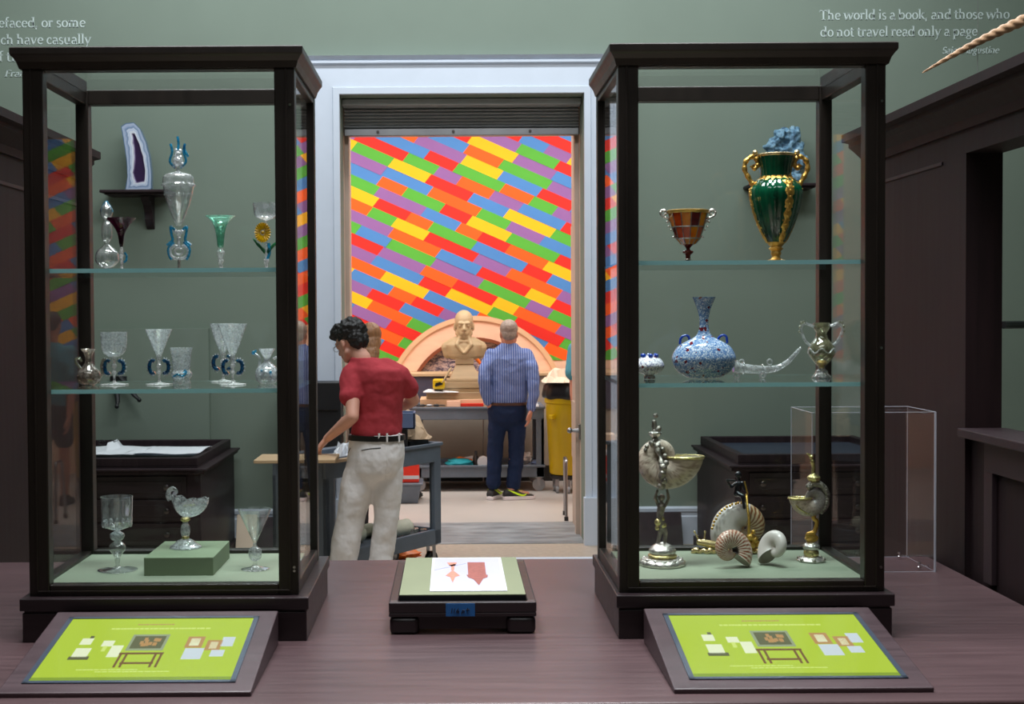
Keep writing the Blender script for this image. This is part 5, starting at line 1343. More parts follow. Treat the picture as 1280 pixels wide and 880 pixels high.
# small nautilus cup with lizard-like silver neck
v = Ves('small_nautilus_cup', 'small nautilus cup with gilt stem and silver-grey coiled crest, right rear of the deck', 'cup', 1014, 4.10, zD)
v.lathe('foot', 'silver', [(17, .4), (17, 2), (13, 4.5), (10, 6)], seg=40); v.lathe('gilt_band', 'gilt_silver', [(8, 6), (9.5, 9), (9, 13), (8, 14)])
v.lathe('foot', 'silver', [(8, 14), (10.5, 17), (10, 20), (6, 23), (3, 24)])
v.balls('boss', 'silver_dark', [(16 * math.cos(a_), 3, 2.2, 16 * math.sin(a_)) for a_ in [R(x) for x in (-150, -90, -30, 30, 90, 150)]])
v.tube('stem', 'gold', curve([(-6, 26), (4, 29), (-5, 33), (3, 36), (6, 42), (7, 50), (3, 54), (4, 60)], 40), [3] * 20 + [2.8] * 21)
v.tube('stem', 'gold', curve([(-7, 30), (0, 25), (7, 29), (0, 34)], 20), 2.3)
# bowl: half-open shell
m = MB(); vs = []; fs = []; s_ = v.s
cN = v.pt(2, 79, 0)
nautilus(m, cN, 30 * s_, Rz(180), engraved_grey, th_end=R(0), b=.6, a=.85, W=3.2, turns=1.2)
m.build('shell', 'engraved_shell', v.t, cols=True, smooth=50)
rimp = []
for j in range(36):
    f = 2 * PI * j / 36; s0 = 30 * s_ / 1.85; rimp.append(cN + Vector((-s0 * (1 + .86 * math.cos(f)), s0 * .61 * math.sin(f) * (1 + .12 * math.cos(f)), .001)))
mr = MB(); mr.tube(rimp, 1.5 * s_, 8, closed=True); mr.build('rim', 'gilt_silver', v.t, smooth=80)
v.tube('strap', 'gilt_silver', curve([(-24, 80, -3), (-18, 68, -8), (-6, 61, -6), (4, 59, -3)], 24), 1.2)
m = MB()
for i in range(22):
    a_ = R(-60 + 190 * i / 21); r = 15 - .1 * i; m.sph(v.pt(5 + r * math.cos(a_), 80 + (r + 4) * math.sin(a_), 0), (4.6 * s_, 5.2 * s_, 3.2 * s_), 10, 7, M=Ry(-math.degrees(a_)), jit=.2, seed=i)
m.build('crest', 'silver_dark', v.t, smooth=80)
v.lathe('crown', 'gilt_silver', [(3, 99), (7, 102), (8, 106), (4, 109), (3, 111)], dx=3)
m = MB(); m.caps([v.pt(2, 111), v.pt(3, 118), v.pt(1, 126)], [2.2 * s_, 2.4 * s_, 2.6 * s_]); m.sph(v.pt(0, 131), 2.8 * s_); m.caps([v.pt(-1, 133), v.pt(-5, 135)], [1.6 * s_, 1.0 * s_])
m.build('finial', 'gilt_silver', v.t, smooth=80)
# ---------------------------------------------------------------- people
def hand(m, wrist, d, palm_n, L=.18, curl=.5, side=1):
    """palm and five fingers: d = direction of the fingers, palm_n = palm normal"""
    d = Vector(d).normalized(); n_ = Vector(palm_n); n_ = (n_ - d * n_.dot(d)).normalized(); w = d.cross(n_) * side
    pl = L * .52; wrist = Vector(wrist)
    for i, o in enumerate((-.030, -.010, .010, .029)):
        base = wrist + d * pl + w * o
        m.caps([wrist + w * o * .45, wrist + d * pl * .5 + w * o * .9, base], [.015, .0155, .0125])
        ln_ = L * (.40, .46, .44, .35)[i]; p = base; dd = d.copy(); pts = [p]
        for j, fr in enumerate((.42, .33, .25)):
            dd = (dd + n_ * curl * (.35 + .3 * j)).normalized(); p = p + dd * ln_ * fr; pts.append(p)
        m.caps(pts, [.0105, .0098, .009, .0078])
    p0 = wrist + d * pl * .25 - w * .026; p1 = p0 - w * .02 + d * .03 + n_ * .01; p2 = p1 + (d * .8 - w * .25 + n_ * curl * .4).normalized() * .03; p3 = p2 + (d - w * .05 + n_ * curl * .5).normalized() * .024
    m.caps([p0, p1, p2, p3], [.015, .0125, .0105, .009])


def head(m, c, fdir, s=1.0, tilt=0):
    """head centred at c looking towards fdir (horizontal); returns orientation"""
    f = Vector(fdir).normalized(); r = Vector((f.y, -f.x, 0)); u = r.cross(f)
    M = Matrix((r, f, u)).transposed() @ Matrix.Rotation(R(-tilt), 3, 'X')
    c = Vector(c)
    def q_(x, y, z): return c + M @ Vector((x, y, z)) * s
    m.sph(q_(0, -.012, .03), (.074 * s, .094 * s, .088 * s), 24, 16, M)     # cranium
    m.sph(q_(0, .022, -.035), (.058 * s, .066 * s, .082 * s), 20, 14, M)    # face
    m.sph(q_(0, .04, -.088), (.034 * s, .034 * s, .026 * s), 14, 10, M)     # chin
    m.caps([q_(-.05, .0, -.06), q_(-.025, .05, -.09)], [.022 * s, .018 * s]); m.caps([q_(.05, .0, -.06), q_(.025, .05, -.09)], [.022 * s, .018 * s])
    m.caps([q_(0, .084, .005), q_(0, .105, -.03)], [.010 * s, .0135 * s]); m.caps([q_(-.011, .09, -.034), q_(.011, .09, -.034)], [.009 * s] * 2)   # nose
    m.caps([q_(-.04, .074, .02), q_(-.012, .084, .018)], [.011 * s] * 2); m.caps([q_(.04, .074, .02), q_(.012, .084, .018)], [.011 * s] * 2)       # brow
    m.caps([q_(-.02, .079, -.056), q_(0, .086, -.055), q_(.02, .079, -.056)], [.007 * s, .009 * s, .007 * s]); m.caps([q_(-.017, .078, -.067), q_(.017, .078, -.067)], [.009 * s] * 2)
    for sg in (-1, 1):
        m.sph(q_(sg * .033, .072, -.002), .014 * s, 10, 8)
        m.sph(q_(sg * .076, -.008, -.012), (.008 * s, .018 * s, .031 * s), 12, 10, M @ Matrix.Rotation(R(sg * 14), 3, 'Z'))
        m.sph(q_(sg * .073, .0, -.03), (.006 * s, .011 * s, .014 * s), 10, 8, M)
    return M, q_


def person(name, label, loc, J, skin, face, build=1.0, vox=.009):
    """J: joints in world space. Returns the root and the naked continuous body."""
    t = thing(name, label, 'person', loc)
    m = MB()
    M, q_ = head(m, J['head'], face, J.get('hs', 1.0), J.get('tilt', 0))
    nb = Vector(J['neck']); m.caps([q_(0, -.025, -.06), nb], [.052, .058])
    hip = Vector(J['hip']); sh = Vector(J['chest']); yw = J['yaw']
    m.loft([(hip + Vector((0, 0, -.09)), .13 * build, .10 * build, yw), (hip, .155 * build, .11 * build, yw), (hip.lerp(sh, .35), .135 * build, .095 * build, yw), (hip.lerp(sh, .7), .155 * build, .105 * build, yw), (sh, .165 * build, .105 * build, yw), (sh + Vector((0, 0, .06)), .12 * build, .085 * build, yw), (nb, .055, .055, yw)])
    for S in ('l', 'r'):
        a, b, c = J['sho_' + S], J['elb_' + S], J['wri_' + S]
        m.caps([sh + Vector((0, 0, .03)), a, Vector(a).lerp(Vector(b), .4), b, Vector(b).lerp(Vector(c), .25), c], [.07, .052 * build, .048 * build, .037, .040, .025])
        hand(m, c, J['hd_' + S], J['hn_' + S], side=-1 if S == 'l' else 1)
        a, b, c = J['leg_' + S], J['kne_' + S], J['ank_' + S]
        m.caps([a, Vector(a).lerp(Vector(b), .5), b, Vector(b).lerp(Vector(c), .3), c], [.078 * build, .066 * build, .048 * build, .05 * build, .035])
        fd = Vector(J['fd_' + S]).normalized(); c = Vector(c); m.caps([c + Vector((0, 0, -.02)) - fd * .03, c + Vector((0, 0, -.045)) + fd * .14], [.036, .028])
    m.build('body', skin, t, voxel=vox, smoothit=4, smooth=180)
    return t, q_, M


def hairblob(t, q_, M, s, parts, mat, vox=.006, disp=.012, ns=.03):
    m = MB()
    for c, r in parts: m.sph(q_(*c), tuple(x * s for x in r), 24, 16, M)
    o = m.build('hair', mat, t, voxel=vox, smoothit=1, smooth=180)
    if disp:
        tx = bpy.data.textures.new('hair', 'CLOUDS'); tx.noise_scale = ns; tx.noise_depth = 3
        md = o.modifiers.new('d', 'DISPLACE'); md.texture = tx; md.strength = disp; md.mid_level = .45
    return o


def wrinkle(o, strength, scale):
    tx = bpy.data.textures.new('fold', 'CLOUDS'); tx.noise_scale = scale; tx.noise_depth = 2
    md = o.modifiers.new('d', 'DISPLACE'); md.texture = tx; md.strength = strength; md.mid_level = .5; md.texture_coords = 'LOCAL'


def shoe(t, ank, fd, swoosh=False, mats=('shoe_black', 'shoe_white'), side=1):
    fd = Vector(fd).normalized(); ank = Vector(ank); b = Vector((ank.x, ank.y, 0)); sd = Vector((fd.y, -fd.x, 0))
    def f_(x, y, z): return b + fd * x + sd * y + Vector((0, 0, z))
    m = MB(); rings = []
    for x, w, h in ((-.085, .03, .05), (-.075, .036, .085), (-.04, .04, .105), (.0, .042, .11), (.05, .043, .088), (.1, .046, .065), (.15, .046, .052), (.19, .036, .045), (.21, .015, .035)): rings.append((x, w, h))
    vs = []; sg = 16
    for x, w, h in rings:
        for k_ in range(sg):
            a_ = 2 * PI * k_ / sg; vs.append(f_(x, w * math.cos(a_), .022 + (h - .022) * (.5 + .5 * math.sin(a_))))
    fs = [(i * sg + k_, i * sg + (k_ + 1) % sg, (i + 1) * sg + (k_ + 1) % sg, (i + 1) * sg + k_) for i in range(len(rings) - 1) for k_ in range(sg)] + [tuple(range(sg)), tuple((len(rings) - 1) * sg + k_ for k_ in range(sg))]
    m.add(vs, fs); so = m.build('shoe', mats[0], t, smooth=60)
    m = MB(); pl = [(-.092, 0), (-.085, .034), (-.03, .043), (.05, .045), (.12, .051), (.18, .042), (.215, .018), (.22, 0)]
    pl = pl + [(x, -y) for x, y in pl[-2:0:-1]]
    m.prism([f_(x, y, .001) for x, y in pl], (0, 0, 0), (0, 0, .033)); m.build('sole', mats[1], so, smooth=40, bevel=.005)
    if swoosh:
        m = MB()
        for sd_ in (-1, 1):
            y = sd_ * .0475
            path = [(.125, .048), (.09, .052), (.06, .058), (.0, .078), (-.045, .098)]; low = [(-.045, .098), (.02, .058), (.06, .046), (.085, .040), (.105, .040)]
            pts = [(.125, .056), (.1, .050), (.085, .050), (.05, .062), (0, .082), (-.055, .098), (.0, .068), (.045, .046), (.075, .036), (.1, .035), (.118, .044)]
            m.prism([f_(x, sd_ * (.044 if z < .06 else .041 - (z - .06) * .35), z) for x, z in pts], (0, 0, 0), sd * sd_ * .006)
        m.build('emblem', 'neon', so, smooth=0)
        m = MB()
        for x in (.06, .085, .11, .135): m.tube([f_(x, -.025, .10 - x * .3), f_(x, .0, .112 - x * .35), f_(x, .025, .10 - x * .3)], .003, 6)
        m.build('lace', 'neon', so)
    return so


# --- man in red, back turned, leaning to the cart at left
Y0 = 8.0
def W(px, py, Y=Y0): return P(px, py, Y)
J = dict(head=W(438, 428, 8.06), hs=1.02, tilt=24, neck=W(452, 449, 8.02), chest=W(466, 474), hip=W(470, 556), yaw=R(-24),
         sho_l=W(440, 470, 7.98), elb_l=W(441, 521, 7.84), wri_l=W(409, 548, 8.06), hd_l=W(398, 562, 8.12) - W(409, 548, 8.06), hn_l=(.3, .2, -1),
         sho_r=W(499, 470, 7.98), elb_r=W(517, 500, 8.1), wri_r=W(492, 512, 8.34), hd_r=(-.6, .7, -.2), hn_r=(-.3, -.2, -1),
         leg_l=W(452, 575), kne_l=W(438, 640, 8.0), ank_l=W(424, 738, 7.98), leg_r=W(484, 572), kne_r=W(484, 640, 8.02), ank_r=W(474, 738, 8.03), fd_l=(-.75, .6, 0), fd_r=(-.5, .85, 0))
for s_ in ('l', 'r'): J['ank_' + s_].z = .08
t, q_, M = person('person', 'man in dark red T-shirt and khaki trousers, back turned, bending over the grey cart', (J['hip'].x, Y0, 0), J, 'skin_light', (-.75, .66, 0), vox=.0075)
hairblob(t, q_, M, 1.02, [((0, -.03, .052), (.086, .098, .085)), ((0, .035, .085), (.07, .07, .05)), ((0, -.065, .0), (.072, .052, .07)), ((.0, .085, .082), (.045, .035, .03))], 'hair_black', disp=.03, ns=.025)
# T-shirt
m = MB(); hip, ch = J['hip'], J['chest']; yw = J['yaw']
m.loft([(W(470, 546), .150, .122, yw), (W(471, 536), .152, .124, yw), (W(473, 515), .138, .118, yw), (W(471, 492), .160, .124, yw), (W(469, 474), .190, .126, yw), (W(467, 462), .186, .112, yw), (W(461, 453, 8.01), .12, .09, yw), (W(455, 447, 8.02), .075, .072, yw)])
m.caps([W(452, 462, 8.0), J['sho_l'], W(438, 494, 7.91)], [.07, .070, .066]); m.caps([W(480, 462, 8), J['sho_r'], W(509, 484, 8.03)], [.07, .070, .064])
o = m.build('t_shirt', 'red_shirt', t, voxel=.0075, smoothit=6, smooth=180); wrinkle(o, .022, .11)
# trousers
m = MB()
m.loft([(W(456, 610), .06, .06, yw), (W(468, 590), .155, .13, yw), (W(470, 572), .172, .140, yw), (W(471, 556), .166, .132, yw), (W(471, 541), .157, .122, yw)])
m.caps([W(454, 575), W(447, 610), W(438, 648), W(431, 690), W(424, 733)], [.098, .100, .088, .085, .088])
m.caps([W(486, 573), W(485, 610), W(483, 648), W(477, 690), W(473, 733)], [.094, .090, .078, .074, .078])
o = m.build('trousers', 'khaki', t, voxel=.0085, smoothit=6, smooth=180); wrinkle(o, .024, .13)
from mathutils.bvhtree import BVHTree
def seam(obj, pix, name, mat, par, r=.003):
    dg = bpy.context.evaluated_depsgraph_get(); bpy.context.view_layer.update(); dg.update()
    bv = BVHTree.FromObject(obj, dg); o0 = obj.matrix_world.inverted() @ Vector((0, 0, CAMZ)); pts = []
    for x, y in curve([tuple(map(float, p)) for p in pix], 14):
        h = bv.ray_cast(o0, ((obj.matrix_world.inverted() @ P(x, y, 8)) - o0).normalized())
        if h[0] is not None: pts.append(obj.matrix_world @ h[0])
    m = MB(); m.tube(pts, r, 6); m.build(name, mat, par)
seam(o, [(452, 563), (463, 561), (476, 560)], 'back_pocket', 'tool_black', o, .0028)
seam(o, [(438, 560), (433, 572), (431, 584)], 'side_pocket', 'tool_black', o, .0032)
seam(o, [(485, 548), (484, 575), (482, 600)], 'centre_seam', 'khaki', o, .0030)
m = MB(); m.loft([(W(471, 549.5), .170, .136, yw), (W(471, 543), .168, .135, yw)], 32); m.build('belt', 'belt_black', t, smooth=60)
m = MB()
for x, y_ in ((441, 8.05), (474, 7.86), (484, 7.86), (499, 7.9)): c = W(x, 547, y_); m.box(c.x - .005, c.x + .005, c.y - .006, c.y + .03, c.z - .026, c.z + .024)
m.build('belt_loop', 'khaki', t, smooth=0)
shoe(t, J['ank_l'], J['fd_l'], mats=('belt_brown', 'tool_black')); shoe(t, J['ank_r'], J['fd_r'], mats=('belt_brown', 'tool_black'))
# glasses on his nose
m = MB()
for sg in (-1, 1): m.tube([q_(sg * .031 + .021 * math.cos(a_ * PI / 8), .098, -.002 + .016 * math.sin(a_ * PI / 8)) for a_ in range(16)], .0018, 6, closed=True); m.tube([q_(sg * .052, .094, .003), q_(sg * .074, .02, .003)], .0016, 6)
m.tube([q_(-.011, .1, .002), q_(.011, .1, .002)], .0016, 6); m.build('glasses', 'steel', t)

# --- man in blue, at the far cart
Y0 = 12.44
def W(px, py, Y=12.44): return P(px, py, Y)
J = dict(head=W(636, 417), hs=1.03, tilt=8, neck=W(636, 434), chest=W(636, 448), hip=W(634, 508), yaw=0,
         sho_l=W(614, 444), elb_l=W(605, 476, 12.33), wri_l=W(610, 503, 12.38), hd_l=(.35, .5, -.8), hn_l=(.5, .4, 0),
         sho_r=W(658, 444), elb_r=W(667, 477, 12.32), wri_r=W(664, 511, 12.31), hd_r=(-.15, 0, -1), hn_r=(-1, .2, 0),
         leg_l=W(622, 522), kne_l=W(619, 565), ank_l=W(616, 612, 12.47), leg_r=W(646, 522), kne_r=W(643, 565), ank_r=W(640, 614, 12.42), fd_l=(.35, .9, 0), fd_r=(1, .22, 0))
for s_ in ('l', 'r'): J['ank_' + s_].z = .09
t, q_, M = person('person', 'grey-haired man in a striped blue shirt and dark jeans facing the bust', (J['hip'].x, Y0, 0), J, 'skin_tan', (0, 1, 0), build=1.0, vox=.01)
hairblob(t, q_, M, 1.03, [((0, -.026, .042), (.080, .094, .082)), ((0, -.062, -.01), (.066, .045, .06))], 'hair_grey', disp=.008, ns=.02, vox=.007)
m = MB()
m.loft([(W(635, 504), .170, .13, 0), (W(635, 498), .182, .14, 0), (W(636, 480), .182, .142, 0), (W(636, 462), .188, .142, 0), (W(636, 448), .20, .13, 0), (W(636, 441), .185, .11, 0), (W(636, 435), .12, .09, 0), (W(636, 429), .07, .07, 0)], 32)
m.caps([W(624, 443), J['sho_l'], W(607, 460, 12.37), J['elb_l'], W(606, 490, 12.35), W(610, 502, 12.38)], [.06, .062, .060, .056, .05, .044])
m.caps([W(648, 443), J['sho_r'], W(665, 460, 12.35), J['elb_r'], W(667, 494, 12.31), W(664, 509, 12.31)], [.06, .062, .060, .056, .05, .044])
o = m.build('shirt', 'blue_shirt', t, voxel=.008, smoothit=2, smooth=180); wrinkle(o, .02, .09)
m = MB(); m.loft([(W(634, 536), .06, .06, 0), (W(634, 526), .165, .13, 0), (W(634, 515), .18, .145, 0), (W(634, 502), .168, .13, 0)])
m.caps([W(622, 524), W(620, 548), W(618, 575), W(617, 604)], [.088, .078, .070, .066]); m.caps([W(646, 524), W(646, 548), W(645, 575), W(642, 606)], [.088, .080, .070, .066])
o = m.build('jeans', 'denim', t, voxel=.01, smoothit=4, smooth=180); wrinkle(o, .02, .08)
m = MB(); m.loft([(W(635, 506), .178, .14, 0), (W(635, 502.5), .176, .138, 0)], 32); m.build('belt', 'belt_brown', t, smooth=60)
shoe(t, J['ank_l'], J['fd_l'], True); shoe(t, J['ank_r'], J['fd_r'], True)

# --- woman behind the man in red
Y0 = 9.98
c = W(463, 424, Y0); dx = c.x
def V3(x, y, z): return Vector((dx + x, Y0 + y, z))
zH = c.z
J = dict(head=V3(0, .03, zH - .01), hs=.98, tilt=15, neck=V3(0, 0, zH - .15), chest=V3(.0, 0, zH - .29), hip=V3(.0, 0, .95), yaw=0,
         sho_l=V3(-.145, 0, zH - .24), elb_l=V3(-.15, .02, 1.1), wri_l=V3(-.1, .2, .98), hd_l=(.3, .6, -.1), hn_l=(0, 0, -1),
         sho_r=V3(.145, 0, zH - .24), elb_r=V3(.17, .02, 1.1), wri_r=V3(.1, .2, .98), hd_r=(-.3, .6, -.1), hn_r=(0, 0, -1),
         leg_l=V3(-.08, 0, .88), kne_l=V3(-.08, 0, .48), ank_l=V3(-.08, 0, .08), leg_r=V3(.08, 0, .88), kne_r=V3(.08, 0, .48), ank_r=V3(.08, 0, .08), fd_l=(0, 1, 0), fd_r=(0, 1, 0))
t, q_, M = person('person', 'brown-haired person in a white top, mostly hidden behind the man in red', (dx, Y0, 0), J, 'skin_light', (0, 1, 0), build=.82, vox=.011)
hairblob(t, q_, M, 1, [((0, -.03, .045), (.082, .098, .085)), ((0, -.055, -.03), (.078, .06, .11)), ((0, -.075, -.11), (.072, .035, .10))], 'hair_brown', disp=.006, ns=.03, vox=.007)
m = MB(); m.loft([(V3(0, 0, .9), .14, .11, 0), (V3(0, 0, 1.08), .12, .1, 0), (V3(.0, 0, zH - .33), .145, .11, 0), (V3(0, 0, zH - .25), .14, .095, 0), (V3(0, 0, zH - .17), .07, .07, 0)])
for s_ in ('l', 'r'): m.caps([J['sho_' + s_], Vector(J['sho_' + s_]).lerp(J['elb_' + s_], .7)], [.06, .055])
m.build('top', 'white_shirt', t, voxel=.011, smoothit=4, smooth=180)
m = MB(); m.loft([(V3(0, 0, .8), .13, .11, 0), (V3(0, 0, .96), .13, .11, 0)])
for s_ in ('l', 'r'): m.caps([J['leg_' + s_], J['kne_' + s_], J['ank_' + s_]], [.085, .065, .055])
m.build('trousers', 'dark_pants', t, voxel=.011, smoothit=4, smooth=180)
for s_ in ('l', 'r'): shoe(t, J['ank_' + s_], J['fd_' + s_], mats=('tool_black', 'tool_black'))

# --- person at the right edge of the doorway
Y0 = 12.25
def W2(px, py, Y=12.25): return P(px, py, Y)
cx_ = W2(742, 450).x
def V3(x, y, z): return Vector((cx_ + x, Y0 + y, z))
J = dict(head=V3(0, .03, 1.62), hs=1.0, tilt=15, neck=V3(0, 0, 1.46), chest=V3(0, 0, 1.32), hip=V3(0, 0, .93), yaw=0,
         sho_l=V3(-.17, 0, 1.38), elb_l=W2(717, 484, 12.2), wri_l=W2(719, 517, 12.15), hd_l=(.1, -.1, -1), hn_l=(.8, 0, 0),
         sho_r=V3(.17, 0, 1.38), elb_r=V3(.24, 0, 1.1), wri_r=V3(.25, .05, .86), hd_r=(0, 0, -1), hn_r=(-1, 0, 0),
         leg_l=V3(-.09, 0, .86), kne_l=V3(-.1, 0, .48), ank_l=V3(-.1, 0, .08), leg_r=V3(.09, 0, .86), kne_r=V3(.1, 0, .48), ank_r=V3(.1, 0, .08), fd_l=(0, 1, 0), fd_r=(0, 1, 0))
t, q_, M = person('person', 'person in a teal T-shirt and dark shorts, mostly hidden behind the right doorway jamb', (cx_, Y0, 0), J, 'skin_tan', (0, 1, 0), vox=.011)
hairblob(t, q_, M, 1, [((0, -.026, .042), (.080, .096, .083)), ((0, -.062, -.01), (.066, .045, .06))], 'hair_black', disp=.008, ns=.02, vox=.008)
m = MB(); m.loft([(V3(0, 0, .9), .18, .13, 0), (V3(0, 0, 1.1), .18, .13, 0), (V3(0, 0, 1.3), .2, .13, 0), (V3(0, 0, 1.4), .16, .1, 0), (V3(0, 0, 1.47), .07, .07, 0)])
m.caps([V3(-.12, 0, 1.38), J['sho_l'], W2(716, 466, 12.2)], [.06, .065, .072]); m.caps([V3(.12, 0, 1.38), J['sho_r'], V3(.22, 0, 1.2)], [.06, .065, .07])
m.build('t_shirt', 'teal_shirt', t, voxel=.011, smoothit=4, smooth=180)
m = MB(); m.loft([(V3(0, 0, .8), .16, .13, 0), (V3(0, 0, .98), .165, .13, 0)])
for s_ in ('l', 'r'): m.caps([J['leg_' + s_], Vector(J['leg_' + s_]).lerp(J['kne_' + s_], .7)], [.095, .09])
m.build('shorts', 'dark_pants', t, voxel=.011, smoothit=4, smooth=180)
for s_ in ('l', 'r'): shoe(t, J['ank_' + s_], J['fd_' + s_], mats=('tool_black', 'tool_black'))
# ---------------------------------------------------------------- carts
def cart(label, C0, u, v, L, Wd, ztop, rim, zsh, shrim, dark=False):
    """C0: right near corner, u: unit along the length, v: unit across"""
    C0 = Vector((C0[0], C0[1], 0)); u = Vector((u[0], u[1], 0)); v = Vector((v[0], v[1], 0))
    if u.cross(v).z < 0: pass
    ce = C0 + u * L / 2 + v * Wd / 2
    t = thing('utility_cart', label, 'cart', (ce.x, ce.y, 0))
    M = Matrix((u, v, Vector((0, 0, 1)))).transposed()
    def bx(m, a0, a1, b0, b1, z0, z1): m.obox(C0 + u * (a0 + a1) / 2 + v * (b0 + b1) / 2 + Vector((0, 0, (z0 + z1) / 2)), (a1 - a0, b1 - b0, z1 - z0), M)
    def tray(nm, z1, rm, lip):
        m = MB(); z0 = z1 - rm; w = .03
        bx(m, 0, L, 0, w, z0, z1); bx(m, 0, L, Wd - w, Wd, z0, z1); bx(m, 0, w, w, Wd - w, z0, z1); bx(m, L - w, L, w, Wd - w, z0, z1); bx(m, w, L - w, w, Wd - w, z1 - lip - .012, z1 - lip)
        if rm > .1:
            m2 = m
            bx(m, -.012, L + .012, -.012, .006, z1 - .02, z1 + .004); bx(m, -.012, L + .012, Wd - .006, Wd + .012, z1 - .02, z1 + .004); bx(m, -.012, .006, 0, Wd, z1 - .02, z1 + .004); bx(m, L - .006, L + .012, 0, Wd, z1 - .02, z1 + .004)
        m.build(nm, 'cart_plastic', t, smooth=0, bevel=.006)
    tray('top_tray', ztop, rim, min(.03, rim * .3)); tray('bottom_tray', zsh, shrim, shrim * .35)
    for a in (.0, L - .075):
        for b in (.0, Wd - .075):
            m = MB(); bx(m, a, a + .03, b, b + .075, zsh - shrim, ztop - rim + .01) if a == 0 else bx(m, a + .045, a + .075, b, b + .075, zsh - shrim, ztop - rim + .01)
            bb = b if b == 0 else b + .045
            bx(m, a, a + .075, bb, bb + .03, zsh - shrim, ztop - rim + .01); m.build('leg', 'cart_plastic', t, smooth=0, bevel=.004)
    zc = zsh - shrim; r = .062
    for a in (.05, L - .05):
        for b in (.05, Wd - .05):
            c = C0 + u * a + v * b; m = MB(); m.tube([c + v * -.016 + Vector((0, 0, r)), c + v * .016 + Vector((0, 0, r))], r, 28)
            cs = m.build('caster', 'wheel_rubber' if not dark else 'wheel_grey', t, smooth=50, bevel=.005)
            m = MB(); m.tube([c + v * -.019 + Vector((0, 0, r)), c + v * .019 + Vector((0, 0, r))], .03, 20); m.build('hub', 'wheel_grey', cs, smooth=50)
            m = MB(); h_ = max(zc - r, .02)
            for sg in (-1, 1): m.obox(c + v * sg * .024 + Vector((0, 0, r + h_ / 2)), (.035, .004, h_ + .02), M)
            m.obox(c + Vector((0, 0, zc - .006)), (.07, .06, .012), M); m.build('fork', 'steel', cs, smooth=0)
    return t, bx, C0, u, v, M
u = Vector((-.55, -.835)); v = Vector((-.835, .55))
cN = P(551, 553, 9.05)
ct, bx, C0, cu, cv, CMx = cart('grey plastic utility cart with foam on its lower shelf, behind the man in red', (cN.x, 9.05), u, v, 1.22, .42, cN.z, .125, P(552, 660, 9.05).z, .10)
ZC1 = cN.z - .03
def cpt(a, b, z): return C0 + cu * a + cv * b + Vector((0, 0, z))
# far cart
f0 = P(680, 510, 13.0)
ct2, bx2, D0, du, dv, DM = cart('grey work cart carrying the bust, in front of the lunette', (f0.x, 13.0), (-1, 0), (0, 1), 1.25, .66, P(600, 509, 13.0).z, .12, P(600, 582, 13.0).z, .115, dark=True)
ZC2 = P(600, 509, 13.0).z
ZI2 = ZC2 - .03
ZL2 = P(600, 582, 13.0).z - .115 * .35

def blob(name, mat, c, r, label, cat, jit=.35, group=None, fr=2.5, seed=1, zrest=None, M=None):
    m = MB(); m.sph(c, r, 26, 18, jit=jit, seed=seed, freq=fr, M=M); o = m.build(name, mat, smooth=60)
    if zrest is not None: settle(o, zrest)
    return tag(o, label, cat, group)
def boxthing(name, mat, c, size, label, cat, M=None, bevel=.003, group=None):
    m = MB(); m.obox(c, size, M); return tag(m.build(name, mat, smooth=0, bevel=bevel), label, cat, group)
# crumpled paper: low-poly jittered sheet blob
def crumple(name, mat, x0, x1, y0, y1, z, h, label, cat, seed=1, M=None):
    random.seed(seed); m = MB(); nx, ny = 12, 8; top = []
    for j in range(ny + 1):
        for i in range(nx + 1):
            a, b = i / nx, j / ny; e = min(a, 1 - a, b, 1 - b) * 4; e = min(1, e)
            top.append(Vector((x0 + (x1 - x0) * a + random.uniform(-.012, .012), y0 + (y1 - y0) * b + random.uniform(-.012, .012), z + .004 + h * e * (.35 + .65 * random.random()))))
    n = len(top); bot = [Vector((p.x, p.y, z + .001)) for p in top]
    m.add(top + bot, [(j * (nx + 1) + i, j * (nx + 1) + i + 1, (j + 1) * (nx + 1) + i + 1, (j + 1) * (nx + 1) + i) for j in range(ny) for i in range(nx)] + [(n + j * (nx + 1) + i, n + (j + 1) * (nx + 1) + i, n + (j + 1) * (nx + 1) + i + 1, n + j * (nx + 1) + i + 1) for j in range(ny) for i in range(nx)]
          + [(i, n + i, n + i + 1, i + 1) for i in range(nx)] + [(ny * (nx + 1) + i + 1, n + ny * (nx + 1) + i + 1, n + ny * (nx + 1) + i, ny * (nx + 1) + i) for i in range(nx)]
          + [(j * (nx + 1), (j + 1) * (nx + 1), n + (j + 1) * (nx + 1), n + j * (nx + 1)) for j in range(ny)] + [(j * (nx + 1) + nx, n + j * (nx + 1) + nx, n + (j + 1) * (nx + 1) + nx, (j + 1) * (nx + 1) + nx) for j in range(ny)])
    return tag(m.build(name, mat, smooth=0), label, cat)
# things on the near cart
p = cpt(.15, .15, ZC1)
m = MB(); m.obox(p + Vector((0, 0, .03)), (.22, .16, .055), CMx); tag(m.build('black_tray', 'tool_black', smooth=0, bevel=.006), 'flat black tray under the brown paper on the near cart', 'tray')
crumple('brown_paper', 'kraft_paper', p.x - .17, p.x + .14, p.y - .10, p.y + .11, ZC1 + .062, .12, 'crumpled brown wrapping paper on the near cart, beside the red T-shirt', 'paper', 5)
m = MB(); q3 = cpt(.04, .33, ZC1); m.tube([q3 + Vector((.16, -.05, .012)), q3 + Vector((.15, -.04, .09)), q3 + Vector((.11, 0, .17)), q3 + Vector((.06, .02, .23))], [.03, .045, .05, .02], 9, flat=.6)
tag(m.build('paper_bag', 'kraft_paper', smooth=0), 'upright twisted brown paper bag at the far end of the near cart', 'bag')
m = MB(); q3 = cpt(.44, .22, ZC1)
zt_ = P(512, 515, q3.y).z; zb_ = P(512, 541, q3.y).z
xx = P(519, 530, q3.y).x
bt = thing('storage_tray', 'slate blue tray on a black stand on the near cart, beside the red shirt', 'tray', (xx - .2, q3.y, ZC1))
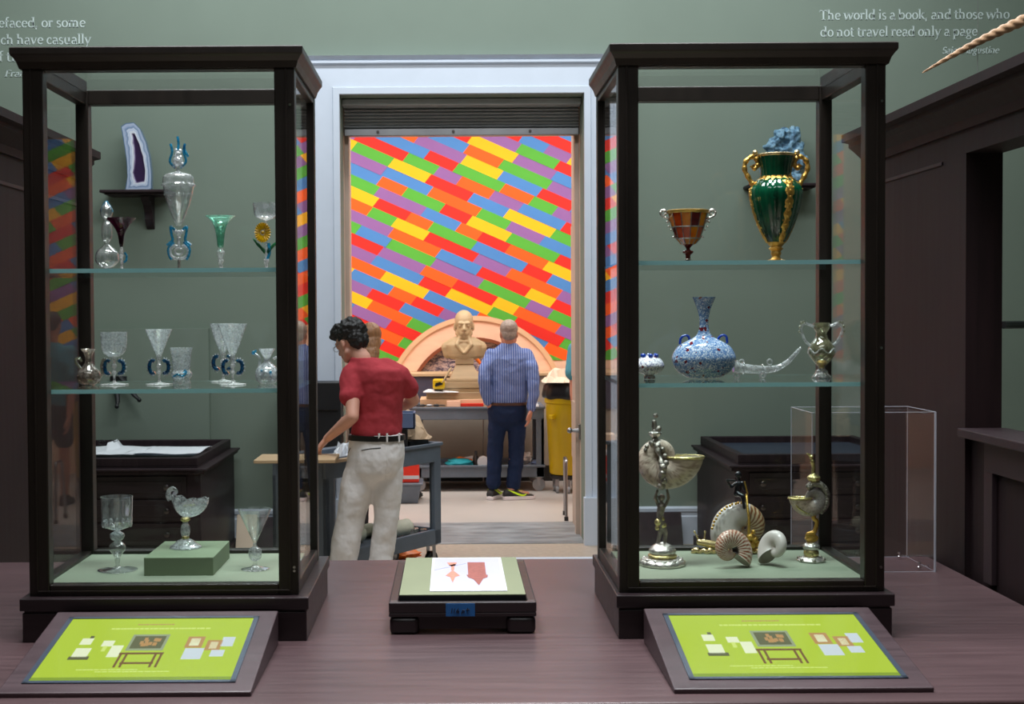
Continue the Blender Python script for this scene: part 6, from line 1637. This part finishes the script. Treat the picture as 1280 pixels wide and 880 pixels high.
m = MB(); a, b, c_, d_ = xx - .34, xx, q3.y - .08, q3.y + .12; w = .012
m.box(a, b, c_, d_, zb_ + .03, zb_ + .042); m.box(a, b, c_, c_ + w, zb_ + .03, zt_); m.box(a, b, d_ - w, d_, zb_ + .03, zt_); m.box(a, a + w, c_, d_, zb_ + .03, zt_); m.box(b - w, b, c_, d_, zb_ + .03, zt_)
m.build('bin', 'blue_grey_tray', bt, smooth=0, bevel=.003)
m = MB(); m.box(a + .02, b - .05, c_ + .03, d_ - .03, ZC1 + .001, zb_ + .03); m.build('stand', 'tool_black', bt, smooth=0, bevel=.004)
crumple('white_plastic_sheet', 'paper', P(424, 560, 8.25).x - .05, P(441, 560, 8.25).x, 8.22, 8.52, ZC1, .10, 'crumpled white plastic sheet on the near cart, left of the khaki trousers', 'sheet', 8)
q3 = P(409, 560, 8.1)
boxthing('cardboard_piece', 'kraft_paper', Vector((P(412, 565, 8.15).x, 8.16, ZC1 + .015)), (.16, .2, .02), 'small brown cardboard piece under the left hand of the man in red', 'cardboard', CMx)
# tan board sticking out at left
a_, b_ = P(322, 566, 7.95), P(400, 566, 7.95)
m = MB(); zbd = ZC1 + .034
m.box(a_.x, b_.x + .1, 7.78, 8.12, zbd, zbd + .02); tag(m.build('tan_board', 'ply', smooth=0, bevel=.004), 'tan board sticking out from the left end of the near cart', 'board')
# black equipment case in the doorway at left
a_, b_ = P(398, 478, 8.9), P(425, 478, 8.9)
t = thing('black_case', 'tall matt black case standing behind the near cart at the left jamb', 'case', ((a_.x + b_.x) / 2, 9.35, 0))
m = MB(); m.box(a_.x - .35, P(424.5, 500, 9.55).x, 9.66, 9.88, .72, P(410, 479, 9.5).z); m.build('body', 'tool_black', t, smooth=0, bevel=.008)
m = MB(); m.box(a_.x - .35, P(424.5, 500, 9.55).x - .02, 9.65, 9.66, P(410, 515, 9.5).z, P(410, 514, 9.5).z); m.build('seam', 'pewter_knob', t, smooth=0)
m = MB(); m.box(a_.x - .30, P(424.5, 500, 9.55).x - .06, 9.69, 9.85, 0, .72); m.build('base', 'tool_black', t, smooth=0, bevel=.01)
'''
a_, b_ = P(398, 600, 8.75), P(429, 600, 8.75)
t = thing('waste_bin', 'pale grey rectangular bin with black rim, standing left of the khaki trousers', 'bin', ((a_.x + b_.x) / 2 - .05, 9.0, 0))
x0, x1 = a_.x - .2, P(432, 600, 8.9).x
m = MB(); m.hexa([(x0 + .04, 8.92, .0), (x1 - .04, 8.92, .0), (x1 - .04, 9.22, .0), (x0 + .04, 9.22, .0)], [(x0, 8.9, .66), (x1, 8.9, .66), (x1, 9.25, .66), (x0, 9.25, .66)]); m.build('body', 'bin_white', t, smooth=0, bevel=.01)
m = MB(); m.box(x0 - .01, x1 + .01, 8.89, 9.26, .62, .69); m.build('rim', 'cart_dark', t, smooth=0, bevel=.008)
'''
# lower shelf of near cart: foam rolls, tape
zl = P(552, 660, 9.05).z - .035
for i, (a, b, L_, r_, al, lb) in enumerate(((.32, .17, .30, .055, 15, 'cream foam roll on the lower cart shelf, right of the khaki trousers'), (.72, .22, .34, .055, -12, 'cream foam roll lying between the khaki trouser legs'), (.50, .33, .30, .045, 10, 'cream foam roll at the back of the lower cart shelf'))):
    c = cpt(a, b, zl + r_ + .002); d = CMx @ Rz(al) @ Vector((1, 0, 0)); m = MB(); n = 12
    m.tube([c - d * L_ / 2 + d * L_ * k_ / n + Vector((0, 0, .0)) for k_ in range(n + 1)], [r_ * (.72 if k_ in (0, n) else 1 + .05 * math.sin(k_ * 1.7)) for k_ in range(n + 1)], 18); o = m.build('foam_roll', 'cream_foam', smooth=70)
    settle(o, zl + .001); tag(o, lb, 'foam', 'cream foam rolls on the lower cart shelf')
for i, (a, b, r_, h_, lb) in enumerate(((.19, .10, .038, .05, 'larger clear roll of tape on the lower cart shelf'), (.08, .09, .022, .03, 'tiny clear roll of tape at the corner of the lower cart shelf'))):
    c = cpt(a, b, zl + .001); m = MB(); m.lathe(c, [(r_ * .6, 0), (r_, 0), (r_, h_), (r_ * .6, h_), (r_ * .6, 0.0005)], 24); tag(m.build('tape_roll', 'silver', smooth=50), lb, 'tape', 'tape rolls on the lower cart shelf')
# red bucket and grey tub on the floor behind the near cart
t = thing('plastic_tub', 'grey plastic tub on the floor behind the near cart', 'tub', P(505, 607, 12.3))
c = P(506, 600, 12.3); m = MB(); m.hexa([(c.x - .13, 12.2, 0), (c.x + .12, 12.2, 0), (c.x + .12, 12.5, 0), (c.x - .13, 12.5, 0)], [(c.x - .15, 12.17, .17), (c.x + .15, 12.17, .17), (c.x + .15, 12.53, .17), (c.x - .15, 12.53, .17)]); m.build('body', 'cart_plastic', t, smooth=0, bevel=.01)
m = MB(); m.box(c.x - .165, c.x + .165, 12.16, 12.54, .165, .185); m.build('rim', 'cart_plastic', t, smooth=0, bevel=.006)
t = thing('red_box', 'red plastic box with white band standing on the grey tub behind the near cart', 'box', (c.x + .02, 12.35, .185))
MB().box(c.x - .12, c.x + .13, 12.22, 12.48, .186, .42).build('body', 'red_plastic', t, smooth=0, bevel=.01); MB().box(c.x - .125, c.x + .135, 12.215, 12.485, .42, .445).build('lid', 'bin_white', t, smooth=0, bevel=.006)
MB().box(c.x - .122, c.x + .132, 12.214, 12.22, .22, .25).build('band', 'bin_white', t, smooth=0)
c = P(532, 595, 13.3); boxthing('pale_carton', 'cream_board', Vector((-.52, 13.35, .26)), (.24, .22, .52), 'pale carton standing on the floor left of the far cart', 'carton')
c = P(521, 603, 12.9); blob('black_pouch', 'tool_black', Vector((c.x, 12.55, .05)), (.06, .09, .03), 'small black pouch on the floor beside the grey tub', 'pouch', zrest=.001)
c = P(508, 697, 9.6); blob('orange_cloth', 'orange_plastic', PZ(505, 694, .03), (.11, .07, .03), 'crumpled orange cloth on the floor under the near cart', 'cloth', zrest=.004, jit=.4)
c = P(398, 650, 9.0)
# ---------------------------------------------------------------- bust on its pedestal
YB2 = 13.32
t = thing('bust', 'carved wooden bust of a man in coat and bow tie on a stepped pedestal', 'bust', (P(580, 500, YB2).x, YB2, ZC2))
def B(x, y, d=0): return P(x, y, YB2 + d)
sB = YB2 / F
m = MB(); MM, hq = head(m, B(580, 407, -.03), (0, -1, 0), 1.22)
m.caps([B(580, 415), B(580, 432)], [.06, .075])
m.loft([(B(580, 449), .13, .10, 0), (B(580, 445), .155, .115, 0), (B(580, 438), .165, .125, 0), (B(580, 431), .18, .12, 0), (B(580, 425), .12, .1, 0), (B(580, 420), .07, .075, 0)])
m.caps([B(570, 430), B(559, 434, .02), B(560, 442, .02)], [.075, .06, .05]); m.caps([B(590, 430), B(601, 434, .02), B(600, 442, .02)], [.075, .06, .05])
for sg in (-1, 1):   # lapels
    m.caps([B(580 + sg * 6, 423, -.09), B(580 + sg * 9, 431, -.125), B(580 + sg * 1.5, 441, -.13)], [.018, .02, .012])
    m.caps([B(580, 427, -.10), B(580 + sg * 5, 427, -.10)], [.012, .020])
m.build('portrait', 'bust_wood', t, voxel=.007, smoothit=1, smooth=180)
m = MB(); m.sph(hq(0, -.03, .045), (.09, .104, .098), 20, 14, MM); m.sph(hq(.05, -.02, .0), (.03, .05, .05), 12, 8, MM); m.sph(hq(-.05, -.02, .0), (.03, .05, .05), 12, 8, MM); m.build('hair', 'bust_wood', t, smooth=80)
def sq(x0, x1, y0, y1, dp, nm, mat='bust_base', x2=None, x3=None):
    a, b = B(x0, y1), B(x1, y1); c, d = B(x2 or x0, y0), B(x3 or x1, y0); m = MB()
    m.hexa([(a.x, YB2 - dp, a.z), (b.x, YB2 - dp, a.z), (b.x, YB2 + dp, a.z), (a.x, YB2 + dp, a.z)], [(c.x, YB2 - dp * (d.x - c.x) / (b.x - a.x), c.z), (d.x, YB2 - dp * (d.x - c.x) / (b.x - a.x), c.z), (d.x, YB2 + dp * (d.x - c.x) / (b.x - a.x), c.z), (c.x, YB2 + dp * (d.x - c.x) / (b.x - a.x), c.z)])
    return m.build(nm, mat, t, smooth=0, bevel=.004)
sq(569, 592, 448, 455, .1, 'neck_block'); sq(562, 600, 455, 473, .16, 'pedestal', x2=570, x3=591)
sq(558, 603, 473, 477, .18, 'pedestal'); sq(555, 606, 477, 484, .19, 'pedestal')
# boards beneath
zt1 = B(580, 484).z
def slab(x0, x1, z0, z1, d0, d1, mat, lb):
    a, b = P(x0, 490, 13.1).x, P(x1, 490, 13.1).x; m = MB(); m.box(a, b, d0, d1, z0, z1); return tag(m.build('wooden_board', mat, smooth=0, bevel=.003), lb, 'board')
za = P(560, 500, 13.05).z; zb_ = P(560, 493, 13.05).z; zc_ = P(560, 487, 13.05).z
slab(525, 610, ZI2, za + .005, 13.06, 13.56, 'pine', 'wide pine board lying lowest under the bust on the far cart')
slab(533, 606, za + .007, zb_ + .015, 13.08, 13.54, 'bust_base', 'brown wooden slab between the pine board and the pedestal')
m = MB(); m.box(B(548, 480).x, B(608, 480).x, 13.14, 13.50, zb_ + .017, zt1 - .001); tag(m.build('wooden_board', 'bust_base', smooth=0, bevel=.003), 'brown wooden board directly under the bust pedestal', 'board')
# paper sheet draped, yellow box, tools
m = MB(); a, b = P(529, 488, 13.07), P(560, 494, 13.07)
zz = zb_ + .019
m.hexa([(a.x, 13.02, zz), (b.x + .1, 13.02, zz), (b.x + .1, 13.13, zz), (a.x + .05, 13.13, zz)], [(a.x, 13.02, zz + .012), (b.x + .1, 13.02, zz + .002), (b.x + .1, 13.13, zz + .002), (a.x + .05, 13.13, zz + .03)])
tag(m.build('plan_sheet', 'paper', smooth=0), 'white plan sheet lying on the board below the yellow box', 'paper')
t = thing('tape_measure', 'yellow case tape measure with black mark standing left of the bust pedestal', 'tape measure', (P(548, 480, 13.08).x, 13.08, zz))
a, b = P(541, 482, 13.08), P(556, 469, 13.08); m = MB(); m.box(a.x, b.x, 13.05, 13.12, zz + .031, zz + .031 + (b.z - a.z)); m.build('case', 'yellow_plastic', t, smooth=0, bevel=.018)
cc = Vector(((a.x + b.x) / 2, 13.046, zz + .031 + (b.z - a.z) * .45)); m = MB(); m.obox(cc + Vector((0, 0, 0)), (.075, .004, .02), Ry(-15)); m.obox(cc + Vector((-.005, 0, .012)), (.05, .004, .018), Ry(-15)); m.build('mark', 'tool_black', t, smooth=0)
MB().obox(Vector((cc.x, 13.09, zz + .0245)), (.09, .05, .012)).build('foot', 'tool_black', t, smooth=0)
m = MB(); a, b = P(553, 478, 13.02), P(562, 463, 13.04); m.tube([a, b], [.006, .012], 8); m.tube([b, b + (b - a) * .25], [.013, .006], 8)
a2 = Vector((a.x, a.y, zz + .02)); tag(m.build('brush', 'bust_wood', smooth=60), 'pale brush leaning against the yellow tape measure', 'brush')
# tools and blocks along the cart edge
random.seed(21)
tl = [(520, 'tool_black', 'black pliers at the left end of the far cart edge', 'pliers'), (531, 'tool_black', 'black screwdriver on the far cart edge', 'screwdriver'), (540, 'steel', 'steel ruler piece on the far cart edge', 'ruler'), (549, 'tool_black', 'black-handled chisel on the far cart edge', 'chisel')]
for x, mt, lb, cat in tl:
    c = P(x, 505, 13.03); c.z = ZC2 + .008 + .012; ang_ = random.uniform(-25, 25); d = Rz(ang_) @ Vector((1, 0, 0)); m = MB()
    m.tube([c - d * .05, c - d * .01, c + d * .0, c + d * .06], [.012, .013, .006, .005], 8)
    if cat == 'pliers': m.tube([c - d * .05 + Vector((0, .03, 0)), c, c + d * .05 + Vector((0, -.015, 0))], [.01, .009, .005], 8)
    o = m.build(cat.replace(' ', '_'), mt, smooth=60); settle(o, ZC2 + .005); tag(o, lb, cat)
c = P(567, 504, 13.0); boxthing('wood_block', 'lunette_stone', Vector((c.x, 13.02, ZC2 + .034)), (.13, .05, .058), 'small reddish wooden block on the far cart edge below the bust', 'block')
c = P(594, 506, 13.0); boxthing('red_level', 'red_plastic', Vector((c.x - .03, 13.03, ZC2 + .021)), (.22, .04, .03), 'red strip tool lying on the far cart edge left of the blue shirt', 'tool')
c = P(600, 449, 13.2); m = MB(); a, b = P(593, 445, 13.70), P(601, 455, 13.70)
t = thing('orange_clamp', 'orange handled clamp showing between the bust and the blue shirt', 'clamp', (b.x, 13.70, 1.2))
m.tube([a, b], [.022, .016], 10); m.build('handle', 'orange_plastic', t); m = MB(); m.tube([b, b + Vector((.02, 0, -.12)), Vector((b.x + .02, 13.70, .01))], .008, 8); m.build('bar', 'steel', t)
# heap of black tool bags behind the lunette ends
crumple('white_rag', 'paper', P(676, 500, 13.1).x - .1, P(676, 500, 13.1).x - .01, 13.08, 13.25, ZI2, .06, 'white rag at the right end of the far cart top', 'rag', 4)
# things on the lower shelf
def low(x): return P(x, 576, 13.15).x
blob('teal_cloth', 'teal_cloth', Vector((low(574), 13.16, ZL2 + .05)), (.13, .1, .045), 'folded teal cloth on the lower shelf of the far cart', 'cloth', .25, zrest=ZL2 + .001)
m = MB(); m.tube([(low(561), 13.25, ZL2 + .08), (low(575), 13.27, ZL2 + .12), (low(590), 13.3, ZL2 + .10)], [.03, .035, .025], 10); o = m.build('orange_glove', 'orange_plastic', smooth=60); settle(o, ZL2 + .001); tag(o, 'orange work glove behind the teal cloth on the lower shelf', 'glove')
m = MB(); m.tube([(low(563), 13.34, ZL2 + .1), (low(592), 13.36, ZL2 + .14)], [.03, .03], 12); o = m.build('paper_roll', 'paper', smooth=60); settle(o, ZL2 + .001); tag(o, 'white paper roll at the back of the lower shelf', 'paper roll')
t = thing('spray_bottle', 'small black bottle standing on the lower shelf of the far cart', 'bottle', (low(595), 13.18, ZL2))
MB().lathe((low(595), 13.18, ZL2 + .001), [(.03, 0), (.03, .10), (.014, .12), (.012, .13)], 18).build('body', 'tool_black', t, smooth=50)
MB().lathe((low(595), 13.18, ZL2 + .131), [(.014, 0), (.014, .03), (.008, .035)], 14).build('cap', 'cart_dark', t, smooth=50)
m = MB(); c = Vector((low(604), 13.15, ZL2 + .062)); m.tube([c + Vector((0, -.03, 0)), c + Vector((0, .04, 0))], .058, 28); rl = m.build('white_tape_roll', 'paper', smooth=50, bevel=.004); settle(rl, ZL2 + .001); tag(rl, 'fat white tape roll standing on the lower shelf left of the jeans', 'tape')
blob('white_rag', 'paper', Vector((low(655), 13.3, ZL2 + .06)), (.08, .08, .06), 'crumpled white rag on the lower shelf right of the jeans', 'rag', .5, zrest=ZL2 + .001, seed=5)
blob('blue_rag', 'blue_grey_tray', Vector((low(670), 13.14, ZL2 + .04)), (.055, .06, .035), 'blue rag at the right end of the lower shelf', 'rag', .4, zrest=ZL2 + .001, seed=8)
# ---------------------------------------------------------------- bench behind and lunette
zbn = P(680, 466, 13.75).z
t = thing('storage_bench', 'long taupe storage bench against the workroom wall, carrying the arched lunette', 'bench', (.3, 14.35, 0))
MB().box(-1.1, 1.5, 13.78, 14.66, .16, zbn - .03).build('body', 'room_wall_low', t, smooth=0, bevel=.004)
MB().box(-1.14, 1.54, 13.74, 14.67, zbn - .03, zbn).build('top', 'ply', t, smooth=0, bevel=.004)
MB().box(-1.05, 1.45, 13.80, 14.6, 0, .16).build('plinth', 'tool_black', t, smooth=0)
MB().box(-1.1, P(560, 500, 13.77).x, 13.762, 13.779, P(560, 512, 13.77).z, zbn - .03).build('drape', 'dusk_paint', t, smooth=0)
# lunette: circular segment ring
YLu = 14.25; k3 = F / YLu
cxL = P(594, 466, YLu).x; chordo = 103 / k3; sag = (466 - 397) / k3
Ro = (chordo ** 2 + sag ** 2) / (2 * sag); czL = zbn + .002 + sag - Ro
t = thing('lunette', 'big pinkish arched lunette around a dusky relief, standing on the bench behind the bust', 'lunette', (cxL, YLu, zbn))
def ringseg(r0, r1, y0, y1, nm, mat, n=72):
    m = MB(); vs = []; fs = []
    a0 = math.asin(min(1, (zbn + .002 - czL) / r1)); a1 = PI - a0
    for i in range(n + 1):
        a_ = a0 + (a1 - a0) * i / n
        for r, y in ((r0, y0), (r1, y0), (r1, y1), (r0, y1)):
            z = czL + r * math.sin(a_); x = cxL + r * math.cos(a_)
            if z < zbn + .002: z = zbn + .002
            vs.append((x, y, z))
    for i in range(n):
        for k_ in range(4): l_ = (k_ + 1) % 4; fs.append((i * 4 + k_, i * 4 + l_, (i + 1) * 4 + l_, (i + 1) * 4 + k_))
    fs += [(0, 1, 2, 3), (n * 4, n * 4 + 1, n * 4 + 2, n * 4 + 3)]
    m.add(vs, fs); return m.build(nm, mat, t, smooth=30)
wr = 27 / k3
ringseg(Ro - wr, Ro - .05, YLu - .04, YLu + .08, 'arch', 'lunette_stone'); ringseg(Ro - .05, Ro, YLu - .06, YLu + .09, 'outer_rim', 'lunette_rim'); ringseg(Ro - wr - .035, Ro - wr, YLu - .05, YLu + .08, 'inner_rim', 'lunette_brown')
m = MB(); ri = Ro - wr - .03; n = 40; a0 = math.asin((zbn + .002 - czL) / ri) if abs((zbn + .002 - czL) / ri) < 1 else 0
m.prism([Vector((cxL + ri * math.cos(a0 + (PI - 2 * a0) * i / n), YLu + .03, czL + ri * math.sin(a0 + (PI - 2 * a0) * i / n))) for i in range(n + 1)], (0, 0, 0), (0, .03, 0)); m.build('relief', 'rubble', t, smooth=0)
# ---------------------------------------------------------------- yellow barrel on dolly
YBR = 12.95; cb = P(709, 590, YBR); s_ = YBR / F
t = thing('waste_barrel', 'big yellow round waste barrel on a black wheeled dolly at the right of the doorway', 'barrel', (cb.x, YBR, 0))
zb1 = P(709, 592, YBR).z; zt2 = P(709, 497, YBR).z; c = Vector((cb.x, YBR, zb1))
r0, r1 = 22 * s_, 27.5 * s_; H = zt2 - zb1
MB().lathe(c, [(0, 0), (r0 * .94, 0), (r0, .015), (r1 * .93, H * .72), (r1 * .95, H * .73), (r1 * .97, H * .93), (r1 * 1.02, H * .94), (r1 * 1.03, H), (r1 * .97, H), (r1 * .93, H * .9), (r0 * .9, .05), (0, .045)], 48).build('body', 'yellow_plastic', t, smooth=40)
for sg in (-1, 1): m = MB(); m.obox(c + Vector((sg * r1 * .72, -r1 * .72, H * .76)), (.06, .05, .045), Rz(-45 * sg)); m.build('handle', 'yellow_plastic', t, smooth=0, bevel=.01)
m = MB(); m.lathe(Vector((cb.x, YBR, zb1 - .04)), [(0, 0), (r0 * .95, 0), (r0 * 1.0, .015), (r0, .035), (0, .036)], 32); dl = m.build('dolly', 'tool_black', t, smooth=40)
for a_ in (R(-140), R(-90), R(-30), R(60), R(150)):
    w = Vector((cb.x + r0 * .8 * math.cos(a_), YBR + r0 * .8 * math.sin(a_), .035)); m = MB(); m.tube([w - Vector((.012, 0, 0)), w + Vector((.012, 0, 0))], .035, 18); cs = m.build('caster', 'wheel_grey', dl, smooth=50)
    m = MB(); m.box(w.x - .018, w.x + .018, w.y - .012, w.y + .012, .04, zb1 - .038); m.build('fork', 'steel', cs, smooth=0)
m = MB(); m.lathe(Vector((cb.x, YBR, zt2 - .02)), [(r1 * .9, 0), (r1 * 1.07, .022), (r1 * 1.1, .05), (r1 * 1.02, .14), (r1 * .85, .17), (0, .17)], 36, fl=lambda a_, i: 1 + .05 * math.sin(7 * a_)); bg = m.build('bin_liner', 'tool_black', smooth=50)
tag(bg, 'black bin liner bulging over the rim of the yellow barrel', 'bin liner')
crumple('packing_paper', 'cream_board', cb.x - r1 * 1.15, cb.x + r1 * .9, YBR - .25, YBR + .2, zt2 + .152, .13, 'crumpled cream packing paper heaped on the black bin liner', 'paper', 12)
# chrome stretcher frame / folded stand at the right jamb
t = thing('folding_stand', 'grey folding metal frame leaning at the foot of the right doorway jamb', 'stand', P(722, 655, 11.2))
a, b = P(722, 655, 11.25), P(720, 574, 11.2); m = MB(); x_ = OR - .03
zt3 = P(722, 574, 11.2).z
m.tube(curve([(x_ - .015, 11.12, .02), (x_ - .015, 11.13, zt3 - .06), (x_ - .01, 11.16, zt3 - .01), (x_ - .01, 11.24, zt3), (x_ - .01, 11.33, zt3 - .03), (x_, 11.42, zt3 - .3), (x_, 11.45, .02)], 48), .013, 10); m.build('frame', 'steel', t)
for y in (11.12, 11.45): m = MB(); m.tube([(x_ - .015 if y < 11.2 else x_, y, .001), (x_ - .015 if y < 11.2 else x_, y, .035)], .018, 10); m.build('foot', 'tool_black', t)
# ---------------------------------------------------------------- light
def area(name, loc, size, power, col=(1, 1, 1), rot=(0, 0, 0), sizey=None):
    l = bpy.data.lights.new(name, 'AREA'); l.energy = power; l.color = col; l.size = size
    if sizey: l.shape = 'RECTANGLE'; l.size_y = sizey
    o = bpy.data.objects.new(name, l); o.location = loc; o.rotation_euler = rot; C.objects.link(o); return o
area('wall_washer', (0, 8.7, 4.9), 7, 105, (.88, .95, 1.0), (R(18), 0, 0), .35)
area('case_light', (-.8, 3.6, 4.9), 1.0, 58, (.95, .97, 1.0), (R(-4), 0, 0), .7).data.spread = R(95)
area('case_light', (.8, 3.6, 4.9), 1.0, 58, (.95, .97, 1.0), (R(-4), 0, 0), .7).data.spread = R(95)
area('gallery_light', (0, 6.6, 4.95), 3.6, 140, (.92, .96, 1.0), (0, 0, 0), 1.0)
area('gallery_light', (0, 1.2, 4.95), 3.2, 60, (.94, .97, 1.0), (R(15), 0, 0), 1.2)
area('workroom_light', (-1.9, 12.4, 4.5), 1.6, 95, (1.0, .98, .955), (0, 0, 0), 1.8)
area('workroom_light', (1.9, 12.4, 4.5), 1.6, 95, (1.0, .98, .955), (0, 0, 0), 1.8)
area('workroom_light', (0, 12.2, 4.5), 1.6, 80, (1.0, .98, .955), (0, 0, 0), 1.8)
w = bpy.data.worlds.new('world'); sc.world = w; w.use_nodes = True
w.node_tree.nodes['Background'].inputs[0].default_value = (.5, .55, .6, 1); w.node_tree.nodes['Background'].inputs[1].default_value = .05
sc.view_settings.view_transform = 'Standard'; sc.view_settings.look = 'None'; sc.view_settings.gamma = 1; sc.view_settings.use_curve_mapping = False
sc.view_settings.exposure = 0.0
sc.cycles.max_bounces = 10; sc.cycles.transparent_max_bounces = 64; sc.cycles.glossy_bounces = 6; sc.cycles.diffuse_bounces = 4; sc.cycles.transmission_bounces = 8
sc.cycles.caustics_reflective = False; sc.cycles.caustics_refractive = False; sc.cycles.sample_clamp_indirect = 4
sc.cycles.use_denoising = True
